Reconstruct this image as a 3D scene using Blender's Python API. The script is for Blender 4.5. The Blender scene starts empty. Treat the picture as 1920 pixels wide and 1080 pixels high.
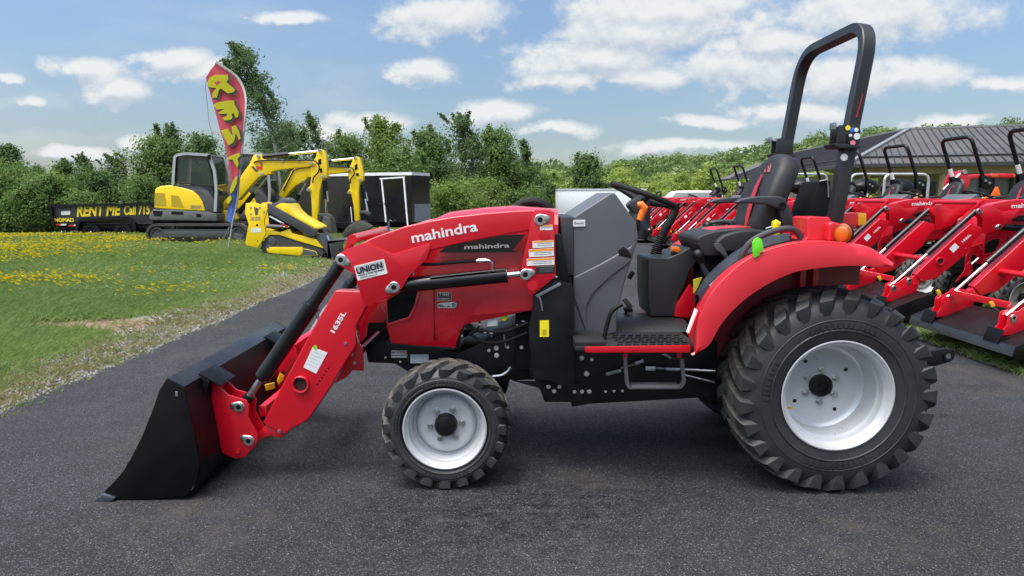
import bpy, bmesh, math, random
import numpy as np
from mathutils import Vector, Matrix
C = bpy.context.scene.collection
SC = bpy.context.scene
rad = math.radians
# ------------------------------------------------------------------ camera, sky, sun, exposure
F = 1280.0                      # 24 mm lens on a 36 mm frame, in photo pixels
HC = 1.535                      # eye height
HOR = 368.0
PIT = math.atan((540 - HOR) / F); CP, SP = math.cos(PIT), math.sin(PIT)
cam = bpy.data.cameras.new('camera'); cam.lens = 24; cam.sensor_width = 36
cam.clip_start = 0.05; cam.clip_end = 2000
co = bpy.data.objects.new('camera', cam); C.objects.link(co)
co.location = (0, 0, HC); co.rotation_euler = (rad(90) - PIT, 0, 0)
SC.camera = co
SUN_EL, SUN_AZ = 70, 232        # azimuth clockwise from +Y: high, to the left and a little behind the camera
w = bpy.data.worlds.new('World'); SC.world = w; w.use_nodes = True
sd = bpy.data.lights.new('sun', 'SUN'); sd.energy = 1.5; sd.angle = rad(20); sd.color = (1, .955, .89)
so = bpy.data.objects.new('sun', sd); C.objects.link(so)
_a, _e = rad(SUN_AZ), rad(SUN_EL)
sdir = Vector((math.sin(_a) * math.cos(_e), math.cos(_a) * math.cos(_e), math.sin(_e)))
so.rotation_euler = sdir.to_track_quat('Z', 'Y').to_euler()
SC.view_settings.view_transform = 'Standard'; SC.view_settings.look = 'None'
SC.view_settings.exposure = 0.84; SC.view_settings.gamma = 1.0

def ray(px, py):
    x = (px - 960) / F; y = (540 - py) / F
    return x, CP + y * SP, -SP + y * CP
def W(px, py, Y):               # the point at depth Y seen at a photo pixel
    d = ray(px, py); t = Y / d[1]
    return Vector((d[0] * t, Y, HC + d[2] * t))
def G(px, py, z=0.0):           # the point on a level plane
    d = ray(px, py); t = (z - HC) / d[2]
    return Vector((d[0] * t, d[1] * t, z))
def reg(x0, y0, s):
    return lambda *p: [(x0 + a / s, y0 + b / s) for a, b in p]
rA = reg(160, 380, 1.8617); rB = reg(560, 360, 3.176); rC = reg(660, 560, 2.919); rD = reg(1000, 320, 2.348)
rE = reg(1180, 20, 2.0); rF = reg(1240, 380, 1.929); rG = reg(160, 560, 2.7); rH = reg(380, 540, 3.176)
rI = reg(1660, 340, 3.177); rJ = reg(1180, 420, 4.153); rK = reg(1460, 20, 3.6); rL = reg(1360, 220, 5.4)
rM = reg(260, 260, 4.91); rN = reg(400, 260, 4.5); rO = reg(0, 60, 2.571); rQ = reg(560, 200, 3.2)
rS = reg(1400, 220, 3.692); rT = reg(1520, 360, 3.375); rP = reg(0, 0, 1)
def XZ(pts, Y):
    o = []
    for p in pts:
        v = W(p[0], p[1], Y); o.append((v.x, v.z))
    return o

# ------------------------------------------------------------------ sky
def build_world():
    nt = w.node_tree; nt.nodes.clear()
    N = lambda t, **k: _n(nt, t, k)
    out = N('ShaderNodeOutputWorld'); bg = N('ShaderNodeBackground'); bg.inputs['Strength'].default_value = 1.0
    nt.links.new(bg.outputs[0], out.inputs[0])
    sky = N('ShaderNodeTexSky'); sky.sky_type = 'NISHITA'; sky.sun_disc = False
    sky.sun_elevation = rad(SUN_EL); sky.sun_rotation = rad(SUN_AZ); sky.air_density = 1.0; sky.dust_density = .8; sky.ozone_density = 2.2
    L = nt.links.new
    sc = N('ShaderNodeVectorMath', operation='SCALE'); sc.inputs['Scale'].default_value = 0.090
    L(sky.outputs[0], sc.inputs[0])
    tc = N('ShaderNodeTexCoord'); sep = N('ShaderNodeSeparateXYZ'); L(tc.outputs['Generated'], sep.inputs[0])
    def M(op, a, b=None, c=None, clamp=False):
        n = N('ShaderNodeMath', operation=op); n.use_clamp = clamp
        for i, v in enumerate((a, b, c)):
            if v is None: continue
            if isinstance(v, (int, float)): n.inputs[i].default_value = v
            else: L(v, n.inputs[i])
        return n.outputs[0]
    ay = M('MAXIMUM', M('ABSOLUTE', sep.outputs[1]), 0.08)
    u = M('DIVIDE', sep.outputs[0], ay); v = M('DIVIDE', sep.outputs[2], ay)
    cv = N('ShaderNodeCombineXYZ'); L(u, cv.inputs[0]); L(v, cv.inputs[1]); L(M('MULTIPLY', sep.outputs[1], .4), cv.inputs[2])
    def noise(scale, det, rough, sx=1., sy=1., off=(0, 0, 0)):
        mp = N('ShaderNodeMapping'); mp.inputs['Scale'].default_value = (sx, sy, 1); mp.inputs['Location'].default_value = off
        L(cv.outputs[0], mp.inputs[0])
        n = N('ShaderNodeTexNoise'); n.inputs['Scale'].default_value = scale; n.inputs['Detail'].default_value = det
        n.inputs['Roughness'].default_value = rough; L(mp.outputs[0], n.inputs['Vector'])
        return n.outputs[0]
    n2 = noise(3.4, 6, .58, .8, 2.2, (3, 7, 1))
    gr = N('ShaderNodeMapRange'); L(v, gr.inputs[0]); gr.inputs[1].default_value = 0; gr.inputs[2].default_value = .30; gr.inputs[3].default_value = .54; gr.inputs[4].default_value = 1
    s2 = N('ShaderNodeVectorMath', operation='SCALE'); L(sc.outputs[0], s2.inputs[0]); L(gr.outputs[0], s2.inputs['Scale'])
    # cumulus: (px, py, half width, half height) of each cloud as the photo shows it
    cl = [(160, 130, 74, 22), (215, 165, 50, 24), (330, 112, 80, 22), (400, 130, 60, 22), (785, 132, 60, 24), (1110, 110, 130, 40), (1200, 150, 110, 30), (1060, 150, 80, 22),
          (1395, 130, 150, 44), (1180, 55, 160, 34), (1730, 145, 120, 36), (940, 215, 90, 24), (1040, 245, 90, 16), (860, 35, 140, 36), (1560, 150, 140, 44),
          (1260, 20, 260, 44), (1650, 25, 200, 44), (1320, 228, 80, 14), (140, 285, 70, 14), (55, 195, 40, 13), (300, 262, 50, 14), (700, 235, 80, 26),
          (1800, 232, 110, 16), (1500, 215, 100, 22), (1270, 275, 150, 14), (620, 250, 60, 20), (1880, 165, 90, 22), (15, 150, 30, 12), (1440, 80, 120, 30), (540, 30, 60, 12)]
    def density(dv):                   # cloud thickness, looked up a little higher by dv
        sv = N('ShaderNodeVectorMath', operation='ADD'); L(cv.outputs[0], sv.inputs[0]); sv.inputs[1].default_value = (0, dv, 0)
        def nz(scale, det, rough, sy, off):
            mp = N('ShaderNodeMapping'); mp.inputs['Scale'].default_value = (1, sy, 1); mp.inputs['Location'].default_value = off; L(sv.outputs[0], mp.inputs[0])
            n = N('ShaderNodeTexNoise'); n.inputs['Scale'].default_value = scale; n.inputs['Detail'].default_value = det; n.inputs['Roughness'].default_value = rough; L(mp.outputs[0], n.inputs['Vector']); return n.outputs[0]
        n1, n3 = nz(7, 8, .6, 1.5, (0, 0, 0)), nz(17, 6, .6, 1.3, (9, 2, 4))
        wv = N('ShaderNodeVectorMath', operation='ADD'); wc = N('ShaderNodeCombineXYZ'); L(M('MULTIPLY', M('SUBTRACT', n3, .5), .06), wc.inputs[0]); L(M('MULTIPLY', M('SUBTRACT', n1, .5), .05), wc.inputs[1])
        L(sv.outputs[0], wv.inputs[0]); L(wc.outputs[0], wv.inputs[1]); dm = None
        for (px, py, a, b) in cl:
            d = ray(px, py); s = N('ShaderNodeVectorMath', operation='SUBTRACT'); L(wv.outputs[0], s.inputs[0]); s.inputs[1].default_value = (d[0] / d[1], d[2] / d[1], 0)
            m = N('ShaderNodeVectorMath', operation='MULTIPLY'); L(s.outputs[0], m.inputs[0]); m.inputs[1].default_value = (F / a / 1.2, F / b / 1.2, 0)
            l = N('ShaderNodeVectorMath', operation='LENGTH'); L(m.outputs[0], l.inputs[0]); dm = l.outputs['Value'] if dm is None else M('MINIMUM', dm, l.outputs['Value'])
        return M('ADD', M('SUBTRACT', 1.0, dm), M('ADD', M('MULTIPLY', M('SUBTRACT', n1, .5), 2.3), M('MULTIPLY', M('SUBTRACT', n3, .5), 1.3)))
    den, den_up = density(0), density(.014)
    mr = N('ShaderNodeMapRange'); mr.interpolation_type = 'SMOOTHSTEP'; mr.inputs[1].default_value = -.08; mr.inputs[2].default_value = .55; mr.inputs[4].default_value = .96
    L(den, mr.inputs[0])
    # thin veil, thicker towards the horizon
    hz = N('ShaderNodeMapRange'); L(v, hz.inputs[0]); hz.inputs[1].default_value = .34; hz.inputs[2].default_value = .0; hz.inputs[3].default_value = -.10; hz.inputs[4].default_value = .25
    vr = N('ShaderNodeMapRange'); vr.interpolation_type = 'SMOOTHSTEP'; L(M('ADD', n2, hz.outputs[0]), vr.inputs[0])
    vr.inputs[1].default_value = .46; vr.inputs[2].default_value = .95; vr.inputs[4].default_value = .28
    mask = M('MAXIMUM', mr.outputs[0], vr.outputs[0])
    # cloud brightness: white tops, greyer bellies
    br = N('ShaderNodeMapRange'); L(M('SUBTRACT', den, den_up), br.inputs[0])
    br.inputs[1].default_value = -.42; br.inputs[2].default_value = .34; br.inputs[3].default_value = 0; br.inputs[4].default_value = 1
    cm = N('ShaderNodeMix', data_type='RGBA'); L(br.outputs[0], cm.inputs[0])
    cm.inputs[6].default_value = (.31, .35, .40, 1); cm.inputs[7].default_value = (.48, .495, .495, 1)
    fm = N('ShaderNodeMix', data_type='RGBA'); L(mask, fm.inputs[0]); L(s2.outputs[0], fm.inputs[6]); L(cm.outputs[2], fm.inputs[7])
    # thin-cloud glow round the sun, added unseen above the frame as soft overhead light
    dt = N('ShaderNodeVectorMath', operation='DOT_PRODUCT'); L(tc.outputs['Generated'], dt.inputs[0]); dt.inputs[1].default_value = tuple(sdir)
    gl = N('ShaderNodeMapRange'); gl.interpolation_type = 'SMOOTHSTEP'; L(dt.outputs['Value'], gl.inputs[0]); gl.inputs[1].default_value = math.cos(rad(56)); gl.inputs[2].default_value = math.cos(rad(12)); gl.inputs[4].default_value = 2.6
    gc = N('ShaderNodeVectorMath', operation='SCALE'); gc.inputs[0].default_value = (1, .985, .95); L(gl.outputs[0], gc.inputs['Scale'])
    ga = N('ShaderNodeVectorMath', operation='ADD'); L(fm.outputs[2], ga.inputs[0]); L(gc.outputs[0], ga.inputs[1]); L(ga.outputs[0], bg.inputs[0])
def _n(nt, t, k):
    n = nt.nodes.new(t)
    for a, b in k.items(): setattr(n, a, b)
    return n
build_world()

# ------------------------------------------------------------------ materials
MATS = {}
def mat(name, col, rough=.5, metal=0., coat=0., var=.12, scale=6., bump=0., bscale=120., spec=.5, trans=0., alpha=1., rvar=.1, emit=None):
    if name in MATS: return MATS[name]
    m = bpy.data.materials.new(name); m.use_nodes = True; MATS[name] = m
    nt = m.node_tree; p = nt.nodes['Principled BSDF']; L = nt.links.new
    p.inputs['Base Color'].default_value = (*col, 1); p.inputs['Roughness'].default_value = rough
    p.inputs['Metallic'].default_value = metal; p.inputs['Coat Weight'].default_value = coat; p.inputs['Coat Roughness'].default_value = .12
    p.inputs['Specular IOR Level'].default_value = spec; p.inputs['Transmission Weight'].default_value = trans; p.inputs['Alpha'].default_value = alpha
    tc = _n(nt, 'ShaderNodeTexCoord', {})
    if var or rvar:
        n = _n(nt, 'ShaderNodeTexNoise', {}); n.inputs['Scale'].default_value = scale; n.inputs['Detail'].default_value = 6; n.inputs['Roughness'].default_value = .65
        L(tc.outputs['Object'], n.inputs['Vector'])
        if var:
            r = _n(nt, 'ShaderNodeMapRange', {}); L(n.outputs[0], r.inputs[0]); r.inputs[1].default_value = .3; r.inputs[2].default_value = .7
            r.inputs[3].default_value = 1 - var; r.inputs[4].default_value = 1 + var
            v = _n(nt, 'ShaderNodeVectorMath', {'operation': 'SCALE'}); v.inputs[0].default_value = col; L(r.outputs[0], v.inputs['Scale']); L(v.outputs[0], p.inputs['Base Color'])
        if rvar:
            q = _n(nt, 'ShaderNodeMapRange', {}); L(n.outputs[0], q.inputs[0]); q.inputs[1].default_value = .3; q.inputs[2].default_value = .7
            q.inputs[3].default_value = max(.02, rough - rvar); q.inputs[4].default_value = min(1, rough + rvar); L(q.outputs[0], p.inputs['Roughness'])
    if bump:
        n = _n(nt, 'ShaderNodeTexNoise', {}); n.inputs['Scale'].default_value = bscale; n.inputs['Detail'].default_value = 3
        L(tc.outputs['Object'], n.inputs['Vector']); b = _n(nt, 'ShaderNodeBump', {}); b.inputs['Strength'].default_value = bump; b.inputs['Distance'].default_value = .003
        L(n.outputs[0], b.inputs['Height']); L(b.outputs[0], p.inputs['Normal'])
    return m
RED = mat('red_paint', (.52, .003, .014), .32, coat=.5, var=.05, scale=3, rvar=.06)
REDH = mat('red_hood_paint', (.55, .005, .018), .28, coat=.6, var=.05, scale=3, rvar=.05)
REDF = mat('red_fender_plastic', (.54, .016, .028), .42, coat=.15, var=.06, scale=5)
BLK = mat('black_paint', (.006, .006, .007), .42, var=.25, spec=.3)
BLKM = mat('black_matt', (.006, .006, .007), .65, var=.2, spec=.2)
BUCK = mat('bucket_black_paint', (.0045, .0045, .005), .40, var=.3, scale=4, rvar=.1, spec=.22)
CYL = mat('black_cylinder_gloss', (.006, .006, .007), .3, coat=.12, var=.1, spec=.4)
CHR = mat('chrome_rod', (.75, .76, .78), .12, metal=1., var=.04)
ZINC = mat('zinc_plate', (.55, .56, .55), .35, metal=1., var=.15, scale=30)
STEEL = mat('bare_steel', (.32, .34, .36), .4, metal=.9, var=.2, scale=20)
CUTE = mat('worn_steel_edge', (.12, .14, .17), .38, metal=.8, var=.25, scale=15)
GRYP = mat('grey_cowl_plastic', (.080, .087, .096), .46, var=.08, bump=.12, bscale=350)
DGP = mat('dark_grey_plastic', (.026, .029, .034), .5, var=.12, bump=.12, bscale=300)
RUBM = mat('black_rubber', (.009, .009, .009), .7, var=.2, bump=.1, spec=.3)
SEATM = mat('black_vinyl', (.013, .0135, .016), .58, var=.15, bump=.18, bscale=500)
SEATR = mat('red_vinyl', (.36, .02, .03), .5, var=.1, bump=.15, bscale=500)
RIMM = mat('silver_rim_paint', (.49, .50, .515), .34, metal=.3, var=.04, scale=8)
RIMF = mat('silver_front_rim_paint', (.50, .51, .52), .36, metal=.15, var=.04, scale=8)
WHT = mat('white_sticker', (.68, .69, .68), .45, var=.05)
LETW = mat('white_lettering', (.80, .80, .80), .4, var=.02)
LETS = mat('silver_lettering', (.80, .80, .81), .3, metal=.15, var=.03)
YEL = mat('yellow_sticker', (.80, .66, .01), .45, var=.05)
ORS = mat('orange_sticker_band', (.80, .28, .01), .45, var=.05)
BLST = mat('black_sticker', (.012, .012, .012), .4, var=.1)
GRYT = mat('grey_print', (.12, .12, .12), .5, var=.1)
YHAN = mat('yellow_handle_paint', (.72, .36, .01), .4, var=.1)
ORK = mat('orange_knob_plastic', (.80, .16, .01), .4, var=.06)
AMB = mat('amber_lens', (.62, .13, .003), .15, coat=.4, var=.1, trans=.15)
AMBY = mat('amber_yellow_lens', (.80, .42, .02), .15, coat=.5, var=.06, trans=.2)
GRN = mat('green_plastic_tag', (.14, .66, .02), .4, var=.06)
BLU = mat('blue_sticker', (.02, .13, .55), .4, var=.05)
PNK = mat('pink_sticker', (.70, .18, .26), .4, var=.05)
TYRS = mat('tyre_sidewall_rubber', (.021, .022, .024), .58, var=.30, scale=9, bump=.25, bscale=90)
EXY = mat('machine_yellow_paint', (.88, .60, .008), .36, coat=.3, var=.05)
EXG = mat('machine_grey_paint', (.075, .08, .085), .45, var=.1)
EXLG = mat('cab_frame_grey', (.36, .38, .40), .4, var=.06)
TRB = mat('trailer_black_panel', (.012, .012, .014), .14, coat=.5, var=.1)
ALU = mat('aluminium_trim', (.72, .73, .74), .35, metal=.5, var=.05)
WBOX = mat('white_trailer_panel', (.80, .82, .82), .4, var=.04)
def glass_mat(name, col, alpha):
    m = mat(name, col, .04, var=0, rvar=0, spec=.9); nt = m.node_tree; p = nt.nodes['Principled BSDF']
    p.inputs['Alpha'].default_value = alpha; return m
GLS = glass_mat('cab_glass', (.035, .055, .05), .42)

def tread_mat():
    m = mat('tyre_tread_rubber', (.030, .029, .028), .7, var=0, rvar=0); nt = m.node_tree; p = nt.nodes['Principled BSDF']; L = nt.links.new
    tc = _n(nt, 'ShaderNodeTexCoord', {}); n = _n(nt, 'ShaderNodeTexNoise', {}); n.inputs['Scale'].default_value = 14; n.inputs['Detail'].default_value = 8; n.inputs['Roughness'].default_value = .7
    L(tc.outputs['Object'], n.inputs['Vector']); r = _n(nt, 'ShaderNodeValToRGB', {}); L(n.outputs[0], r.inputs[0])
    e = r.color_ramp.elements; e[0].position = .34; e[0].color = (.022, .0215, .021, 1); e[1].position = .72; e[1].color = (.125, .112, .092, 1)
    L(r.outputs[0], p.inputs['Base Color'])
    n2 = _n(nt, 'ShaderNodeTexNoise', {}); n2.inputs['Scale'].default_value = 70; n2.inputs['Detail'].default_value = 4; L(tc.outputs['Object'], n2.inputs['Vector'])
    b = _n(nt, 'ShaderNodeBump', {}); b.inputs['Strength'].default_value = .4; b.inputs['Distance'].default_value = .004; L(n2.outputs[0], b.inputs['Height']); L(b.outputs[0], p.inputs['Normal'])
    return m
TREAD = tread_mat()

# ------------------------------------------------------------------ mesh helpers
YC = 4.08                       # centre line of the red tractor (it stands square to the view)
ORG = Vector((0, 0, 0))         # base of the thing being built; part meshes are stored relative to it
class B:
    def __init__(s, mirror=None): s.bm = bmesh.new(); s.mi = 0; s.mir = mirror
    def v(s, x, y, z):
        if s.mir is not None: y = 2 * s.mir - y
        return s.bm.verts.new((x, y, z))
    def f(s, vs):
        try:
            f = s.bm.faces.new(vs); f.material_index = s.mi; return f
        except ValueError: return None
    def _bev(s, fs, bev, seg, ang=25):
        if not bev: return
        bmesh.ops.recalc_face_normals(s.bm, faces=[f for f in fs if f])
        es = set()
        for f in fs:
            if f: es.update(f.edges)
        es = [e for e in es if len(e.link_faces) == 2 and e.calc_face_angle(0) > rad(ang)]
        bmesh.ops.bevel(s.bm, geom=es, offset=bev, offset_type='OFFSET', segments=seg, profile=.6, affect='EDGES', clamp_overlap=True)
    def prism(s, xz, y0, y1, bev=0, seg=2, shear=None):
        a = [s.v(x, y0, z) for x, z in xz]
        b = [s.v(x, y1, z) for x, z in (shear or xz)]
        n = len(a); fs = [s.f(a), s.f(b[::-1])]
        for i in range(n): fs.append(s.f([a[i], b[i], b[(i + 1) % n], a[(i + 1) % n]]))
        s._bev(fs, bev, seg); return s
    def box(s, p0, p1, bev=0, seg=2):
        x0, y0, z0 = p0; x1, y1, z1 = p1
        return s.prism([(x0, z0), (x1, z0), (x1, z1), (x0, z1)], y0, y1, bev, seg)
    def hexa(s, c8, bev=0, seg=2):       # eight corners: bottom ring of four, then top ring
        v = [s.v(*p) for p in c8]
        fs = [s.f([v[i] for i in q]) for q in ((3, 2, 1, 0), (4, 5, 6, 7), (0, 1, 5, 4), (1, 2, 6, 5), (2, 3, 7, 6), (3, 0, 4, 7))]
        s._bev(fs, bev, seg); return s
    def beam(s, p, q, wd, ht, up=(0, 0, 1), bev=0):
        p, q = Vector(p), Vector(q); d = (q - p).normalized(); u = Vector(up); sd_ = d.cross(u)
        if sd_.length < 1e-4: sd_ = d.cross(Vector((0, 1, 0)))
        sd_.normalize(); u = sd_.cross(d).normalized()
        a, b = sd_ * wd / 2, u * ht / 2
        return s.hexa([p - a - b, p + a - b, q + a - b, q - a - b, p - a + b, p + a + b, q + a + b, q - a + b], bev)
    def sweep(s, pts, prof, closed=False, up=(0, 1, 0)):   # prof: list of (side, up) offsets
        pts = [Vector(p) for p in pts]; n = len(pts); rings = []; ref = Vector(up)
        for i, p in enumerate(pts):
            if closed: d = pts[(i + 1) % n] - pts[i - 1]
            else: d = pts[min(i + 1, n - 1)] - pts[max(i - 1, 0)]
            d.normalize(); sd_ = d.cross(ref)
            if sd_.length < 1e-4: sd_ = d.cross(Vector((.3, .1, 1)))
            sd_.normalize(); u = sd_.cross(d).normalized()
            pr = prof(i / max(1, n - 1)) if callable(prof) else prof
            rings.append([s.v(*(p + sd_ * a + u * b)) for a, b in pr])
        m = len(rings[0])
        for i in range(n if closed else n - 1):
            r0, r1 = rings[i], rings[(i + 1) % n]
            for j in range(m): s.f([r0[j], r0[(j + 1) % m], r1[(j + 1) % m], r1[j]])
        if not closed: s.f(rings[0][::-1]); s.f(rings[-1])
        return s
    def tube(s, pts, r, seg=10, closed=False, up=(.05, .1, 1)):
        if isinstance(r, (int, float)): pr = [(r * math.cos(2 * math.pi * k / seg), r * math.sin(2 * math.pi * k / seg)) for k in range(seg)]
        else:
            rs = list(r); n = len(pts) - 1
            def pr(t):
                x = t * n; i = min(int(x), n - 1) if n else 0; rr = rs[i] + (rs[min(i + 1, n)] - rs[i]) * (x - i)
                return [(rr * math.cos(2 * math.pi * k / seg), rr * math.sin(2 * math.pi * k / seg)) for k in range(seg)]
        d = Vector(pts[-1]) - Vector(pts[0])
        if abs(d.normalized().z) > .9 and up == (.05, .1, 1): up = (.1, 1, .05)
        return s.sweep(pts, pr, closed, up)
    def cyl(s, p, q, r, seg=16, r2=None): return s.tube([p, q], [r, r if r2 is None else r2], seg)
    def lathe(s, prof, cx, cz, seg=48, closed=True):       # profile (y, r) turned about a line along Y
        rings = []
        for y, r in prof:
            if r < 1e-5: rings.append([s.v(cx, y, cz)])
            else: rings.append([s.v(cx + r * math.cos(2 * math.pi * k / seg), y, cz + r * math.sin(2 * math.pi * k / seg)) for k in range(seg)])
        for a, b in zip(rings[:-1], rings[1:]):
            for k in range(seg):
                k2 = (k + 1) % seg
                if len(a) == 1: s.f([a[0], b[k2], b[k]])
                elif len(b) == 1: s.f([a[k], a[k2], b[0]])
                else: s.f([a[k], a[k2], b[k2], b[k]])
        return s
    def loft(s, rows, closed=False):
        R = [[s.v(*p) for p in r] for r in rows]
        for a, b in zip(R[:-1], R[1:]):
            n = len(a)
            for j in range(n if closed else n - 1): s.f([a[j], a[(j + 1) % n], b[(j + 1) % n], b[j]])
        return R
    def ball(s, c, r, sx=1, sy=1, sz=1, seg=14):
        n = seg // 2; rows = []
        for i in range(n + 1):
            t = math.pi * i / n; rows.append([(c[0] + r * sx * math.sin(t) * math.cos(2 * math.pi * k / seg), c[1] + r * sy * math.sin(t) * math.sin(2 * math.pi * k / seg), c[2] + r * sz * math.cos(t)) for k in range(seg)])
        s.loft(rows, True); bmesh.ops.remove_doubles(s.bm, verts=s.bm.verts[-seg * (n + 1):], dist=1e-6); return s
    def out(s, name, mats, parent=None, smooth=32, sol=0, weld=True):
        bm = s.bm
        if weld: bmesh.ops.remove_doubles(bm, verts=bm.verts, dist=1e-6)
        if sol:
            bmesh.ops.recalc_face_normals(bm, faces=bm.faces); bmesh.ops.solidify(bm, geom=bm.faces[:], thickness=sol)
        bmesh.ops.recalc_face_normals(bm, faces=bm.faces)
        bmesh.ops.translate(bm, verts=bm.verts, vec=-ORG)
        me = bpy.data.meshes.new(name); bm.to_mesh(me); bm.free()
        for m in (mats if isinstance(mats, (list, tuple)) else [mats]): me.materials.append(m)
        if smooth is not None:
            me.shade_smooth(); me.set_sharp_from_angle(angle=rad(smooth))
        return link(name, me, parent)
def link(name, me, parent=None):
    o = bpy.data.objects.new(name, me); C.objects.link(o)
    if parent is not None: o.parent = parent
    else: o.location = ORG
    return o
def thing(name, label, cat, loc, group=None):
    global ORG
    ORG = Vector(loc)
    o = bpy.data.objects.new(name, None); C.objects.link(o); o.location = ORG; o.empty_display_size = .2
    return tag(o, label, cat, group)
def tag(o, label=None, cat=None, group=None, kind=None):
    for k, v in (('label', label), ('category', cat), ('group', group), ('kind', kind)):
        if v: o[k] = v
    return o
def sub(parent, name):                # an empty joint for a part made of sub-parts
    o = bpy.data.objects.new(name, None); C.objects.link(o); o.parent = parent; return o
def copy_tree(o, parent=None, skip=()):
    c = o.copy(); C.objects.link(c); c.parent = parent
    for ch in list(o.children):
        if ch.name.split('.')[0] not in skip: copy_tree(ch, c, skip)
    return c
def fillet(pts, r, n=6):
    pts = [Vector(p) for p in pts]; o = [pts[0]]
    for a, b, c in zip(pts[:-2], pts[1:-1], pts[2:]):
        d1 = (a - b); d2 = (c - b); rr = min(r, d1.length * .48, d2.length * .48)
        p, q = b + d1.normalized() * rr, b + d2.normalized() * rr
        for k in range(n + 1):
            t = k / n; o.append(p * (1 - t) ** 2 + b * 2 * t * (1 - t) + q * t * t)
    o.append(pts[-1]); return o
def smooth_path(pts, n=6):            # Catmull-Rom
    pts = [Vector(p) for p in pts]; P_ = [pts[0] * 2 - pts[1]] + pts + [pts[-1] * 2 - pts[-2]]; o = []
    for i in range(1, len(P_) - 2):
        a, b, c, d = P_[i - 1:i + 3]
        for k in range(n):
            t = k / n; o.append(.5 * ((2 * b) + (c - a) * t + (2 * a - 5 * b + 4 * c - d) * t * t + (3 * b - a - 3 * c + d) * t ** 3))
    o.append(pts[-1]); return o
def sm2(pts, n=5): return [(p.x, p.z) for p in smooth_path([(x, 0, z) for x, z in pts], n)]
def text(s, p0, p1, parent, m, name='lettering', height=None, bold=0., shear=0., mirror=False, ext=.001, nrm=(0, -1, 0), two=False):
    """lettering whose base line runs from p0 to p1 (world points), standing proud on the side nrm"""
    cu = bpy.data.curves.new(name, 'FONT'); cu.body = s; cu.extrude = ext; cu.offset = bold; cu.shear = shear; cu.resolution_u = 3
    o = bpy.data.objects.new(name, cu); C.objects.link(o)
    bpy.context.view_layer.update()
    me = bpy.data.meshes.new_from_object(o.evaluated_get(bpy.context.evaluated_depsgraph_get()))
    bpy.data.objects.remove(o); bpy.data.curves.remove(cu)
    n = len(me.vertices); a = np.empty(n * 3); me.vertices.foreach_get('co', a); a = a.reshape(-1, 3)
    x0, x1 = a[:, 0].min(), a[:, 0].max(); y1 = a[:, 1].max()
    p0, p1 = Vector(p0), Vector(p1); d = p1 - p0; ln = d.length; d.normalize(); nn = Vector(nrm).normalized(); up = nn.cross(d).normalized()
    sx = ln / (x1 - x0); sy = sx if height is None else height / y1
    o_ = np.array(p0 - ORG); dv, uv, nv = np.array(d), np.array(up), np.array(nn)
    t = (a[:, 0] - x0) * sx
    if mirror: t = ln - t
    b = o_ + np.outer(t, dv) + np.outer(a[:, 1] * sy, uv) + np.outer(a[:, 2], nv)
    me.vertices.foreach_set('co', b.ravel()); me.materials.clear(); me.materials.append(m); me.update()
    return link(name, me, parent)
def quad_plate(b, px4, Y, th=.002):   # a thin flat label on a plane of constant Y, facing the camera
    b.prism(XZ(px4, Y), Y - th, Y)
# ------------------------------------------------------------------ ground and lane
rng = np.random.default_rng(7)
XL = -3.66
def xr(y): return 4.36 + np.clip(np.asarray(y) - 7, 0, 60) * .055
def sst(a, b, x):
    t = np.clip((np.asarray(x, float) - a) / (b - a), 0, 1); return t * t * (3 - 2 * t)
def wob(x, y): return (np.sin(x * 3.1 + y * 1.7) + np.sin(x * 7.3 - y * 5.1 + 1) * .6 + np.sin(y * 11.7 + x * 2.2) * .5 + np.sin(y * 2.3) * .9) / 3
def edge_d(x, y): return np.maximum(XL - x, x - xr(y))          # metres outside the lane
def hgt(x, y):
    d = edge_d(x, y)
    h = -.04 + sst(-.3, .35, d) * .065 + wob(x, y) * .012 * sst(-.4, .1, d)
    h = h + .18 * sst(9, 20, y) * sst(.6, 5, XL - x) - .40 * sst(21.5, 25.5, y) * sst(5.5, 9, XL - x) + .02 * np.sin(x * .9 + 1) * np.sin(y * .7) * sst(.5, 3, d)
    return h
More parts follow.
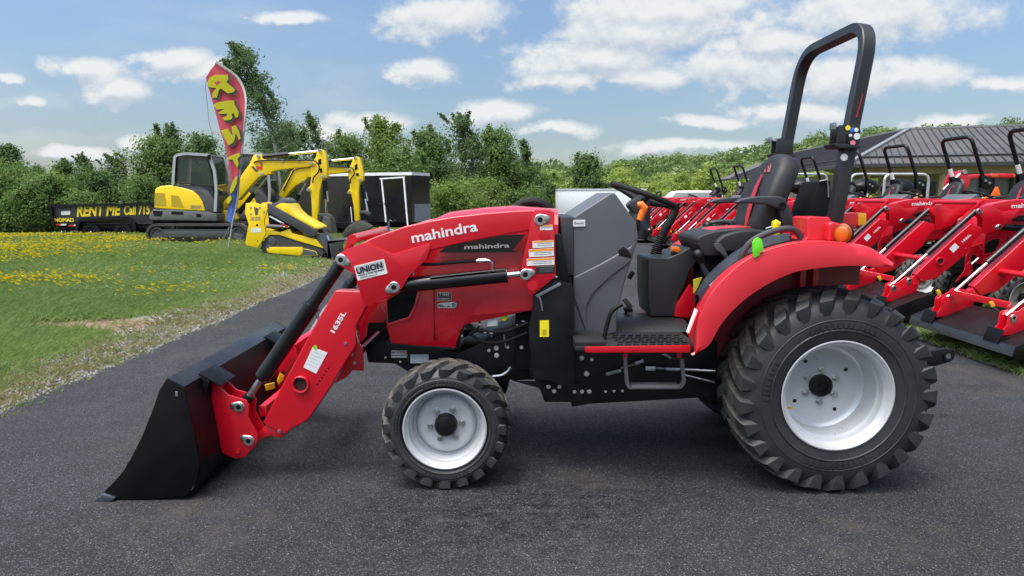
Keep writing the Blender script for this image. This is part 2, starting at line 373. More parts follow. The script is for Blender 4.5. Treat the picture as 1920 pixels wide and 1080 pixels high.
def build_ground():
    a = np.concatenate([-np.geomspace(900, 14, 14), -np.arange(13, 2.5, -.6), -np.arange(2.4, .6, -.2), np.arange(-.6, .45, .06)])
    ys = np.concatenate([[-300, -60, -15, -6, -2], np.arange(0, 3.5, .5), np.arange(3.5, 13, .09), np.arange(13, 26, .3), np.arange(27, 60, 3), np.geomspace(64, 1400, 14)])
    L, Rr = XL + a, -a[::-1]
    cols = []
    for k in range(len(a)): cols.append(L[k] + 0 * ys)
    for f in (.15, .3, .5, .7, .85): cols.append((XL + .5) * (1 - f) + (xr(ys) - .5) * f)
    for k in range(len(Rr)): cols.append(xr(ys) + Rr[k])
    X = np.array(cols).T; Y = np.repeat(ys[:, None], X.shape[1], 1); Z = hgt(X, Y)
    n, m = X.shape; v = np.stack([X, Y, Z], -1).reshape(-1, 3)
    i = (np.arange(n - 1)[:, None] * m + np.arange(m - 1)[None]).ravel(); f = np.stack([i, i + 1, i + m + 1, i + m], -1)
    me = np_mesh('ground', v, f); at = me.attributes.new('verge', 'FLOAT', 'POINT'); d = edge_d(X, Y)
    g = 1 - sst(.25, 1.6, d + wob(X * .7, Y * .6) * .45)
    at.data.foreach_set('value', g.ravel().astype(np.float32))
    dt = me.attributes.new('dirt', 'FLOAT', 'POINT')
    dd = np.exp(-(((X + 5.0) / .95) ** 2 + ((Y - 7.95 - (X + 5) * .10) / .42) ** 2)) + .7 * np.exp(-(((X + 6.6) / .8) ** 2 + ((Y - 8.9) / .35) ** 2))
    dt.data.foreach_set('value', dd.ravel().astype(np.float32)); me.shade_smooth()
    m = bpy.data.materials.new('grass_ground'); m.use_nodes = True; nt = m.node_tree; p = nt.nodes['Principled BSDF']; Lk = nt.links.new; p.inputs['Roughness'].default_value = .9
    p.inputs['Specular IOR Level'].default_value = .15
    tc = _n(nt, 'ShaderNodeTexCoord', {})
    def nz(s, d=5, r=.6):
        k = _n(nt, 'ShaderNodeTexNoise', {}); k.inputs['Scale'].default_value = s; k.inputs['Detail'].default_value = d; k.inputs['Roughness'].default_value = r; Lk(tc.outputs['Object'], k.inputs[0]); return k.outputs[0]
    def ramp(src, *st):
        r = _n(nt, 'ShaderNodeValToRGB', {}); Lk(src, r.inputs[0]); e = r.color_ramp.elements
        while len(e) < len(st): e.new(.5)
        for q, (ps, c) in zip(e, st): q.position = ps; q.color = (*c, 1)
        return r.outputs[0]
    def mix(f_, a_, b_):
        k = _n(nt, 'ShaderNodeMix', {'data_type': 'RGBA'}); Lk(f_, k.inputs[0]); Lk(a_, k.inputs[6]); Lk(b_, k.inputs[7]); return k.outputs[2]
    def mr(src, a_, b_):
        k = _n(nt, 'ShaderNodeMapRange', {'interpolation_type': 'SMOOTHSTEP'}); Lk(src, k.inputs[0]); k.inputs[1].default_value = a_; k.inputs[2].default_value = b_; return k.outputs[0]
    def add(a_, b_, s):
        k = _n(nt, 'ShaderNodeMath', {'operation': 'MULTIPLY_ADD'}); Lk(b_, k.inputs[0]); k.inputs[1].default_value = s; Lk(a_, k.inputs[2]); return k.outputs[0]
    grass = ramp(nz(2.2, 8), (.3, (.065, .090, .025)), (.55, (.10, .125, .038)), (.75, (.15, .155, .06)))
    vo = _n(nt, 'ShaderNodeTexVoronoi', {}); vo.inputs['Scale'].default_value = 42; Lk(tc.outputs['Object'], vo.inputs[0])
    grav = ramp(vo.outputs['Color'], (.0, (.09, .087, .083)), (.5, (.20, .19, .18)), (1, (.36, .35, .33)))
    dirt = ramp(nz(14, 6), (.3, (.13, .082, .055)), (.7, (.24, .165, .115)))
    av = _n(nt, 'ShaderNodeAttribute', {'attribute_name': 'verge'}); ad = _n(nt, 'ShaderNodeAttribute', {'attribute_name': 'dirt'})
    big, fine = nz(1.6, 6), nz(9, 6)
    gm = mr(add(add(av.outputs['Fac'], big, .9), fine, .5), .95, 1.35)
    dm = mr(add(ad.outputs['Fac'], fine, .6), .55, .9)
    c = mix(gm, grass, grav); c = mix(dm, c, dirt); Lk(c, p.inputs['Base Color'])
    b = _n(nt, 'ShaderNodeBump', {}); b.inputs['Strength'].default_value = .6; b.inputs['Distance'].default_value = .02; Lk(vo.outputs['Distance'], b.inputs['Height']); Lk(b.outputs[0], p.inputs['Normal'])
    me.materials.append(m); o = link('ground', me); tag(o, 'rough grassy ground on both sides of the asphalt lane', 'ground', kind='structure')
def np_mesh(name, v, f, mi=None):
    me = bpy.data.meshes.new(name); v = np.asarray(v, np.float32); f = np.asarray(f, np.int32); k = f.shape[1]
    me.vertices.add(len(v)); me.vertices.foreach_set('co', v.ravel()); me.loops.add(f.size); me.loops.foreach_set('vertex_index', f.ravel())
    me.polygons.add(len(f)); me.polygons.foreach_set('loop_start', np.arange(0, f.size, k, dtype=np.int32))
    if mi is not None: me.polygons.foreach_set('material_index', np.asarray(mi, np.int32))
    me.update(calc_edges=True); return me
build_ground()
def asphalt():
    ys = np.concatenate([[-300, -40, -8], np.arange(-2, 30, 1.0), np.geomspace(31, 1300, 20)]); n = len(ys)
    v = []
    for y in ys: v += [(XL - .5, y, 0), (float(xr(y)) + .5, y, 0)]
    f = [(2 * i, 2 * i + 1, 2 * i + 3, 2 * i + 2) for i in range(n - 1)]
    me = np_mesh('asphalt_lane', v, f)
    m = bpy.data.materials.new('asphalt'); m.use_nodes = True; nt = m.node_tree; p = nt.nodes['Principled BSDF']; L = nt.links.new
    tc = _n(nt, 'ShaderNodeTexCoord', {})
    def nz(s, d=5, r=.6, sc=None):
        k = _n(nt, 'ShaderNodeTexNoise', {}); k.inputs['Scale'].default_value = s; k.inputs['Detail'].default_value = d; k.inputs['Roughness'].default_value = r
        if sc:
            mp = _n(nt, 'ShaderNodeMapping', {}); mp.inputs['Scale'].default_value = sc; L(tc.outputs['Object'], mp.inputs[0]); L(mp.outputs[0], k.inputs[0])
        else: L(tc.outputs['Object'], k.inputs[0])
        return k.outputs[0]
    def mth(op, a, b=None, c=None):
        k = _n(nt, 'ShaderNodeMath', {'operation': op})
        for i, q in enumerate((a, b, c)):
            if q is None: continue
            if isinstance(q, (int, float)): k.inputs[i].default_value = q
            else: L(q, k.inputs[i])
        return k.outputs[0]
    def mr(src, a, b, c=0, d=1):
        k = _n(nt, 'ShaderNodeMapRange', {}); L(src, k.inputs[0]); k.inputs[1].default_value = a; k.inputs[2].default_value = b; k.inputs[3].default_value = c; k.inputs[4].default_value = d; return k.outputs[0]
    v1 = _n(nt, 'ShaderNodeTexVoronoi', {}); v1.inputs['Scale'].default_value = 210; L(tc.outputs['Object'], v1.inputs[0])
    sp = _n(nt, 'ShaderNodeSeparateColor', {}); L(v1.outputs['Color'], sp.inputs[0])
    v2 = _n(nt, 'ShaderNodeTexVoronoi', {}); v2.inputs['Scale'].default_value = 55; L(tc.outputs['Object'], v2.inputs[0])
    sp2 = _n(nt, 'ShaderNodeSeparateColor', {}); L(v2.outputs['Color'], sp2.inputs[0])
    stone = mr(sp.outputs[0], .0, 1, .45, 1.5)                       # each stone its own grey
    light = mth('MULTIPLY', mr(sp.outputs[1], .90, .96), 2.3)          # a few pale chips
    light2 = mth('MULTIPLY', mth('MULTIPLY', mr(sp2.outputs[1], .985, .99), mr(v2.outputs['Distance'], .30, .18)), 3.2)
    pits = mr(nz(90, 3), .42, .56, .72, 1.08)
    blot = mr(nz(.55, 6, .6), .3, .7, .72, 1.26)
    mid = mr(nz(4, 6, .65), .3, .7, .82, 1.18)
    scf = mth('MULTIPLY', mr(nz(3.2, 6, .7, (1.1, 3.6, 1)), .53, .63, 0, .38), mr(nz(.5, 3), .45, .6))   # scuffed dark marks
    f_ = mth('MULTIPLY', mth('MULTIPLY', mth('MULTIPLY', stone, pits), mth('MULTIPLY', blot, mid)), mth('SUBTRACT', 1.0, scf))
    # rubber scuffs turned into the lane beside the front wheel, and a few pale tyre-dusted streaks
    sp3 = _n(nt, 'ShaderNodeSeparateXYZ', {}); L(tc.outputs['Object'], sp3.inputs[0])
    gx = mth('DIVIDE', mth('SUBTRACT', sp3.outputs[0], .0), .95); gy = mth('DIVIDE', mth('SUBTRACT', mth('SUBTRACT', sp3.outputs[1], mth('MULTIPLY', sp3.outputs[0], .18)), 3.18), .42)
    gz = mth('EXPONENT', mth('MULTIPLY', mth('ADD', mth('MULTIPLY', gx, gx), mth('MULTIPLY', gy, gy)), -1.0))
    f_ = mth('MULTIPLY', f_, mth('SUBTRACT', 1.0, mth('MULTIPLY', gz, mr(nz(6, 6, .75, (1.6, 3.0, 1)), .42, .58, 0, .8))))
    seam = mth('MULTIPLY', mr(mth('ABSOLUTE', mth('ADD', mth('SUBTRACT', sp3.outputs[1], 13.2), mth('MULTIPLY', nz(2, 3), .2))), .0, .03, 1, 0), .45)
    f_ = mth('MULTIPLY', f_, mth('SUBTRACT', 1.0, seam))
    f_ = mth('ADD', f_, mth('ADD', light, light2))
    cv = _n(nt, 'ShaderNodeVectorMath', {'operation': 'SCALE'}); cv.inputs[0].default_value = (.0300, .0306, .0340); L(f_, cv.inputs['Scale'])
    dm = _n(nt, 'ShaderNodeMix', {'data_type': 'RGBA'}); L(mth('MULTIPLY', mr(nz(.8, 7, .7), .54, .70), .75), dm.inputs[0]); L(cv.outputs[0], dm.inputs[6]); dm.inputs[7].default_value = (.056, .049, .040, 1)
    L(dm.outputs[2], p.inputs['Base Color']); p.inputs['Roughness'].default_value = .82; p.inputs['Specular IOR Level'].default_value = .2
    b = _n(nt, 'ShaderNodeBump', {}); b.inputs['Strength'].default_value = .55; b.inputs['Distance'].default_value = .004
    L(mth('ADD', sp.outputs[0], nz(60, 4)), b.inputs['Height']); L(b.outputs[0], p.inputs['Normal'])
    me.materials.append(m); tag(link('asphalt_lane', me), 'dark asphalt lane running past the red tractor into the distance', 'lane', kind='structure')
asphalt()

# ------------------------------------------------------------------ wooded hill (terrain; its woods come last)
def hill_h(x, y):
    r = np.interp(x, [-400, -150, -20, 40, 80, 120, 170, 260, 420], [0, .5, 2, 4.5, 8.5, 12.5, 15.5, 19, 20])
    return r * sst(110, 235, y) * 1.3
def hill():
    xs = np.linspace(-420, 480, 70); ys = np.linspace(95, 420, 40); X, Y = np.meshgrid(xs, ys); Z = hill_h(X, Y) - .3 + .8 * np.sin(X * .06) * np.sin(Y * .05) * sst(120, 200, Y)
    n, m = X.shape; i = (np.arange(n - 1)[:, None] * m + np.arange(m - 1)[None]).ravel()
    me = np_mesh('hill', np.stack([X, Y, Z], -1).reshape(-1, 3), np.stack([i, i + 1, i + m + 1, i + m], -1)); me.shade_smooth()
    me.materials.append(mat('hill_undergrowth', (.035, .055, .015), .9, var=.4, scale=.05)); tag(link('hill', me), 'low wooded hill beyond the yard', 'hill', kind='structure')
hill()

# ------------------------------------------------------------------ dealership building with metal hip roof
WOOD = mat('pale_timber', (.36, .25, .15), .7, var=.25, scale=4)
ROOF = mat('grey_metal_roof', (.105, .098, .093), .45, metal=.3, var=.08, scale=.8)
ROOFD = mat('roof_seam_metal', (.045, .045, .052), .5, metal=.3)
SID = mat('tan_grey_siding', (.36, .31, .25), .7, var=.12, scale=3)
def building():
    global ORG
    ORG = Vector((22, 36, 0))
    bl = thing('building', 'long low building with grey metal hip roof and timber porch posts behind the tractor row', 'building', ORG)
    C1 = Vector((15.03, 31, 2.97)); fd = Vector((.92, -.39, 0)); ld = Vector((.101, .995, 0)); Rg = Vector((20.45, 36, 4.95)); FR = C1 + fd * 40; LE = C1 + ld * 30; R2 = Rg + fd * 33; R3 = Rg + ld * 24
    nf = (FR - C1).cross(Rg - C1).normalized(); nl = (Rg - C1).cross(LE - C1).normalized()
    th = Vector((0, 0, -.16)); bk = Vector((9.5, 6.5, 0))
    b = B(); V = lambda p: b.v(*p)
    v = [V(C1), V(FR), V(R2), V(Rg), V(LE), V(R3)]; v2 = [V(p + th) for p in (C1, FR, R2, Rg, LE, R3)]
    bb = V(FR + bk * 1.2); bl2 = V(LE + Vector((12, 0, 0))); bc = V(Rg + (Rg - C1) * .95 - Vector((0, 0, 3.9)))
    b.f([v[0], v[1], v[2], v[3]]); b.f([v[0], v[3], v[5], v[4]]); b.f([v2[3], v2[2], v2[1], v2[0]]); b.f([v2[4], v2[5], v2[3], v2[0]])
    b.f([v[1], v[0], v2[0], v2[1]]); b.f([v[0], v[4], v2[4], v2[0]]); b.f([v[3], v[2], bb, bc]); b.f([v[5], v[3], bc, bl2])
    b.mi = 1
    # standing seams: front slope, then left slope, plus hip and ridge caps and the snow bar
    def strip(p, q, n, w_=.03, h=.05):
        p, q = p + n * .0, q + n * .0; d = (q - p).normalized(); s_ = d.cross(n).normalized() * w_ / 2
        b.hexa([p - s_ - n * .01, p + s_ - n * .01, q + s_ - n * .01, q - s_ - n * .01, p - s_ + n * h, p + s_ + n * h, q + s_ + n * h, q - s_ + n * h])
    up = (Rg - C1); upf = up - fd * up.dot(fd); upl = up - ld * up.dot(ld)
    for k in range(1, 112):
        p = C1 + fd * (k * .31); t = min(1, (k * .31) / up.dot(fd)); strip(p, p + upf * t, nf)
    for k in range(1, 80):
        p = C1 + ld * (k * .31); t = min(1, (k * .31) / up.dot(ld)); strip(p, p + upl * t, nl)
    strip(C1 + fd * .6 + upf * .14, C1 + fd * 38 + upf * .14, nf, .06, .09); strip(C1 + ld * .9 + upl * .13, C1 + ld * 26 + upl * .13, nl, .06, .09)
    b.mi = 2
    strip(C1, Rg, (nf + nl).normalized(), .26, .07); strip(Rg, R2, Vector((0, 0, 1)), .2, .08); strip(Rg, R3, Vector((0, 0, 1)), .2, .08)
    b.mi = 3
    b.beam(C1 + Vector((.0, -.06, -.1)), FR + Vector((0, -.06, -.1)), .12, .14); b.beam(C1 + Vector((-.06, 0, -.1)), LE + Vector((-.06, 0, -.1)), .12, .14)
    b.out('roof', [ROOF, ROOFD, mat('ridge_cap_metal', (.22, .22, .235), .45, metal=.3), mat('dark_gutter', (.03, .03, .032), .4)], bl, None)
    inn = Vector((.39, .92, 0))
    b = B(); e0 = C1 + fd * .5 + inn * .5; b.beam(e0 + Vector((0, 0, -.32)), e0 + fd * 38 + Vector((0, 0, -.32)), .2, .28); b.out('porch_beam', WOOD, bl)
    for k in range(9):
        p = e0 + fd * (.3 + 3.0 * k); b = B(); b.beam((p.x, p.y, 0), (p.x, p.y, 2.5), .24, .24, up=(0, 1, 0)); b.out('porch_post', WOOD, bl)
    w0 = C1 + fd * 1.5 + inn * 3.0
    b = B(); b.beam((w0.x, w0.y, 1.3), tuple(w0 + fd * 36 - Vector((0, 0, w0.z - 1.3))), .15, 2.7); l0 = C1 + ld * 3 + Vector((1.2, 0, 0)); b.beam((l0.x, l0.y, 1.3), (l0.x + ld.x * 24, l0.y + 24, 1.3), .15, 2.7); b.out('wall', SID, bl)
    n = -inn * .09
    for k, (t0, t1, z0, z1) in enumerate(((1.2, 2.4, .9, 2.2), (5.6, 6.6, .9, 2.2), (8.6, 9.6, .05, 2.1), (10.6, 12.2, .9, 2.2))):
        p, q = w0 + fd * t0 + n, w0 + fd * t1 + n
        b = B(); b.beam((p.x, p.y, (z0 + z1) / 2), (q.x, q.y, (z0 + z1) / 2), .05, z1 - z0); b.out('window', mat('dark_window_glass', (.02, .022, .025), .1, var=0), bl)
    p, q = w0 + fd * 2.9 + n, w0 + fd * 4.9 + n; b = B(); b.beam((p.x, p.y, 1.15), (q.x, q.y, 1.15), .05, 2.3)
    for i in range(9):
        r_ = p + fd * (.1 + i * .22) + n * .4; b.beam((r_.x, r_.y, .05), (r_.x, r_.y, 2.25), .03, .03, up=(0, 1, 0))
    b.out('door', mat('pale_metal_door', (.33, .32, .30), .5), bl)
    p, q = w0 + fd * 5.0 + n * 1.4, w0 + fd * 6.1 + n * 1.4; b = B(); b.beam((p.x, p.y, 1.95), (q.x, q.y, 1.95), .04, .42); b.out('wall_sign', mat('dull_yellow_sign', (.38, .29, .02), .5), bl)
building()
# ------------------------------------------------------------------ the red tractor
TR = thing('tractor', 'large red compact tractor with front loader and black bucket parked side-on in the foreground', 'tractor', (.6, YC, 0))

def tyre(name_parent, cx, cz, yo, yi, R, rr, lugs, lug_h, face):
    """yo: outer face, yi: inner face, rr: rim radius; face -1: outer side towards -Y"""
    s = 1 if yi > yo else -1; wd = abs(yi - yo)
    Y = lambda t: yo + s * t
    rc = R - lug_h                      # carcass radius at the crown
    sh = rc - .035 * R / .53            # shoulder
    h = sh - rr
    half = [(.034, rr + .014), (.016, rr + .016), (.006, rr + .024), (-.004, rr + h * .3), (-.010, rr + h * .55), (-.004, rr + h * .8), (.012, sh - .004), (.03, sh + .012), (wd * .22, rc - .006), (wd * .5, rc)]
    prof = half + [(wd - t, r) for t, r in half[-2::-1]]
    b = B(); b.lathe([(Y(t), r) for t, r in prof], cx, cz, 72)
    # rings moulded into the side wall
    b.mi = 1
    dth = 2 * math.pi / lugs
    def pt(t, r, th): return b.v(cx + r * math.cos(th), Y(t), cz + r * math.sin(th))
    rnd = random.Random(5)
    for side in (0, 1):
        for k in range(lugs):
            th0 = (k + (.5 if side else 0)) * dth
            # path of one lug: from past the centre line, over the shoulder, down the side wall
            path = [(wd * .56, 0.0, rc - .004, R - .004, .27), (wd * .44, .13, rc - .004, R, .27), (wd * .28, .30, rc - .008, R - .002, .28), (wd * .12, .47, sh + .008, R - .009, .30),
                    (.010, .60, sh - .012, R - .022, .32), (-.004, .66, sh - .034 * R / .53, R - .034 * R / .53, .31), (-.005, .70, sh - .085 * R / .53, sh - .062 * R / .53, .24)]
            rows = []
            for i, (t, a, r0, r1, hw) in enumerate(path):
                tt = wd - t if side else t
                th = th0 + a * dth * 1.5; w0 = hw * dth * 1.12; w1 = hw * dth * .86
                if i == len(path) - 1: w0 *= .7; w1 *= .6
                lift = -.003 if 4 <= i < len(path) - 1 else 0
                t1 = tt + (lift if not side else -lift)
                base = wd * .5 + (tt - wd * .5) * (.93 if i >= 4 else 1)
                rows.append([pt(base, r0 - .012, th - w0), pt(t1, r1, th - w1), pt(t1, r1, th + w1), pt(base, r0 - .012, th + w0)])
            for i, (r0_, r1_) in enumerate(zip(rows[:-1], rows[1:])):
                b.mi = 0 if i >= 3 else 1
                for j in range(3): b.f([r0_[j], r0_[j + 1], r1_[j + 1], r1_[j]])
            b.f(rows[0]); b.f(rows[-1][::-1]); b.mi = 1
    b.mi = 0
    for q in (.36, .62):
        r = rr + h * q
        b.lathe([(Y(-.006), r - .006), (Y(-.0105), r - .002), (Y(-.0105), r + .002), (Y(-.006), r + .006)], cx, cz, 72)
    # raised blocks of maker's marks, worn past reading, in two arcs on the wall
    rm = rr + h * .49
    for a0, a1, k in ((rad(60), rad(118), 13), (rad(245), rad(300), 12), (rad(150), rad(185), 8)):
        for q in range(k):
            th = a0 + (a1 - a0) * q / k; tw = (a1 - a0) / k * rnd.uniform(.45, .8); hh = h * rnd.uniform(.055, .075)
            c8 = [(cx + r_ * math.cos(t_), Y(y_), cz + r_ * math.sin(t_)) for y_ in (-.004, -.0125) for r_, t_ in ((rm - hh, th), (rm + hh, th), (rm + hh, th + tw), (rm - hh, th + tw))]
            b.hexa(c8)
    return b.out('tyre', [TYRS, TREAD], name_parent, 28)

def hexnut(b, c, r, ln, s):             # bolt head with washer, facing side s along Y
    x, y, z = c
    b.lathe([(y, r * 1.35), (y + s * ln * .25, r * 1.35), (y + s * ln * .25, 0)], x, z, 16)
    b.tube([(x, y + s * ln * .2, z), (x, y + s * ln, z)], r, 6)

def rear_wheel(side):                   # side 0: the near one
    b = B(); mir = lambda y: 2 * YC - y if side else y
    wp = sub(TR, 'wheel'); c = W(1570, 742, 3.38); cx, cz = c.x, c.z
    s = -1 if side else 1
    tyre(wp, cx, cz, mir(3.372), mir(3.752), .533, .268, 25, .023, -1)
    Yr = lambda t: mir(3.372 + t)
    rim = [(-.002, .290), (-.004, .283), (.004, .278), (.020, .272), (.034, .262), (.040, .252), (.075, .250), (.082, .238), (.115, .236), (.150, .232), (.185, .226), (.196, .214), (.205, .196), (.206, .075), (.206, .0)]
    b = B(); b.lathe([(Yr(t), r) for t, r in rim], cx, cz, 72)
    b.lathe([(Yr(.30), .285), (Yr(.33), .26), (Yr(.2), .24), (Yr(.206), .2)], cx, cz, 48)
    b.mi = 1
    for k in range(4):                  # round holes in the disc
        a = rad(33 + 90 * k); x, z = cx + .158 * math.cos(a), cz + .158 * math.sin(a)
        b.lathe([(Yr(.2035), .0105), (Yr(.2030), 0)], x, z, 14)
    b.out('rim', [RIMM, BLKM], wp, 30)
    b = B(); b.lathe([(Yr(.206), .062), (Yr(.186), .060), (Yr(.180), .054), (Yr(.180), .034), (Yr(.190), .030), (Yr(.190), .012), (Yr(.184), .010), (Yr(.184), 0)], cx, cz, 36); b.out('hub_cap', BLK, wp)
    for k in range(6):
        a = rad(90 + 60 * k - 2); b = B(); hexnut(b, (cx + .088 * math.cos(a), Yr(.205), cz + .088 * math.sin(a)), .0125, .026, -s); b.out('wheel_nut', ZINC, wp, 25)
    b = B(); b.tube([(cx - .20, Yr(.15), cz - .105), (cx - .185, Yr(.115), cz - .10)], .005, 8); b.out('tyre_valve', YHAN, wp)
rear_wheel(0); rear_wheel(1)

def front_wheel(side):
    mir = lambda y: 2 * YC - y if side else y
    wp = sub(TR, 'wheel'); c = W(834, 804, 3.435); cx, cz = c.x, c.z; s = -1 if side else 1
    R = .343
    tyre(wp, cx, cz, mir(3.425), mir(3.655), R, .205, 20, .019, -1)
    Yr = lambda t: mir(3.425 + t)
    rim = [(.0, .220), (-.003, .213), (.004, .208), (.018, .203), (.028, .194), (.060, .191), (.070, .183), (.100, .178), (.108, .174), (.1085, .166)]
    b = B(); b.lathe([(Yr(t), r) for t, r in rim], cx, cz, 64)
    b.lathe([(Yr(.112), .170), (Yr(.112), .163), (Yr(.100), .157), (Yr(.088), .150), (Yr(.081), .138), (Yr(.081), .116), (Yr(.087), .100), (Yr(.088), .06), (Yr(.088), 0)], cx, cz, 64)
    b.mi = 1; b.lathe([(Yr(.110), .176), (Yr(.114), .160)], cx, cz, 48)
    b.out('rim', [RIMF, BLKM], wp, 30)
    b = B(); b.lathe([(Yr(.09), .062), (Yr(.070), .061), (Yr(.052), .058), (Yr(.042), .050), (Yr(.037), .03), (Yr(.036), 0)], cx, cz, 36); b.out('hub_cap', BLK, wp)
    for k in range(6):
        a = rad(66 + 60 * k); b = B(); hexnut(b, (cx + .085 * math.cos(a), Yr(.087), cz + .085 * math.sin(a)), .012, .022, -s); b.out('wheel_nut', ZINC, wp, 25)
    b = B(); b.tube([(cx - .118, Yr(.09), cz + .128), (cx - .124, Yr(.06), cz + .14)], .0045, 8); b.out('tyre_valve', ZINC, wp)
front_wheel(0); front_wheel(1)

# ---- chassis, axles
b = B()
Y0 = 3.86
b.prism(XZ(rP((682, 640), (700, 632), (760, 640), (860, 662), (1000, 600), (1090, 600), (1090, 712), (1003, 712), (962, 714), (930, 700), (770, 700), (740, 682), (722, 681), (690, 680)), Y0), Y0, 2 * YC - Y0, .006)
fa = W(834, 804, 3.435)
b.prism([(fa.x - .10, fa.z + .16), (fa.x + .10, fa.z + .16), (fa.x + .07, fa.z - .06), (fa.x - .07, fa.z - .06)], 3.70, 2 * YC - 3.70, .015)
b.cyl((fa.x, 3.52, fa.z), (fa.x, 2 * YC - 3.52, fa.z), .06, 16)
b.out('front_chassis', BLK, TR)
b = B(); ra = W(1570, 742, 3.38)
b.cyl((ra.x, 3.6, ra.z), (ra.x, 2 * YC - 3.6, ra.z), .10, 20)
b.box((ra.x - .3, 3.85, ra.z - .15), (ra.x + .22, 2 * YC - 3.85, ra.z + .32), .03)
b.box((.55, 3.88, .36), (ra.x - .2, 2 * YC - 3.88, .66), .02)
b.out('gearbox_housing', BLKM, TR)
b = B(); Y0 = 3.70
b.prism(XZ(rP((1003, 712), (1003, 700), (1090, 640), (1345, 640), (1345, 744), (1240, 750), (1110, 757), (1072, 763), (1071, 754), (1021, 754), (1012, 728)), Y0), Y0, Y0 + .02, .003)
b.prism(XZ(rP((1090, 660), (1345, 660), (1345, 720), (1090, 720)), Y0 + .02), Y0 + .02, 2 * YC - Y0 - .02)
b.prism(XZ(rP((1003, 712), (1060, 640), (1345, 640), (1345, 744), (1240, 750), (1072, 763), (1012, 728)), Y0), 2 * YC - Y0 - .02, 2 * YC - Y0, .003)
b.prism(XZ(rP((960, 712), (1090, 716), (1090, 752), (1030, 752), (1010, 726)), Y0 + .01), Y0 - .008, Y0 - .001)
b.out('side_frame', BLK, TR)
for p, r, Y in [(rD((153, 812))[0], .013, 3.69), (rD((213, 823))[0], .013, 3.69), (rD((257, 831))[0], .010, 3.69), (rD((155, 906))[0], .014, 3.692), (rD((234, 893))[0], .014, 3.692)] + \
        [(q, .0115, 3.691) for q in rD((67, 950), (92, 970), (115, 950))] + [(q, .0115, 3.699) for q in rD((181, 972), (213, 972), (246, 972))] + \
        [(q, .007, 3.699) for q in rD((318, 972), (355, 970), (392, 969))] + \
        [(rC((790, 270))[0], .013, 3.80), (rC((792, 310))[0], .013, 3.80), (rC((750, 283))[0], .009, 3.80), (rC((852, 265))[0], .010, 3.80), (rC((928, 266))[0], .010, 3.80), (rC((602, 202))[0], .007, 3.80), (rC((184, 322))[0], .006, 3.855), (rC((265, 345))[0], .006, 3.855), (rC((143, 225))[0], .007, 3.855)]:
    v = W(p[0], p[1], Y); b = B(); r *= 1.12; b.lathe([(Y, r), (Y - .004, r), (Y - .008, r * .8), (Y - .009, 0)], v.x, v.z, 14); b.out('bolt', mat('bright_bolt_zinc', (.62, .61, .58), .35, metal=.45, var=.1), TR, 25)
b = B(); b.box((.02, 3.81, .55), (.52, 2 * YC - 3.81, .99), .01); b.box((.1, 3.79, .5), (.45, 2 * YC - 3.79, .62), .01); b.out('engine_block', BLKM, TR)
eb = [(rC((620, 130), (700, 175), (830, 180), (960, 135)), .0085), (rC((625, 160), (740, 185), (860, 165), (965, 130)), .008), (rC((640, 190), (720, 235), (830, 235), (960, 185)), .0085), (rC((700, 110), (690, 160), (650, 190)), .006)]
for q, r in eb:
    b = B(); b.tube(smooth_path([W(x, y, 3.785 - .012 * i) for i, (x, y) in enumerate(q)]), r, 8); b.out('engine_hose', RUBM, TR)
for q, sz in [(rC((700, 142))[0], .012), (rC((762, 190))[0], .010), (rC((908, 145))[0], .009), (rC((730, 186))[0], .009), (rC((937, 124))[0], .009)]:
    v = W(q[0], q[1], 3.76); b = B(); b.box((v.x - sz, 3.755, v.z - .5 * sz), (v.x + sz, 3.78, v.z + .5 * sz), .002); b.cyl((v.x, 3.765, v.z - sz), (v.x + .4 * sz, 3.765, v.z - 2.2 * sz), .003, 6); b.out('hose_clamp', ZINC, TR)
b = B(); b.prism(XZ(rC((741, 88), (797, 88), (797, 147), (741, 150)), 3.78), 3.765, 3.80, .003); b.out('fuse_box_label', WHT, TR)
v = W(*rC((833, 103))[0], 3.78); b = B(); b.lathe([(3.80, .016), (3.765, .017), (3.762, .013), (3.762, 0)], v.x, v.z, 16); b.out('filler_cap', YEL, TR)
b = B(); b.tube(smooth_path([W(x, y, 3.74) for x, y in rC((870, 375), (850, 400), (815, 420), (770, 425))]), .009, 8); b.out('drain_pipe', STEEL, TR)
b = B(); b.tube([W(*p, 3.78) for p in rC((832, 200), (842, 268))], .006, 8); b.out('support_rod', STEEL, TR)
# frame labels
b = B(); quad_plate(b, rC((214, 282), (302, 281), (303, 323), (214, 324)), 3.858); b.mi = 1
for q in (rC((221, 299), (296, 299), (296, 306), (221, 306)), rC((221, 312), (296, 312), (296, 318), (221, 318))): quad_plate(b, q, 3.855)
for q in (rC((216, 284), (300, 283), (300, 285), (216, 286)), rC((216, 321), (300, 321), (300, 323), (216, 323)), rC((216, 284), (218, 284), (218, 323), (216, 323)), rC((299, 283), (301, 283), (301, 323), (299, 323))): quad_plate(b, q, 3.855)
pl = b.out('maker_plate', [BLST, WHT], TR)
text('Mahindra', W(*rC((222, 296))[0], 3.855), W(*rC((295, 296))[0], 3.855), pl, LETW)
b = B(); quad_plate(b, rC((320, 305), (419, 304), (420, 352), (320, 353)), 3.858); b.out('serial_sticker', mat('grey_white_sticker', (.50, .55, .58), .4), TR)

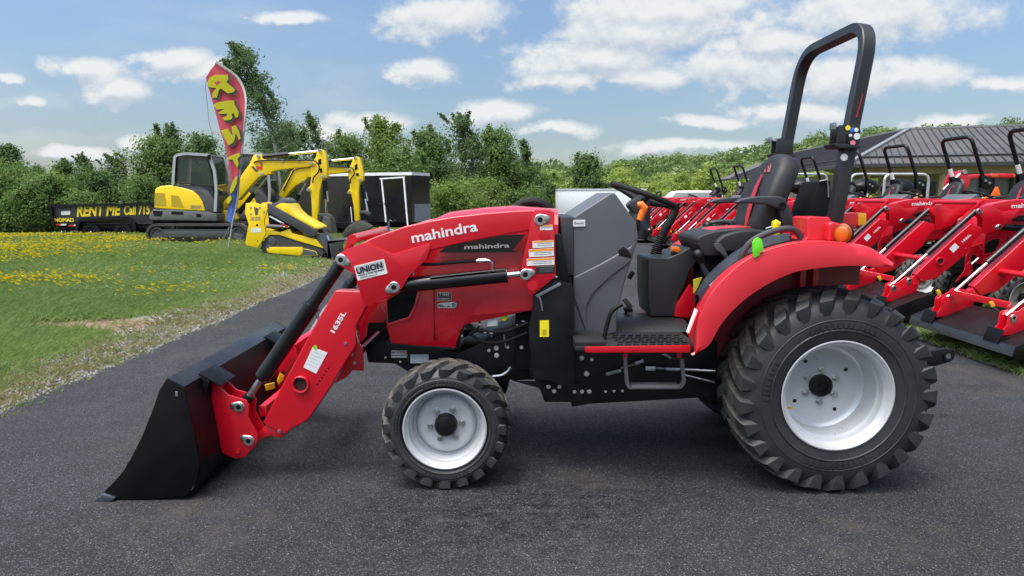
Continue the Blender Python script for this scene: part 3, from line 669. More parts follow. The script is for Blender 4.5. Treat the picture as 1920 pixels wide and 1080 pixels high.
# ---- hood
hd = sub(TR, 'hood')
rows = [(4.08, rB((640, 300), (720, 200), (900, 118), (1100, 92), (1280, 80), (1545, 100))),
        (3.90, rB((600, 330), (710, 210), (900, 128), (1100, 102), (1280, 90), (1545, 110))),
        (3.81, rB((570, 400), (690, 250), (900, 160), (1100, 130), (1280, 115), (1545, 135))),
        (3.765, rB((545, 500), (680, 330), (900, 230), (1100, 200), (1280, 185), (1545, 195))),
        (3.752, rB((524, 640), (700, 520), (900, 470), (1100, 450), (1280, 440), (1545, 430))),
        (3.742, rB((522, 740), (715, 660), (900, 650), (1100, 640), (1280, 630), (1400, 600))),
        (3.740, rB((526, 800), (700, 770), (850, 760), (1000, 742), (1040, 732), (1390, 702))),
        (3.752, rB((545, 872), (700, 850), (850, 838), (958, 835), (985, 790), (1003, 764)))]
r3 = [[(W(x, y, Y).x, Y, W(x, y, Y).z) for x, y in q] for Y, q in rows]
r3.append([(x, 3.775, z) for x, z in XZ(rB((548, 905), (690, 918), (850, 926), (930, 930), (945, 880), (958, 846)), 3.752)])
b = B(); b.loft(r3); b.mir = YC; b.loft(r3); b.mir = None
fr = [r[0] for r in r3]; b.loft([fr, [(x, 2 * YC - y, z) for x, y, z in fr]])
bk = [r[-1] for r in r3[:6]]; b.loft([bk, [(x, 2 * YC - y, z) for x, y, z in bk]])
b.out('bonnet', REDH, hd, 22)
b = B(); b.prism(XZ(rB((548, 903), (690, 916), (850, 924), (930, 928), (945, 932), (930, 942), (850, 940), (690, 930), (560, 918)), 3.76), 3.765, 2 * YC - 3.765, .003); b.out('bonnet_seal', RUBM, hd)
# dark side grille and its frame, proud of the bonnet side
b = B(); b.prism(XZ(rB((524, 645), (610, 592), (708, 588), (690, 672), (655, 742), (533, 783)), 3.735), 3.733, 3.76, .003)
for i in range(11):
    y = 625 + i * 13
    b.prism(XZ(rB((534, y + 18), (700 - max(0, i - 4) * 6, y - 12), (700 - max(0, i - 4) * 6, y - 9), (534, y + 21)), 3.733), 3.730, 3.734)
b.out('side_grille', BLKM, hd)
b = B(); b.prism(XZ(rB((708, 588), (728, 587), (700, 690), (668, 755), (530, 800), (528, 784), (655, 742), (690, 672)), 3.735), 3.728, 3.75, .003); b.out('grille_frame', REDH, hd)
b = B(); b.prism(XZ(rB((803, 560), (806, 560), (808, 885), (805, 885)), 3.735), 3.7365, 3.76); b.out('bonnet_seam', BLKM, hd)
# decal with the maker's name
b = B(); b.prism(XZ(rB((832, 362), (912, 292), (1110, 262), (1352, 252), (1300, 354), (1270, 357)), 3.735), 3.7375, 3.75); b.out('black_decal', mat('decal_black', (.018, .018, .018), .25, coat=.4), hd)
b = B()
for q in (rB((1275, 350), (1345, 258), (1352, 254), (1300, 352)), rB((1310, 352), (1352, 275), (1358, 275), (1335, 350))): b.prism(XZ(q, 3.735), 3.735, 3.74)
b.out('decal_stripe', REDH, hd)
text('mahindra', W(*rB((988, 340))[0], 3.736), W(*rB((1255, 330))[0], 3.736), hd, LETS, bold=.02, height=.024)
def badge(px, lines, fg, bg, Y, name='badge'):
    b = B(); quad_plate(b, px, Y); return b.out(name, bg, hd)
o = badge(rB((827, 598), (909, 597), (910, 646), (828, 647)), None, None, WHT, 3.736)
b = B(); quad_plate(b, rB((830, 601), (906, 600), (907, 621), (831, 622)), 3.7335); quad_plate(b, rB((831, 624), (907, 623), (907, 643), (831, 644)), 3.7335); b.out('badge_panel', BLST, o)
text('7 YEAR', W(*rB((838, 618))[0], 3.731), W(*rB((900, 617))[0], 3.731), o, LETW, bold=.02)
text('WARRANTY', W(*rB((836, 640))[0], 3.731), W(*rB((902, 639))[0], 3.731), o, LETW, bold=.02)
o = badge(rB((826, 668), (850, 660), (925, 654), (940, 664), (938, 685), (925, 690), (830, 691)), None, None, WHT, 3.736)
text('m', W(*rB((832, 687))[0], 3.733), W(*rB((858, 687))[0], 3.733), o, BLST, bold=.03)
text('CR', W(*rB((859, 686))[0], 3.733), W(*rB((910, 686))[0], 3.733), o, BLST, bold=.03, height=.0085)
b = B(); quad_plate(b, rB((912, 662), (930, 660), (936, 672), (930, 686), (912, 686)), 3.733); b.out('badge_leaf', mat('teal_print', (.05, .28, .25), .4), o)

# ---- cowl behind the engine
b = B(); Y0 = 3.745
b.prism(XZ(rD((176, 203), (345, 95), (363, 103), (455, 232), (463, 300), (430, 400), (400, 500), (368, 640), (368, 716), (250, 736), (180, 736), (175, 600)), Y0), Y0, 2 * YC - Y0, .03, 4)
b.out('dash_cowl', GRYP, TR, 40)
b = B()
b.prism(XZ(rD((240, 735), (206, 640), (178, 560), (178, 470), (300, 408), (438, 330), (430, 402), (345, 465), (270, 535), (238, 590), (232, 640)), 3.735), 3.735, 3.76, .010, 3)
b.prism(XZ(rD((376, 350), (396, 335), (415, 345), (432, 372), (428, 385), (376, 372)), 3.735), 3.738, 3.75, .003)
b.out('cowl_side_panel', [GRYP], TR, 40)
b = B(); b.prism(XZ(rD((376, 350), (396, 335), (415, 345), (432, 372), (428, 386), (376, 374)), 3.735), 3.733, 3.744, .003); b.out('lever_slot', BLKM, TR)
b = B(); b.prism(XZ(rD((122, 204), (177, 204), (178, 462), (132, 462)), 3.74), 3.74, 2 * YC - 3.74, .008); b.out('cowl_trim', DGP, TR)
b = B(); b.prism(XZ(rD((175, 217), (228, 216), (228, 245), (175, 246)), 3.742), 3.740, 3.76); o = b.out('paper_tag', WHT, TR)
text('Branch', W(*rD((181, 235))[0], 3.739), W(*rD((222, 235))[0], 3.739), o, GRYT)

# ---- steering column, wheel and levers
b = B(); b.beam(W(1186, 400, YC), W(1204, 385, YC), .12, .13, bev=.02); b.tube([W(1196, 425, YC), W(1203, 368, YC)], [.075, .05], 12); b.beam(W(1197, 440, YC), W(1203, 412, YC), .10, .06, bev=.01); b.out('steering_column', DGP, TR)
sc_ = W(1206.5, 367, YC); a, d = W(1149, 345, YC), W(1265, 389, YC)
ux = (d - a).normalized(); uy = Vector((0, 1, 0)); R = (d - a).length / 2; un = uy.cross(ux) * -1
sc_ = (a + d) / 2
ring = [sc_ + ux * R * math.cos(t) + uy * R * math.sin(t) for t in [2 * math.pi * k / 48 for k in range(48)]]
st = sub(TR, 'steering_wheel')
b = B(); b.tube(ring, .0165, 10, True, up=un); b.out('rim', RUBM, st)
hub = sc_ - Vector((ux.z, 0, -ux.x)) * (-.05 if ux.z > 0 else .05)
hub = sc_ + Vector((ux.z, 0, -ux.x)) * .035
b = B()
for t in (20, 160, 270): b.tube([hub, hub + (sc_ - hub) * .6 + (ux * math.cos(rad(t)) + uy * math.sin(rad(t))) * R * .6, sc_ + (ux * math.cos(rad(t)) + uy * math.sin(rad(t))) * R], [.022, .015, .013], 8)
b.ball(hub, .045); b.out('spoke', RUBM, st)
lv = sub(TR, 'shuttle_lever')
b = B(); b.tube(smooth_path([W(*p, 3.86) for p in rD((463, 215), (450, 260), (432, 315), (416, 348))]), .008, 8); b.out('lever_rod', BLK, lv)
b = B(); b.tube([W(*p, 3.86) for p in rD((459, 150), (474, 148), (488, 166), (482, 180), (468, 218))], [.015, .021, .024, .021, .018], 12); b.out('knob', ORK, lv)
b = B(); b.tube([W(*p, 3.9) for p in rD((452, 235), (490, 262), (478, 285))], [.03, .03, .02], 10); b.tube([W(*p, 3.9) for p in rD((462, 295), (480, 240))], .028, 10); b.out('switch_cluster', DGP, TR)
jl = sub(TR, 'loader_joystick'); YJ = 4.33
b = B(); b.tube(smooth_path([W(*p, YJ) for p in rE((172, 722), (172, 745), (158, 780), (138, 815), (122, 850))]), [.03, .033] + [.026] * 19 + [.025] * 4, 12); b.out('lever_rod', RUBM, jl)
b = B(); p0, p1 = W(*rE((121, 845))[0], YJ), W(*rE((96, 922))[0], YJ); n = 22
b.tube([p0 + (p1 - p0) * (k / n) for k in range(n + 1)], [(.027 + .013 * k / n) * (1.0 if k % 2 else .84) for k in range(n + 1)], 14); b.out('rubber_boot', RUBM, jl)
# pedals
pd = sub(TR, 'brake_pedal')
b = B(); b.tube(smooth_path([W(*p, 3.62) for p in rD((312, 738), (322, 690), (340, 630), (365, 603), (392, 588))]), .012, 10); b.out('pedal_arm', BLK, pd)
b = B(); b.hexa([W(*rD((388, 570))[0], 3.57), W(*rD((398, 562))[0], 3.68), W(*rD((428, 606))[0], 3.68), W(*rD((418, 606))[0], 3.57), W(*rD((396, 566))[0], 3.57), W(*rD((408, 560))[0], 3.68), W(*rD((440, 598))[0], 3.68), W(*rD((432, 602))[0], 3.57)], .003); b.out('pedal_pad', RUBM, pd)
b = B(); b.tube([W(*p, 4.2) for p in rD((395, 645), (415, 615))], .008, 8); b.box(tuple(W(*rD((400, 612))[0], 4.2) + Vector((0, -.04, -.012))), tuple(W(*rD((434, 612))[0], 4.2) + Vector((0, .04, .012))), .004); b.out('speed_pedal', RUBM, TR)
b = B(); b.beam(W(*rD((420, 475))[0], 4.1), W(*rD((440, 445))[0], 4.1), .08, .014, bev=.003); b.out('hand_throttle', BLK, TR)

# ---- platform
pf = sub(TR, 'platform'); p0, p1 = W(1078, 658, 3.46), W(1292, 658, 3.46); zt = W(1078, 648, 3.46).z
b = B(); b.box((p0.x, 3.46, zt - .03), (p1.x + .05, 2 * YC - 3.46, zt), .008); b.box((p0.x, 3.462, zt), (p0.x + .16, 3.75, zt + .022), .006); b.out('floor_mat', mat('floor_mat_rubber', (.013, .0135, .0145), .5, var=.15, bump=.1), pf)
b = B()
for i in range(9):
    for j in range(6):
        x = p0.x + .22 + i * .042; y = 3.475 + j * .045
        b.beam((x + .012 * (j % 2), y, zt + .003), (x + .03 + .012 * (j % 2), y + (.02 if j % 2 else -.0), zt + .003), .009, .006)
b.out('mat_rib', RUBM, pf)
b = B(); b.prism(XZ(rD((226, 776), (690, 768), (690, 800), (228, 800)), 3.455), 3.45, 3.462, .002); b.out('platform_edge', RED, pf)
b = B(); b.loft([[(x, y, zt + h) for y, h in ((3.82, 0), (3.86, .022), (3.94, .042), (4.21, .042), (4.28, .022), (4.31, 0))] for x in np.linspace(p0.x + .25, p1.x + .1, 6)]); b.out('tunnel_cover', mat('floor_mat_rubber', (.013, .0135, .0145), .5), pf)
for px in (404, 642):
    v = W(*rD((px, 806))[0], 3.5); b = B(); b.box((v.x - .012, 3.49, v.z - .02), (v.x + .012, 3.51, v.z + .045), .002); b.out('step_bracket', RED, pf)
b = B(); b.sweep(fillet([W(*p, 3.5) for p in rD((403, 822), (411, 930), (420, 953), (645, 953), (662, 930), (652, 826))], .03), [(-.009, -.012), (.009, -.012), (.009, .012), (-.009, .012)]); v = W(*rD((430, 948))[0], 3.5); v2 = W(*rD((640, 948))[0], 3.5)
b.box((v.x, 3.47, v.z - .008), (v2.x, 3.56, v.z + .006), .003); b.out('step', mat('step_grey_steel', (.11, .115, .12), .4, metal=.4), TR)
b = B(); b.tube([W(*p, 3.66) for p in rD((540, 868), (800, 882))], .008, 8); b.tube([W(*p, 3.655) for p in rD((582, 872), (640, 874))], .012, 10); b.tube([W(*p, 3.66) for p in rD((660, 898), (798, 932))], .005, 6); b.tube([W(*p, 3.655) for p in rD((385, 868), (450, 850))], .006, 6)
v = W(*rD((515, 868))[0], 3.66); b.box((v.x - .03, 3.64, v.z - .012), (v.x + .025, 3.68, v.z + .012), .003); b.out('linkage_rod', ZINC, TR)
for q in (rD((318, 888), (384, 872), (388, 884), (322, 902)), rD((444, 842), (482, 828), (486, 842), (448, 856)), rD((560, 808), (580, 802), (608, 822), (604, 830), (580, 815))):
    b = B(); b.prism(XZ(q, 3.66), 3.65, 3.67, .002); b.out('linkage_bracket', STEEL, TR)
b = B(); v0, v1 = W(*rD((128, 800))[0], 3.665), W(*rD((190, 700))[0], 3.665)
b.tube(smooth_path([W(*p, 3.672) for p in rD((160, 470), (168, 560), (162, 660), (140, 740), (112, 790))]), .010, 8); b.tube([W(*p, 3.672) for p in rD((112, 790), (180, 850))], .006, 6); b.out('frame_hose', RUBM, TR)

# ---- console beside the seat
b = B(); YK = 4.05
b.prism(XZ(rD((503, 392), (510, 383), (600, 384), (640, 366), (690, 338), (722, 350), (728, 388), (690, 440), (668, 500), (640, 560), (622, 642), (515, 642), (505, 560)), YK), YK, YK + .36, .018, 3)
b.out('seat_console', mat('console_dark_plastic', (.020, .022, .026), .5, bump=.1, bscale=300), TR, 40)
b = B(); v = W(*rD((618, 380))[0], 4.1); b.box((v.x - .014, 4.08, v.z - .03), (v.x + .012, 4.12, v.z + .03), .004); b.out('switch_stem', BLKM, TR)
b = B(); b.prism(XZ(rD((607, 352), (612, 335), (640, 336), (648, 350), (636, 362), (612, 352)), 4.09), 4.075, 4.125, .008); b.out('switch_knob', ORK, TR)
b = B(); Yi = 4.02
b.prism(XZ(rD((622, 642), (632, 590), (690, 500), (716, 540), (712, 600), (690, 650)), Yi), Yi, Yi + .03, .004); b.out('seat_pedestal', RED, TR)
b = B(); b.prism(XZ(rD((705, 480), (742, 470), (720, 520), (706, 540)), 3.9), 3.895, 3.91); b.out('warning_label', mat('yellow_warning_print', (.62, .50, .04), .5), TR)

# ---- seat
se = sub(TR, 'seat')
cA = [W(*p, 4.08) for p in rE((218, 868), (224, 840), (300, 818), (420, 812), (520, 820))]
prof = sm2([(p.x, p.z) for p in cA]) + [(W(*rE((520, 880))[0], 4.08).x, W(*rE((520, 905))[0], 4.08).z), (W(*rE((240, 910))[0], 4.08).x, W(*rE((240, 908))[0], 4.08).z)]
b = B(); b.prism(prof, 3.85, 4.31, .035, 4); b.out('seat_cushion', SEATM, se, 45)
b = B(); q = XZ(rE((480, 822), (320, 845), (330, 900), (470, 905), (520, 870)), 3.86)
b.prism(sm2(XZ(rE((318, 868), (360, 838), (440, 822), (530, 824)), 3.83)) + XZ(rE((530, 870), (440, 905), (340, 905)), 3.83), 3.80, 3.90, .025, 4); b.out('cushion_bolster', SEATM, se, 45)
b = B(); zc = max(p[1] for p in prof) - .006; x0 = min(p[0] for p in prof)
b.prism([(x0 + .07, zc - .018), (x0 + .16, zc + .006), (x0 + .40, zc + .016), (x0 + .40, zc - .03), (x0 + .1, zc - .04)], 3.96, 4.20, .004); b.out('cushion_stripe', SEATR, se)
b = B(); b.box((x0 + .08, 3.92, .78), (x0 + .42, 4.24, zc - .1), .02); b.out('seat_base', BLKM, se)
# backrest: front outline (width, height) bent back along the tilt
bb, bt = W(*rE((455, 835))[0], 4.08), W(*rE((582, 542))[0], 4.08)
ax = (bt - bb); H_ = ax.length; ax.normalize(); nx = Vector((-ax.z, 0, ax.x)); nx = nx if nx.x < 0 else -nx
out_ = sm2([(-.215, .0), (-.235, .12), (-.24, .30), (-.20, .47), (-.12, .56), (0, .585), (.12, .56), (.20, .47), (.24, .30), (.235, .12), (.215, .0)], 4)
def bpt(u, h, d): return bb + ax * (h * H_ / .585) + Vector((0, u, 0)) + nx * (d + .03 * math.sin(h / .585 * math.pi))
b = B(); rows = []
for d, s_ in ((-.075, .80), (-.07, .92), (-.045, 1.0), (.015, 1.0), (.04, .955), (.05, .86), (.046, .72), (.036, .5), (.036, .2)):
    rows.append([bpt(u * s_, .29 + (h - .29) * s_ if s_ < 1 else h, d) for u, h in out_])
R_ = b.loft(rows, True); b.f(R_[0]); b.f(R_[-1][::-1]); b.out('backrest', SEATM, se, 60)
b = B(); b.loft([[bpt(u, h, .0445 + .004) for u in (-.012, .035)] if False else [bpt(u - .06 + .05 * (h / .5) , h, .052) for u in (.03 - wd_, .03 + wd_)] for h, wd_ in ((.03, .012), (.10, .026), (.22, .03), (.32, .024), (.41, .008))]); b.out('backrest_stripe', SEATR, se, sol=-.004)
b = B()
for c0, c1 in (((-.055, .425), (-.01, .50)), ((-.01, .50), (.035, .46)), ((-.035, .425), (.01, .478)), ((.01, .425), (.035, .455))): b.tube([bpt(*c0, .040), bpt(*c1, .040)], .006, 6)
b.out('seat_emblem', mat('dark_red_print', (.16, .02, .028), .5), se)
for yy, q in ((3.78, rE((400, 718), (420, 706), (480, 696), (560, 696), (588, 704), (594, 722), (584, 740), (560, 743), (520, 728), (440, 722), (410, 726))), (4.36, rE((298, 720), (318, 708), (370, 700), (430, 698), (470, 704), (470, 716), (430, 718), (330, 724)))):
    b = B(); b.prism(XZ(q, yy), yy - .0, yy + .055, .010, 3); o = b.out('armrest', DGP, se, 45)
    if yy < 4:
        v = W(*rE((573, 731))[0], yy); b = B(); b.lathe([(yy, .022), (yy - .004, .022), (yy - .006, .016), (yy - .002, .013), (yy - .002, 0)], v.x, v.z, 20); b.out('pivot_cap', BLKM, o)
        b = B(); b.prism(XZ(rE((560, 738), (596, 722), (622, 790), (618, 812), (580, 812)), yy + .02), yy + .02, yy + .06, .006); b.out('armrest_bracket', DGP, se)
b = B(); b.prism(XZ(rE((640, 805), (668, 720), (700, 640), (742, 636), (744, 700), (738, 800)), 4.0), 3.95, 4.2, .012); b.out('manual_box', BLKM, se)
for q in (rE((712, 640), (740, 634), (746, 660), (746, 700)),):
    b = B(); b.tube([W(*p, 3.945) for p in q], .005, 8); b.out('box_rim', STEEL, se)

# ---- fenders
L0 = rF((112, 552), (166, 522), (182, 500), (222, 432), (290, 360), (382, 296), (480, 252), (560, 238), (640, 230), (700, 228), (770, 232), (836, 234))
L1 = rF((103, 548), (112, 480), (140, 405), (185, 335), (245, 270), (320, 222), (410, 185), (480, 165), (560, 158), (660, 160), (760, 180), (836, 231))
L2 = rF((97, 545), (100, 470), (120, 392), (156, 320), (208, 256), (270, 215), (360, 172), (470, 144), (560, 140), (660, 147), (752, 168), (834, 229))
LC = rP((1304, 662), (1309, 613), (1325, 566), (1350, 533), (1386, 499), (1422, 478), (1480, 461), (1530, 457), (1580, 460), (1632, 470), (1673, 497))
def fender(side):
    fe = sub(TR, 'fender'); m = YC if side else None
    def rail(q, Y, n=44):               # resample so that all rails share their stations
        s_ = smooth_path([W(x, yy, Y) for x, yy in q], 8); d = [0]
        for a_, b_ in zip(s_[:-1], s_[1:]): d.append(d[-1] + (b_ - a_).length)
        t = np.linspace(0, d[-1], n); return [(float(np.interp(k, d, [p.x for p in s_])), Y, float(np.interp(k, d, [p.z for p in s_]))) for k in t]
    r0, r2, r5 = rail(L0, 3.350), rail(LC, 3.362), rail(L2, 3.745)
    mixr = lambda a_, b_, f_, y, dz=0, dx=0: [(p[0] * (1 - f_) + q[0] * f_ + dx, y, p[2] * (1 - f_) + q[2] * f_ + dz) for p, q in zip(a_, b_)]
    rw = [r0, mixr(r0, r2, .5, 3.345), r2, mixr(r2, r5, .14, 3.40, .010), mixr(r2, r5, .5, 3.55, .012), r5]
    b = B(m); b.loft(rw); b.out('fender_shell', REDF, fe, 50, sol=.010)
    inner = [(x, z) for x, y, z in rw[-1]]
    b = B(m); lo = inner[-8][1] - .22
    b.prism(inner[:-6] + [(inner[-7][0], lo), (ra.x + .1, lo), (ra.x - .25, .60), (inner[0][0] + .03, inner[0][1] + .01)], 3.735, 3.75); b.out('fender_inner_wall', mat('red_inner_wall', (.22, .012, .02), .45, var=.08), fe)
    b = B(m)
    for xx in (W(1508, 520, 3.7).x, W(1532, 520, 3.7).x): b.box((xx - .03, 3.68, .98), (xx + .0, 3.72, 1.16), .004)
    b.out('fender_stay', REDF, fe)
    # ribs: two fine lines pressed along the top edge
    b = B(m)
    for k, yy in ((1, 3.375), (2, 3.388)):
        pts = [(x * .5 + X * .5 if k == 1 else X, yy - .004, z * .5 + Z * .5 + .003 if k == 1 else Z + .002) for (x, y, z), (X, Y, Z) in zip(rw[2], rw[3])][6:-9]
        b.tube(pts, .0028, 6)
    b.out('fender_crease', REDF, fe)
    # black plastic trim on the inner edge
    iq = rJ((512, 568), (548, 500), (600, 420), (690, 330), (800, 240), (900, 175), (1000, 125), (1120, 92), (1246, 78))
    oq = rJ((548, 566), (590, 510), (640, 452), (720, 380), (820, 300), (910, 245), (1010, 198), (1120, 160), (1246, 130))
    i3 = [W(x, y, 3.74) for x, y in iq]; o3 = [W(x, y, 3.62) for x, y in oq]
    b = B(m); b.loft([[tuple(p + Vector((0, .0, -.03))) for p in i3], [tuple(p) for p in i3], [tuple((p + q) / 2 + Vector((0, 0, .014))) for p, q in zip(i3, o3)], [tuple(q) for q in o3], [tuple(q + Vector((0, -.002, -.02))) for q in o3]]); b.out('fender_trim', mat('blue_grey_plastic', (.024, .030, .040), .45, bump=.1), fe, 50, sol=-.006)
    b = B(m); b.tube(smooth_path([W(*p, 3.6) for p in rE((414, 945), (424, 912), (452, 872), (500, 842), (560, 822), (606, 818), (634, 836), (652, 872))], 6), .017, 10); b.prism(XZ(rE((404, 940), (418, 905), (440, 890), (446, 925), (425, 948)), 3.6), 3.585, 3.615, .005); b.out('grab_handle', DGP, fe)
    return fe
fe = fender(0); fender(1)
text('MAX 26XL', W(*rJ((640, 496))[0], 3.60), W(*rJ((765, 385))[0], 3.585), fe, mat('faded_lettering', (.30, .30, .32), .5), height=.022, nrm=(-.3, -.8, .5))
b = B(); b.prism(XZ(rJ((442, 838), (508, 655), (522, 668), (460, 842)), 3.50), 3.46, 3.50); b.out('warning_sticker', WHT, fe)
b = B(); b.prism(XZ(rJ((520, 660), (534, 672), (480, 830), (450, 860), (446, 850)), 3.50), 3.458, 3.50); b.out('sticker_edge', RED, fe)
b = B(); b.prism(XZ(rE((460, 868), (470, 855), (480, 850), (494, 856), (500, 880), (503, 908), (490, 900), (486, 918), (466, 928), (460, 900)), 3.36), 3.352, 3.362, .003); b.out('plastic_key_tag', GRN, TR)
lk = sub(TR, 'hitch_lever')
b = B(); b.tube([W(*p, 3.80) for p in rE((545, 818), (548, 842))], .014, 10); b.tube([W(*p, 3.80) for p in rE((512, 818), (545, 806))], .006, 8); b.out('lever_rod', STEEL, lk)
b = B(); b.tube([W(*p, 3.80) for p in rE((536, 800), (548, 797), (562, 802))], [.014, .022, .016], 12); b.tube([W(*p, 3.80) for p in rE((548, 800), (549, 838))], .022, 12); b.out('knob', YEL, lk)
rl = sub(TR, 'range_lever')
b = B(); b.tube([W(*p, 3.82) for p in rE((262, 925), (276, 962), (294, 992))], .014, 10); b.out('lever_rod', DGP, rl)
b = B(); b.ball(W(*rE((258, 916))[0], 3.82), .033); b.tube([W(*p, 3.82) for p in rE((262, 922), (270, 946))], [.03, .018], 12); b.out('knob', BLK, rl)
rl = sub(TR, 'pto_lever')
b = B(); b.tube([W(*p, 3.80) for p in rE((352, 908), (364, 928))], .010, 8); b.out('lever_rod', STEEL, rl)
b = B(); b.prism(sm2(XZ(rE((318, 884), (322, 874), (334, 872), (346, 880), (358, 900), (366, 918), (356, 924), (338, 906), (322, 896)), 3.79)), 3.775, 3.81, .008); b.out('knob', mat('lever_grey_plastic', (.05, .053, .06), .45), rl)
rl = sub(TR, 'side_lever'); b = B(); b.tube(smooth_path([W(*p, 4.38) for p in rE((236, 850), (262, 820), (300, 798), (340, 790), (372, 794), (384, 812))]), .013, 8); b.out('lever_rod', mat('lever_grey_plastic', (.05, .053, .06), .45), rl)
b = B(); b.ball(W(*rE((293, 808))[0], 4.36), .032); b.out('knob', BLK, rl)

# ---- rollover bar
rb = sub(TR, 'rollover_bar')
def leg(q, y, wd_=.068): return XZ(q, y)
hn = W(*rK((487, 800))[0], 3.66); tn = W(*rK((598, 250))[0], 3.66); top = W(*rK((636, 74))[0], 3.66)
dirv = (tn - hn); dirv.normalize()
zt_ = W(*rK((600, 88))[0], 3.72).z - .002; apex = hn + dirv * ((zt_ - hn.z) / dirv.z)
far = lambda p: Vector((p.x, 2 * YC - p.y, p.z))
path = fillet([hn - dirv * .03, apex, far(apex), far(hn - dirv * .03)], .20, 9)
lean = Vector((dirv.x, 0, dirv.z)); side_ = Vector((dirv.z, 0, -dirv.x))
def rect_sweep(b, pts, a, c):          # box tube: a along the lean normal, c in the hoop plane
    rings = []
    for i, p in enumerate(pts):
        d = (Vector(pts[min(i + 1, len(pts) - 1)]) - Vector(pts[max(i - 1, 0)])).normalized(); n = d.cross(side_).normalized()
        k = .16
        rings.append([b.v(*(p + side_ * (su * a / 2) + n * (sn * c / 2))) for su, sn in ((-1, -1 + k), (-1 + k, -1), (1 - k, -1), (1, -1 + k), (1, 1 - k), (1 - k, 1), (-1 + k, 1), (-1, 1 - k))])
    for r0, r1 in zip(rings[:-1], rings[1:]):
        for j in range(8): b.f([r0[j], r0[(j + 1) % 8], r1[(j + 1) % 8], r1[j]])
    b.f(rings[0]); b.f(rings[-1])
ROPSM = mat('rollover_black_paint', (.017, .018, .021), .42, var=.15, bump=.15, bscale=260)
b = B(); rect_sweep(b, path, .068, .056); b.out('upper_hoop', ROPSM, rb, 30)
for sd_ in (0, 1):
    m = YC if sd_ else None
    b = B(m); lo, hi = XZ(rE((748, 795), (792, 795)), 3.66), XZ(rE((796, 512), (846, 512)), 3.66)
    b.prism([lo[0], lo[1], hi[1], hi[0]], 3.63, 3.70, .008); b.out('lower_post', ROPSM, rb)
    b = B(m); b.prism(XZ(rE((778, 500), (786, 430), (800, 428), (846, 432), (864, 436), (866, 455), (862, 470), (866, 480), (858, 505)), 3.62), 3.615, 3.630, .003)
    b.prism(XZ(rE((778, 500), (786, 430), (800, 428), (858, 436), (858, 505)), 3.62), 3.70, 3.715, .003)
    b.prism(XZ(rE((762, 500), (768, 498), (862, 506), (864, 514), (852, 518), (772, 516)), 3.62), 3.60, 3.73, .004); b.out('hinge_bracket', ROPSM, rb)
    b = B(m)
    for q in (rE((765, 435), (800, 440)), ): b.tube([W(*p, 3.64) for p in q], .009, 8)
    v = W(*rE((764, 434))[0], 3.64); b.box((v.x - .008, 3.615, v.z - .018), (v.x + .006, 3.665, v.z + .018), .003); b.out('locking_pin', STEEL, rb)
    for (px, py), r, mm in zip(rL((1243, 107), (1287, 126), (1327, 127), (1334, 193), (1293, 260), (1268, 182)), (.0125, .0125, .011, .0165, .0135, .008), (YEL, BLU, WHT, WHT, PNK, WHT)):
        if sd_ and mm in (YEL, BLU, PNK): continue
        v = W(px, py, 3.612); b = B(m); b.lathe([(3.615, r), (3.6125, r), (3.612, 0)], v.x, v.z, 20); o = b.out('inspection_sticker', mm, rb)
    b = B(m); b.prism(XZ(rK((458, 830), (474, 835), (470, 895), (454, 895)), 3.61), 3.61, 3.6155, .002); b.out('hinge_slot', BLKM, rb)
    b = B(m); b.prism([(x, z) for x, z in XZ(rK((569, 562), (576, 562), (536, 720), (526, 720)), 3.62)], 3.627, 3.63); b.out('red_stripe', mat('reflector_red_stripe', (.30, .02, .03), .4), rb)
v = W(*rL((1206, 404))[0], 3.625); b = B(); b.lathe([(3.63, .019), (3.6275, .019), (3.627, 0)], v.x, v.z, 22); b.out('round_sticker', WHT, rb)
for sd_ in (0, 1):
    m = YC if sd_ else None
    b = B(m); b.prism(XZ(rE((657, 862), (668, 850), (668, 778), (676, 774), (748, 774), (756, 782), (758, 862)), 3.55), 3.55, 3.74, .012, 3)
    b.prism(XZ(rE((740, 862), (742, 800), (756, 790), (790, 800), (800, 815), (806, 868)), 3.52), 3.50, 3.70, .012, 3); b.out('post_mount', REDF, rb, 40)
    lb = sub(TR, 'rear_light')
    b = B(m); b.prism(XZ(rE((752, 815), (754, 772), (775, 762), (850, 757), (850, 805), (790, 812)), 3.74), 3.72, 3.80, .006); b.out('light_housing', REDF, lb)
    b = B(m); b.prism(XZ(rE((850, 757), (880, 759), (882, 801), (850, 806)), 3.74), 3.715, 3.805, .006); b.out('light_lens', AMBY, lb)
    tl = sub(TR, 'turn_signal'); c = W(*rE((803, 835))[0], 3.46)
    def disc(b, o0, prof):              # lamp with its face turned out and a little forward
        ax_ = Vector((-.72, -.69, 0)); u = Vector((.69, -.72, 0)); rows = []
        for t, r in prof: rows.append([tuple(c + ax_ * t + u * r * math.cos(k * math.pi / 14) + Vector((0, 0, 1)) * r * 1.12 * math.sin(k * math.pi / 14)) for k in range(28)])
        b.loft(rows, True)
    b = B(m); disc(b, c, [(.0, .043), (.012, .042), (.022, .035), (.027, .02), (.028, .001)]); b.out('light_lens', AMB, tl, 50)
    b = B(m); disc(b, c, [(-.012, .042), (-.012, .047), (.002, .047), (.002, .042)]); b.out('lens_ring', BLKM, tl)
    b = B(m)
    for t_, r_ in ((.006, .0435), (.014, .0415), (.021, .037)): disc(b, c, [(t_, r_ - .001), (t_ + .0015, r_ + .0012), (t_ + .003, r_ - .001)])
    b.out('lens_rib', mat('deep_amber_rib', (.34, .06, .002), .3), tl)
    b = B(m); disc(b, c, [(-.034, .001), (-.032, .03), (-.026, .04), (-.012, .043)]); b.out('light_housing', AMB, tl)
    b = B(m); b.prism(XZ(rE((770, 872), (772, 825), (795, 822), (800, 870)), 3.5), 3.50, 3.56, .006); b.out('signal_bracket', REDF, tl)
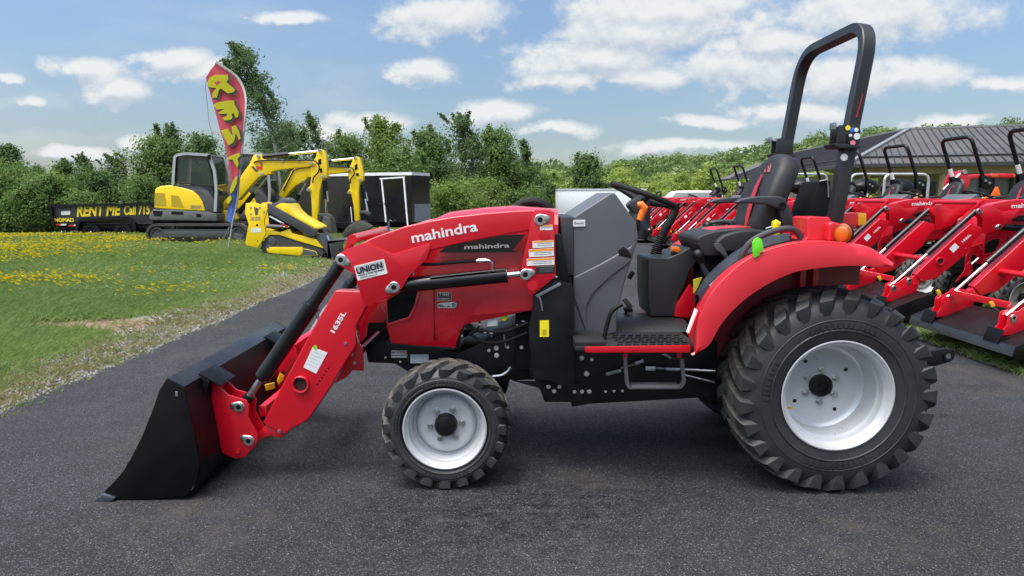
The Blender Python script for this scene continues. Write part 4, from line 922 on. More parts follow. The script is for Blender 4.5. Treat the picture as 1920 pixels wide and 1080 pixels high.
# hitch arm behind the wheel
b = B(); y = 3.84
b.prism(XZ(rF((960, 545), (985, 535), (1030, 528), (1052, 534), (1063, 550), (1058, 568), (1045, 576), (990, 592), (960, 592)), y), y, y + .03, .004)
v = W(*rF((1036, 553))[0], y); b.lathe([(y - .001, .030), (y - .012, .030), (y - .012, .017), (y + .001, .017)], v.x, v.z, 24); b.mi = 1; b.lathe([(y - .006, .0175), (y - .006, 0)], v.x, v.z, 20); b.out('hitch_arm', [BLK, STEEL], TR)
# black hoop and aerial stub standing behind the far loader mast
b = B(); b.tube(smooth_path([W(*p, 4.45) for p in rQ((1285, 628), (1300, 608), (1340, 582), (1400, 570), (1455, 578), (1495, 600), (1512, 628))]), .030, 10)
b.tube([W(*rQ((1378, 572))[0], 4.45), W(*rQ((1376, 555))[0], 4.45)], .008, 6); b.out('hose_bundle', RUBM, TR)
# ------------------------------------------------------------------ front loader (same builder for the row behind, in another pose)
YA = 3.58                                # outer face of the near arm
MP = W(*rB((1437, 165))[0], YA); KP = W(*rB((255, 403))[0], YA); LP = W(*rA((571, 831))[0], 3.55); CPN = W(*rA((538, 712))[0], 3.55)
def rot2(xz, c, a):
    ca, sa = math.cos(a), math.sin(a); return [(c[0] + (x - c[0]) * ca - (z - c[1]) * sa, c[1] + (x - c[0]) * sa + (z - c[1]) * ca) for x, z in xz]
def pin(parent, x, z, y, m, r=.030, tab=0.):
    b = B(m); rows = []
    def ring(t, rr, ext):
        o = []
        for k in range(28):
            a = 2 * math.pi * k / 28; e = max(0, math.cos(a - tab)) ** 6 * ext; o.append((x + (rr + e) * math.cos(a), y - t, z + (rr + e) * math.sin(a)))
        return o
    b.loft([ring(0, r, .022), ring(.005, r, .022), ring(.008, r * .9, .018), ring(.008, r * .68, 0), ring(.014, r * .66, 0), ring(.014, r * .45, 0)], True)
    b.mi = 1; b.loft([ring(.0135, r * .46, 0), ring(.010, r * .40, 0), ring(.010, .0005, 0)], True)
    b.out('pivot_pin', [ZINC, BLKM], parent, 35)
def sticker_lines(parent, px, Y, col=WHT, band=ORS, bandfrac=.28, lines=2):
    """a printed label; px runs round the label from its top left corner"""
    q = [Vector((x, 0, z)) for x, z in XZ(px, Y)]; lerp = lambda u, v: (q[0] * (1 - u) + q[1] * u) * (1 - v) + (q[3] * (1 - u) + q[2] * u) * v
    P4 = lambda u0, u1, v0, v1: [(p.x, p.z) for p in (lerp(u0, v0), lerp(u1, v0), lerp(u1, v1), lerp(u0, v1))]
    b = B(); b.prism(P4(0, 1, 0, 1), Y - .0015, Y); b.mi = 1
    if bandfrac: b.prism(P4(.02, .98, .04, bandfrac), Y - .0022, Y - .001)
    b.mi = 2
    for i in range(lines):
        v = bandfrac + .14 + (1 - bandfrac - .2) * i / max(1, lines); b.prism(P4(.22, .92, v, v + .06), Y - .0022, Y - .001)
    return b.out('warning_sticker', [col, band, GRYT], parent)
def loader(parent, au=0., al=0., ab=0., model='1635L', full=True):
    kp = Vector((*rot2([(KP.x, KP.z)], (MP.x, MP.z), au)[0],)); K2 = (kp.x, kp.y)
    TU = lambda xz: rot2(xz, (MP.x, MP.z), au)
    def TL(xz): return rot2(TU(xz), K2, al - au)
    lp = TL([(LP.x, LP.z)])[0]
    def TB(xz):                          # bucket pose: swing round the lower pivot
        o = TL(xz); return rot2(o, lp, ab - al)
    v3 = lambda xz, y: Vector((xz[0], y, xz[1]))
    for sd_ in (0, 1):
        m = YC if sd_ else None; my = (lambda y: 2 * YC - y) if sd_ else (lambda y: y)
        arm = sub(parent, 'loader_arm')
        # boom from the mast to the knee
        b = B(m); b.prism(TU(XZ(rB((300, 345), (440, 272), (630, 205), (780, 172), (900, 150), (1100, 127), (1280, 113), (1400, 108), (1440, 120), (1440, 240), (1372, 232), (1180, 265), (1000, 300), (860, 332), (785, 350), (700, 450), (500, 560)), YA)), YA + .004, YA + .10, .009, 3); b.out('boom', RED, arm, 40)
        kq = rB((219, 398), (226, 375), (292, 338), (405, 297), (440, 322), (565, 369), (776, 304), (787, 326), (762, 402), (668, 490), (640, 530), (622, 565), (600, 592), (430, 676), (404, 684), (384, 668), (335, 490), (240, 437), (222, 420))
        b = B(m); b.prism(TU(XZ(kq, YA)), YA - .004, YA + .008, .003); b.prism(TU(XZ(kq[:3] + kq[4:], YA)), YA + .092, YA + .104, .003); b.out('knee_plate', RED, arm)
        lo = rH((790, 15), (700, 165), (600, 345), (460, 605), (358, 803), (375, 818), (460, 868), (488, 874), (530, 838), (612, 797), (640, 768), (765, 585), (850, 440), (912, 345), (912, 225), (985, 90), (960, 20))
        b = B(m); b.prism(TL(XZ(lo, YA)), YA, YA + .095, .007, 3); b.prism(TL(XZ(rH((325, 870), (345, 850), (372, 818), (460, 868), (488, 874), (470, 895), (440, 895), (400, 885), (340, 905)), YA)), YA + .012, YA + .085, .006); b.out('lower_beam', RED, arm, 40)
        c = TL(XZ(rH((586, 571)), YA))[0]
        b = B(m); b.lathe([(YA + .001, .046), (YA - .018, .046), (YA - .020, .044), (YA - .018, .037), (YA - .002, .037)], c[0], c[1], 32); b.mi = 1; b.lathe([(YA - .003, .0372), (YA - .002, 0)], c[0], c[1], 32); b.out('cross_tube_end', [RED, mat('dark_tube_inside', (.028, .006, .005), .8)], arm)
        b = B(m)
        for q in rH((683, 574), (697, 554), (710, 535), (722, 516), (735, 497), (748, 478)):
            c = TL(XZ([q], YA))[0]; b.lathe([(YA - .0006, .0052), (YA - .0012, 0)], c[0], c[1], 10)
        b.out('drilled_holes', BLKM, arm)
        for q, r in ((rH((852, 330))[0], .009), (rH((457, 853))[0], .011)):
            c = TL(XZ([q], YA))[0]; b = B(m); b.lathe([(YA, r), (YA - .006, r * .9), (YA - .007, 0)], c[0], c[1], 12); b.out('bolt', ZINC, arm, 25)
        for q, t in ((rB((255, 403))[0], -.5), (rB((570, 567))[0], 3.6), (rB((1437, 165))[0], .2), (rB((1350, 490))[0], .3)):
            c = TU(XZ([q], YA))[0]; pin(arm, c[0], c[1], YA - (.004 if q[0] < 900 else .011), m, tab=t + au)
        if not sd_:
            a, d = TU(XZ(rB((677, 303), (1068, 230)), YA)); text('mahindra', v3(a, YA + .003), v3(d, YA + .003), arm, LETS, bold=.018, height=.052)
            a, d = TL(XZ(rB((213, 842), (284, 720)), YA)); text(model, v3(a, YA - .001), v3(d, YA - .001), arm, LETS, bold=.03, height=.026)
            if full:
                q = XZ(rB((329, 442), (508, 398), (530, 484), (353, 528)), YA - .005); b = B(); b.prism(q, YA - .0062, YA - .004); o = b.out('dealer_sign', WHT, arm)
                Ys = YA - .0065
                q2 = XZ(rB((340, 447), (502, 407), (512, 450), (352, 490)), YA); b = B(); b.prism(q2, Ys, Ys + .001); b.out('sign_panel', mat('sign_grey_panel', (.35, .36, .37), .4), o)
                text('UNION', W(*rB((348, 488))[0], Ys - .001), W(*rB((502, 449))[0], Ys - .001), o, BLST, bold=.035, height=.030)
                text('TRAILER & POWER EQUIPMENT', W(*rB((356, 503))[0], Ys), W(*rB((512, 464))[0], Ys), o, BLST, bold=.03)
                text('CHIPPEWA FALLS, WI', W(*rB((366, 516))[0], Ys), W(*rB((470, 490))[0], Ys), o, GRYT, bold=.01)
                q = XZ(rH((655, 352), (743, 385), (676, 510), (600, 472)), YA - .001); b = B(); b.prism(q, YA - .0025, YA); o = b.out('instruction_card', WHT, arm)
                b = B()
                for i in range(5):
                    f = .16 + i * .15; s0 = Vector(q[0]) * (1 - f) + Vector(q[3]) * f; s1 = Vector(q[1]) * (1 - f) + Vector(q[2]) * f
                    e0, e1 = s0 * .9 + s1 * .1, s0 * .2 + s1 * .8; dd = (Vector(q[3]) - Vector(q[0])) * .012; b.prism([e0, e1, e1 + dd, e0 + dd], YA - .0032, YA - .002)
                b.out('card_print', mat('faint_green_print', (.30, .42, .36), .5), o)
                c = XZ(rH((671, 353)), YA)[0]; b = B(); b.lathe([(YA - .002, .011), (YA - .0045, .011), (YA - .0045, 0)], c[0], c[1], 16); b.out('green_sticker', GRN, o)
            else:
                q = TL(XZ(rH((690, 300), (760, 335), (715, 425), (645, 388)), YA - .001)); b = B(); b.prism(q, YA - .0025, YA); b.out('instruction_card', WHT, arm)
        # lift cylinder under the boom
        lc = sub(parent, 'lift_cylinder'); ys = YA + .045
        p0 = v3(TU(XZ(rB((570, 567)), YA))[0], ys); p1 = v3(TU(XZ(rB((1350, 490)), YA))[0], ys) if not au else v3(XZ(rB((1350, 490)), YA)[0], ys)
        d = (p1 - p0); ln = d.length; d.normalize(); fr_ = lambda t: p0 + d * ln * t
        b = B(m); b.tube([fr_(.05), fr_(.055), fr_(.075), fr_(.078), fr_(.85), fr_(.851), fr_(.862), fr_(.863)], [.02, .032, .037, .040, .040, .043, .043, .03], 20); b.tube([fr_(-.01), fr_(.06)], .03, 12); b.out('cylinder_barrel', CYL, lc, 40)
        b = B(m); b.tube([fr_(.86), fr_(.96)], .0155, 14); b.out('cylinder_rod', CHR, lc); b = B(m); b.tube([fr_(.955), fr_(1.0)], .022, 12); b.out('rod_end', BLK, lc)
        if not sd_:
            hs = sub(parent, 'hydraulic_hose')
            b = B(); b.tube(smooth_path([v3(c, YA + .05) for c in TU(XZ(rB((690, 435), (800, 436), (930, 424), (1055, 415)), YA))]), .0085, 8); b.out('hose', RUBM, hs)
            b = B(); b.tube(fillet([v3(c, YA + .05) for c in TU(XZ(rB((1052, 416), (1125, 410), (1150, 425), (1155, 462)), YA))], .02), .0075, 8); b.tube([v3(c, YA + .05) for c in TU(XZ(rB((1065, 415), (1112, 411)), YA))], .011, 6); b.tube([v3(c, YA + .05) for c in TU(XZ(rB((672, 500), (675, 462)), YA))], .008, 8); b.out('hose_fitting', CHR, hs)
            b = B(); c0, c1 = TU(XZ(rB((780, 512), (1232, 462)), YA)); b.tube([v3(c0, YA + .01), v3(c1, YA + .01)], .006, 6); b.out('feed_pipe', BLK, hs)
        # bucket cylinder
        bc = sub(parent, 'bucket_cylinder'); ys = YA + .05
        p0 = v3(K2, ys); p1 = v3(TB([(CPN.x, CPN.z)])[0], ys); d = (p1 - p0); ln = d.length; d.normalize(); fr_ = lambda t: p0 + d * ln * t
        if full:
            b = B(m); b.tube([fr_(.02), fr_(.30), fr_(.30), fr_(.34)], [.033, .033, .036, .036], 18); b.out('rod_cover', CYL, bc, 40)
            b = B(m); b.tube([fr_(.31), fr_(.315), fr_(.325), fr_(.34), fr_(.82), fr_(.822), fr_(.835)], [.034, .046, .046, .043, .043, .037, .030], 20); b.out('cylinder_barrel', CYL, bc, 40)
            b = B(m); b.tube([fr_(.83), fr_(.955)], .0185, 14); b.out('cylinder_rod', STEEL, bc)
            b = B(m); b.tube([fr_(.95), fr_(1.0)], .028, 12); b.out('rod_end', BLK, bc)
            b = B(m); nn = Vector((-d.z, 0, d.x)); b.tube([fr_(.34) + nn * .04, fr_(.36) + nn * .075, fr_(.40) + nn * .085], .009, 8); b.out('port_fitting', STEEL, bc)
        else:
            b = B(m); b.tube([fr_(.0), fr_(.56), fr_(.565)], [.03, .03, .02], 16); b.out('cylinder_barrel', CYL, bc, 40)
            b = B(m); b.tube([fr_(.56), fr_(.95)], .016, 12); b.tube([fr_(.94), fr_(1.0)], .024, 12); b.out('cylinder_rod', CHR, bc)
        # quick attach bracket
        qa = sub(parent, 'quick_attach'); Yq = 3.55
        qq = rG((637, 512), (641, 430), (668, 436), (722, 488), (812, 514), (828, 540), (824, 600), (850, 650), (873, 690), (868, 728), (810, 800), (756, 811), (690, 778))
        b = B(m); b.prism(TB(XZ(qq, Yq)), Yq, Yq + .012, .003); b.prism(TB(XZ(qq, Yq)), Yq + .105, Yq + .117, .003)
        b.prism(TB(XZ(rG((637, 512), (641, 430), (668, 436), (664, 520), (706, 770), (690, 778)), Yq)), Yq + .012, Yq + .105)
        b.out('attach_plate', RED, qa)
        b = B(m); c = TB(XZ(rG((660, 470), (775, 770)), Yq)); b.lathe([(Yq + .0, .012), (Yq - .01, .012), (Yq - .01, 0)], c[1][0], c[1][1], 16); b.out('plate_boss', RED, qa)
        for q, t in ((rA((538, 712))[0], 3.0), (rA((572, 830))[0], 2.7)):
            c = TB(XZ([q], Yq))[0]; pin(qa, c[0], c[1], Yq, m, .029, t + ab)
        b = B(m); c = TB(XZ(rG((862, 470), (912, 460), (915, 490), (870, 502)), Yq)); b.prism(c, Yq + .13, Yq + .15, .004); b.out('latch_handle', YHAN, qa)
        if full and not sd_:
            b = B(); b.prism(XZ(rG((968, 412), (985, 372), (1005, 352), (1014, 380), (1000, 415), (975, 438)), 3.75), 3.75, 3.77, .004); b.out('latch_lever', YHAN, qa)
    xb = sub(parent, 'loader_cross_member')
    a = TL(XZ(rH((586, 571)), YA))[0]; b = B(); b.cyl((a[0], YA + .09, a[1]), (a[0], 2 * YC - YA - .09, a[1]), .032, 20); b.out('cross_tube', RED, xb)
    k = TU(XZ(rN((1170, 848)), 3.62))[0]; b = B(); b.cyl((k[0], 3.62, k[1]), (k[0], 2 * YC - 3.62, k[1]), .026, 16); b.out('knee_tube', RED, xb)
    for m in (None, YC):
        b = B(m); b.prism(TU(XZ(rN((1095, 945), (1135, 830), (1165, 815), (1195, 830), (1200, 870), (1150, 960)), 3.64)), 3.64, 3.655, .003); b.out('tube_plate', RED, xb)
    c = TB(XZ(rG((875, 590)), 3.6))[0]; b = B(); b.box((c[0] - .02, 3.67, c[1] - .03), (c[0] + .02, 2 * YC - 3.67, c[1] + .03), .004); b.out('attach_bar', RED, xb)
    if full:
        b = B(); b.prism(XZ(rG((975, 345), (1030, 230), (1060, 235), (1080, 300), (1010, 395), (980, 375)), 3.75), 3.75, 4.4, .005); b.out('valve_bracket', RED, xb)
    # bucket
    bk = sub(parent, 'bucket')
    P_ = rG((412, 403), (497, 447), (512, 510), (545, 660), (577, 830), (566, 920), (510, 1000), (230, 1021), (100, 1011))
    F_ = rG((97, 975), (150, 922), (195, 868), (240, 790), (290, 690), (330, 590), (352, 530), (372, 470))
    sidep = TB(XZ(P_ + F_, 3.3))
    for m in (None, YC):
        b = B(m); b.prism(sidep, 3.3, 3.312, .002); b.out('side_plate', BUCK, bk)
        if m is None and full:
            c = TB(XZ(rG((462, 482)), 3.3))[0]; b = B(); b.prism([(c[0] - .006, c[1] - .013), (c[0] + .006, c[1] - .013), (c[0] + .006, c[1] + .013), (c[0] - .006, c[1] + .013)], 3.2985, 3.301, .001); b.out('side_slot', ZINC, bk)
    sh = TB(XZ(rG((412, 403), (497, 447)), 3.3)); lip2 = TB(XZ(rG((430, 425), (490, 460)), 3.3))
    b = B(); b.prism([sh[0], sh[1], lip2[1], lip2[0]], 3.312, 2 * YC - 3.312, .002); b.out('top_lip', mat('bucket_lip_sky_tint', (.020, .022, .026), .3, var=.3, scale=5, rvar=.1, spec=.7), bk)  # bucket black lightened and blued: sky reflection put into the lip colour
    bp = TB(XZ(rG((497, 447), (512, 510), (545, 660), (577, 830), (566, 920), (510, 1000), (230, 1021), (100, 1011)), 3.3)); bp = sm2(bp, 3)
    n = len(bp); off = []
    for i in range(n):
        a, c = Vector(bp[max(0, i - 1)]), Vector(bp[min(n - 1, i + 1)]); t = (c - a).normalized(); off.append((bp[i][0] + t.y * .012, bp[i][1] - t.x * .012))
    b = B(); b.prism(bp + off[::-1], 3.312, 2 * YC - 3.312); b.out('bucket_shell', BUCK, bk, 40)
    ce = TB(XZ(rG((36, 1032), (97, 984), (156, 1004), (150, 1014), (100, 1030)), 3.3)); b = B(); b.prism(ce, 3.285, 2 * YC - 3.285, .002); b.out('cutting_edge', CUTE, bk)
    for m in (None, YC):
        hk = TB(XZ(rG((560, 375), (690, 365), (640, 425), (600, 430)), 3.45)); t0 = TB(XZ(rG((497, 447), (412, 403)), 3.3))
        u = (Vector(t0[0]) - Vector(t0[1])).normalized(); vv = Vector((-u.y, u.x)); a = Vector(t0[0]) - u * .02; e = a + u * .13
        b = B(m); b.prism([a + vv * .010, e + vv * .004, e - vv * .004, a - vv * .0], 3.50, 3.70, .002); b.prism([a, a + u * .07, a + u * .09 - vv * .12, a + u * .04 - vv * .2, a - vv * .2], 3.49, 3.50, .002); b.out('hook_plate', BUCK, bk)
loader(TR)
# mast on both sides of the bonnet
mast = None
for sd_ in (0, 1):
    m = YC if sd_ else None
    mast = sub(TR, 'loader_mast')
    b = B(m); q = rB((1395, 120), (1408, 109), (1500, 108), (1522, 126), (1531, 500), (1490, 535), (1402, 606), (1372, 602), (1325, 470), (1330, 440), (1372, 230)); b.prism(XZ(q, YA - .008), YA - .011, YA - .001, .002); b.prism(XZ(q, YA), YA + .104, YA + .114, .002)
    for p in rB((1462, 255), (1395, 558)):
        c = XZ([p], YA)[0]; b.lathe([(YA - .010, .028), (YA - .015, .026), (YA - .016, 0)], c[0], c[1], 20)
    b.out('mast_plate', RED, mast)
    b = B(m); b.prism(XZ(rB((1400, 600), (1520, 520), (1560, 530), (1620, 545), (1640, 600), (1640, 1150), (1600, 1160), (1500, 1120), (1395, 1110), (1370, 830), (1395, 700)), 3.62), 3.60, 3.72, .006); b.prism(XZ(rB((1525, 250), (1560, 250), (1620, 560), (1525, 560)), 3.66), 3.64, 3.72, .004); b.out('mast_frame', BLK, mast)
    b = B(m); b.box((.13, 3.70, .66), (.30, 3.9, .80), .01); b.out('mast_tie', BLK, mast)
    b = B(m); c = [W(*p, 3.59) for p in rB((1415, 622), (1560, 545))]; b.beam(c[0], c[1], .012, .017, bev=.002); b.tube([W(*p, 3.588) for p in rB((1432, 620), (1445, 660), (1452, 708))], [.005, .007, .003], 8); b.tube([W(*p, 3.588) for p in rB((1450, 512), (1490, 500), (1540, 508))], [.006, .012, .006], 8); b.out('latch_pin', STEEL, mast)
    if not sd_:
        Ys = YA - .0115
        for q, lines, bf in ((rB((1437, 197), (1512, 195), (1512, 226), (1437, 228)), 1, .3), (rB((1392, 292), (1518, 286), (1519, 328), (1393, 334)), 2, .25), (rB((1371, 342), (1518, 334), (1520, 380), (1372, 388)), 2, .3), (rB((1358, 398), (1522, 388), (1523, 432), (1359, 440)), 2, .3)):
            sticker_lines(mast, q, Ys, lines=lines, bandfrac=bf)
        sticker_lines(mast, rB((1410, 442), (1524, 436), (1526, 482), (1411, 488)), Ys, col=BLST, band=GRYT, bandfrac=.16, lines=3)
        b = B(); b.prism(XZ(rB((1436, 765), (1490, 763), (1490, 862), (1436, 862)), 3.60), 3.598, 3.60); o = b.out('yellow_label', YEL, mast)
        b = B(); b.prism(XZ(rB((1450, 818), (1476, 818), (1476, 852), (1450, 852)), 3.598), 3.597, 3.5985); b.out('label_print', mat('ochre_print', (.45, .33, .01), .5), o)
# brush guard between the frame rails, in front of the bonnet
gd = sub(TR, 'brush_guard')
for sd_ in (0, 1):
    m = YC if sd_ else None
    b = B(m); b.prism(XZ(rH((865, 345), (915, 300), (955, 365), (958, 495), (882, 490), (830, 510), (770, 570), (760, 560), (850, 430)), 3.72), 3.72, 3.735, .003); b.out('guard_plate', RED, gd)
    for q in rH((890, 396), (906, 447)):
        c = XZ([q], 3.72)[0]; b = B(m); b.lathe([(3.72, .010), (3.712, .009), (3.711, 0)], c[0], c[1], 12); b.out('bolt', ZINC, gd)
    b = B(m); b.prism(XZ(rH((912, 226), (962, 108), (1095, 68), (1105, 150), (1072, 205), (985, 208), (978, 285), (915, 350)), 3.78), 3.78, 3.80, .003); b.out('guard_side', RED, gd)
    b = B(m); b.tube([W(*p, 3.77) for p in rH((1058, 105), (1085, 145))], .006, 6); b.out('guard_bolt', ZINC, gd)
    b = B(m); b.tube([W(*p, 3.76) for p in rH((950, 355), (1052, 258))], .011, 10); b.out('guard_strut', CHR, gd)
c0, c1 = XZ(rH((930, 330)), 3.8)[0], XZ(rH((1040, 120)), 3.8)[0]
b = B(); b.box((c0[0], 3.80, c0[1] - .05), (c0[0] + .03, 2 * YC - 3.80, c1[1]), .004); b.prism(XZ(rH((980, 205), (1070, 205), (1100, 300), (1040, 330), (940, 340)), 3.82), 3.82, 2 * YC - 3.82, .006); b.out('guard_panel', BLKM, gd)
# pale headlamp edge seen between the arm and the bucket cylinder
b = B(); b.prism(XZ(rH((625, 275), (720, 120), (760, 80), (745, 150), (650, 330), (590, 420), (560, 430), (555, 400)), 4.42), 4.40, 4.46, .01); b.out('work_light_cover', mat('pale_grey_plastic', (.32, .36, .40), .3), gd)
# ------------------------------------------------------------------ the row of red tractors on the grass strip
ORG = Vector((.6, YC, 0))
proto = copy_tree(TR, None, skip=('loader_arm', 'lift_cylinder', 'bucket_cylinder', 'quick_attach', 'bucket', 'loader_cross_member', 'rollover_bar', 'rear_light', 'turn_signal', 'hydraulic_hose', 'plastic_key_tag', 'paper_tag', 'hose_bundle', 'dealer_sign', 'bolt', 'hose_clamp', 'work_light_cover'))
proto.name = 'tractor'
loader(proto, rad(-8), rad(-15), rad(104), model='1626L', full=False)
def row_bar(parent):
    rb = sub(parent, 'rollover_bar')
    hx, hz = 1.80, 1.76; near = 3.66
    for m in (None, YC):
        b = B(m); b.prism([(hx - .06, 1.1), (hx + .01, 1.1), (hx + .05, hz + .02), (hx - .03, hz + .02)], near - .035, near + .035, .008); b.out('lower_post', ROPSM, rb)
        b = B(m); b.prism([(hx - .09, hz + .12), (hx + .04, hz + .10), (hx + .13, hz - .03), (hx + .06, hz - .12), (hx - .07, hz - .09)], near - .055, near - .038, .003); b.prism([(hx - .09, hz + .12), (hx + .04, hz + .10), (hx + .13, hz - .03), (hx + .06, hz - .12), (hx - .07, hz - .09)], near + .038, near + .055, .003)
        b.mi = 1
        for dx, dz in ((.04, -.01), (-.03, .03)): b.lathe([(near - .056, .022), (near - .066, .020), (near - .067, 0)], hx + dx, hz + dz, 12)
        b.out('hinge_bracket', [BLK, ZINC], rb)
        b = B(m); b.prism([(hx - .05, 1.40), (hx + .03, 1.40), (hx + .04, 1.56), (hx - .04, 1.56)], near - .09, near - .04, .004)
        b.mi = 1
        for z in (1.41, 1.49): b.prism([(hx - .04, z), (hx + .022, z), (hx + .026, z + .06), (hx - .035, z + .06)], near - .096, near - .088, .002)
        b.out('signal_lamp', [BLK, AMBY], rb)
        b = B(m); b.prism([(hx - .085, 1.40), (hx - .065, 1.40), (hx - .055, 1.58), (hx - .075, 1.58)], near - .08, near - .05); b.out('white_marker', WHT, rb)
    d = Vector((-.30, 0, .78)); h = Vector((hx - .01, near, hz)); ap = h + d
    path = fillet([h, ap, far(ap), far(h)], .14, 7); b = B(); b.tube(path, .034, 10, up=(.9, 0, .35)); b.out('upper_hoop', BLK, rb, 60)
    b = B(YC); q = h + d * .16; q2 = h + d * .34; b.tube([q, q2], .0352, 10, up=(.9, 0, .35)); b.out('bar_sticker', WHT, rb)
row_bar(proto)
ROWP = [(6.3, 6.5, 'red tractor cut by the right edge, its face-down black bucket lying nearest on the grass'),
        (6.35, 8.5, 'red tractor whose lettered loader arm slopes down just right of the big rear tyre'),
        (6.38, 10.6, 'red tractor in the row whose loader boom runs behind the amber lamps'),
        (6.4, 12.4, 'red tractor in the row with the largest whole rollover hoop against the roof'),
        (6.42, 14.35, 'red tractor in the row whose hoop stands just right of the near rollover post'),
        (6.4, 16.25, 'red tractor in the row whose hoop stands behind the near rollover post'),
        (6.35, 18.5, 'red tractor in the row seen between the seat back and near rollover post'),
        (6.3, 20.9, 'red tractor in the row seen directly behind the black seat back'),
        (6.1, 23.3, 'red tractor seen between steering wheel and seat, second from the far row end'),
        (6.0, 25.8, 'red tractor at the far end of the row beside the joystick boot')]
for i, (dx, zc, lab) in enumerate(ROWP):
    o = proto if i == 0 else copy_tree(proto)
    o.location = (.6 + dx, zc, 0.012); o.rotation_euler = (0, 0, rad([0, 0, 1.5, -1, 1, 0, -2, 1.5, 0, -1][i]))
    tag(o, lab, 'tractor', 'red tractors parked in a row on the grass strip')
# ------------------------------------------------------------------ machines and trailers on the left
TRACKM = mat('dusty_track_rubber', (.045, .043, .040), .8, var=.3)
HOSEM = RUBM
def hull_track(b, x0, x1, z0, z1, y0, y1, n=10):   # stadium-shaped track belt outline
    r = (z1 - z0) / 2; c = (z0 + z1) / 2
    pts = [(x1 - r + r * math.cos(a), c + r * math.sin(a)) for a in np.linspace(-math.pi / 2, math.pi / 2, n)] + [(x0 + r + r * math.cos(a), c + r * math.sin(a)) for a in np.linspace(math.pi / 2, 1.5 * math.pi, n)]
    b.sweep([(x, (y0 + y1) / 2, z) for x, z in pts], [(-.035, -(y1 - y0) / 2), (.035, -(y1 - y0) / 2), (.035, (y1 - y0) / 2), (-.035, (y1 - y0) / 2)], True)
    for i in range(len(pts)):
        a, d = Vector(pts[i - 1]), Vector(pts[i]); ln = (d - a).length; k = max(1, int(ln / .13))
        for j in range(k):
            p = a + (d - a) * (j / k); t = (d - a).normalized(); nn = Vector((t.y, -t.x)); b.prism([p, p + nn * .025, p + nn * .025 + t * .05, p + t * .05], y0 + .01, y1 - .01)
    return pts
def cylp(b, p, q, Y, r0, r1, fr_=.55):
    p, q = W(*p, Y), W(*q, Y); d = q - p; b.mi = 0; b.tube([p, p + d * fr_], r0, 10); b.mi = 1; b.tube([p + d * fr_, q], r1, 8)

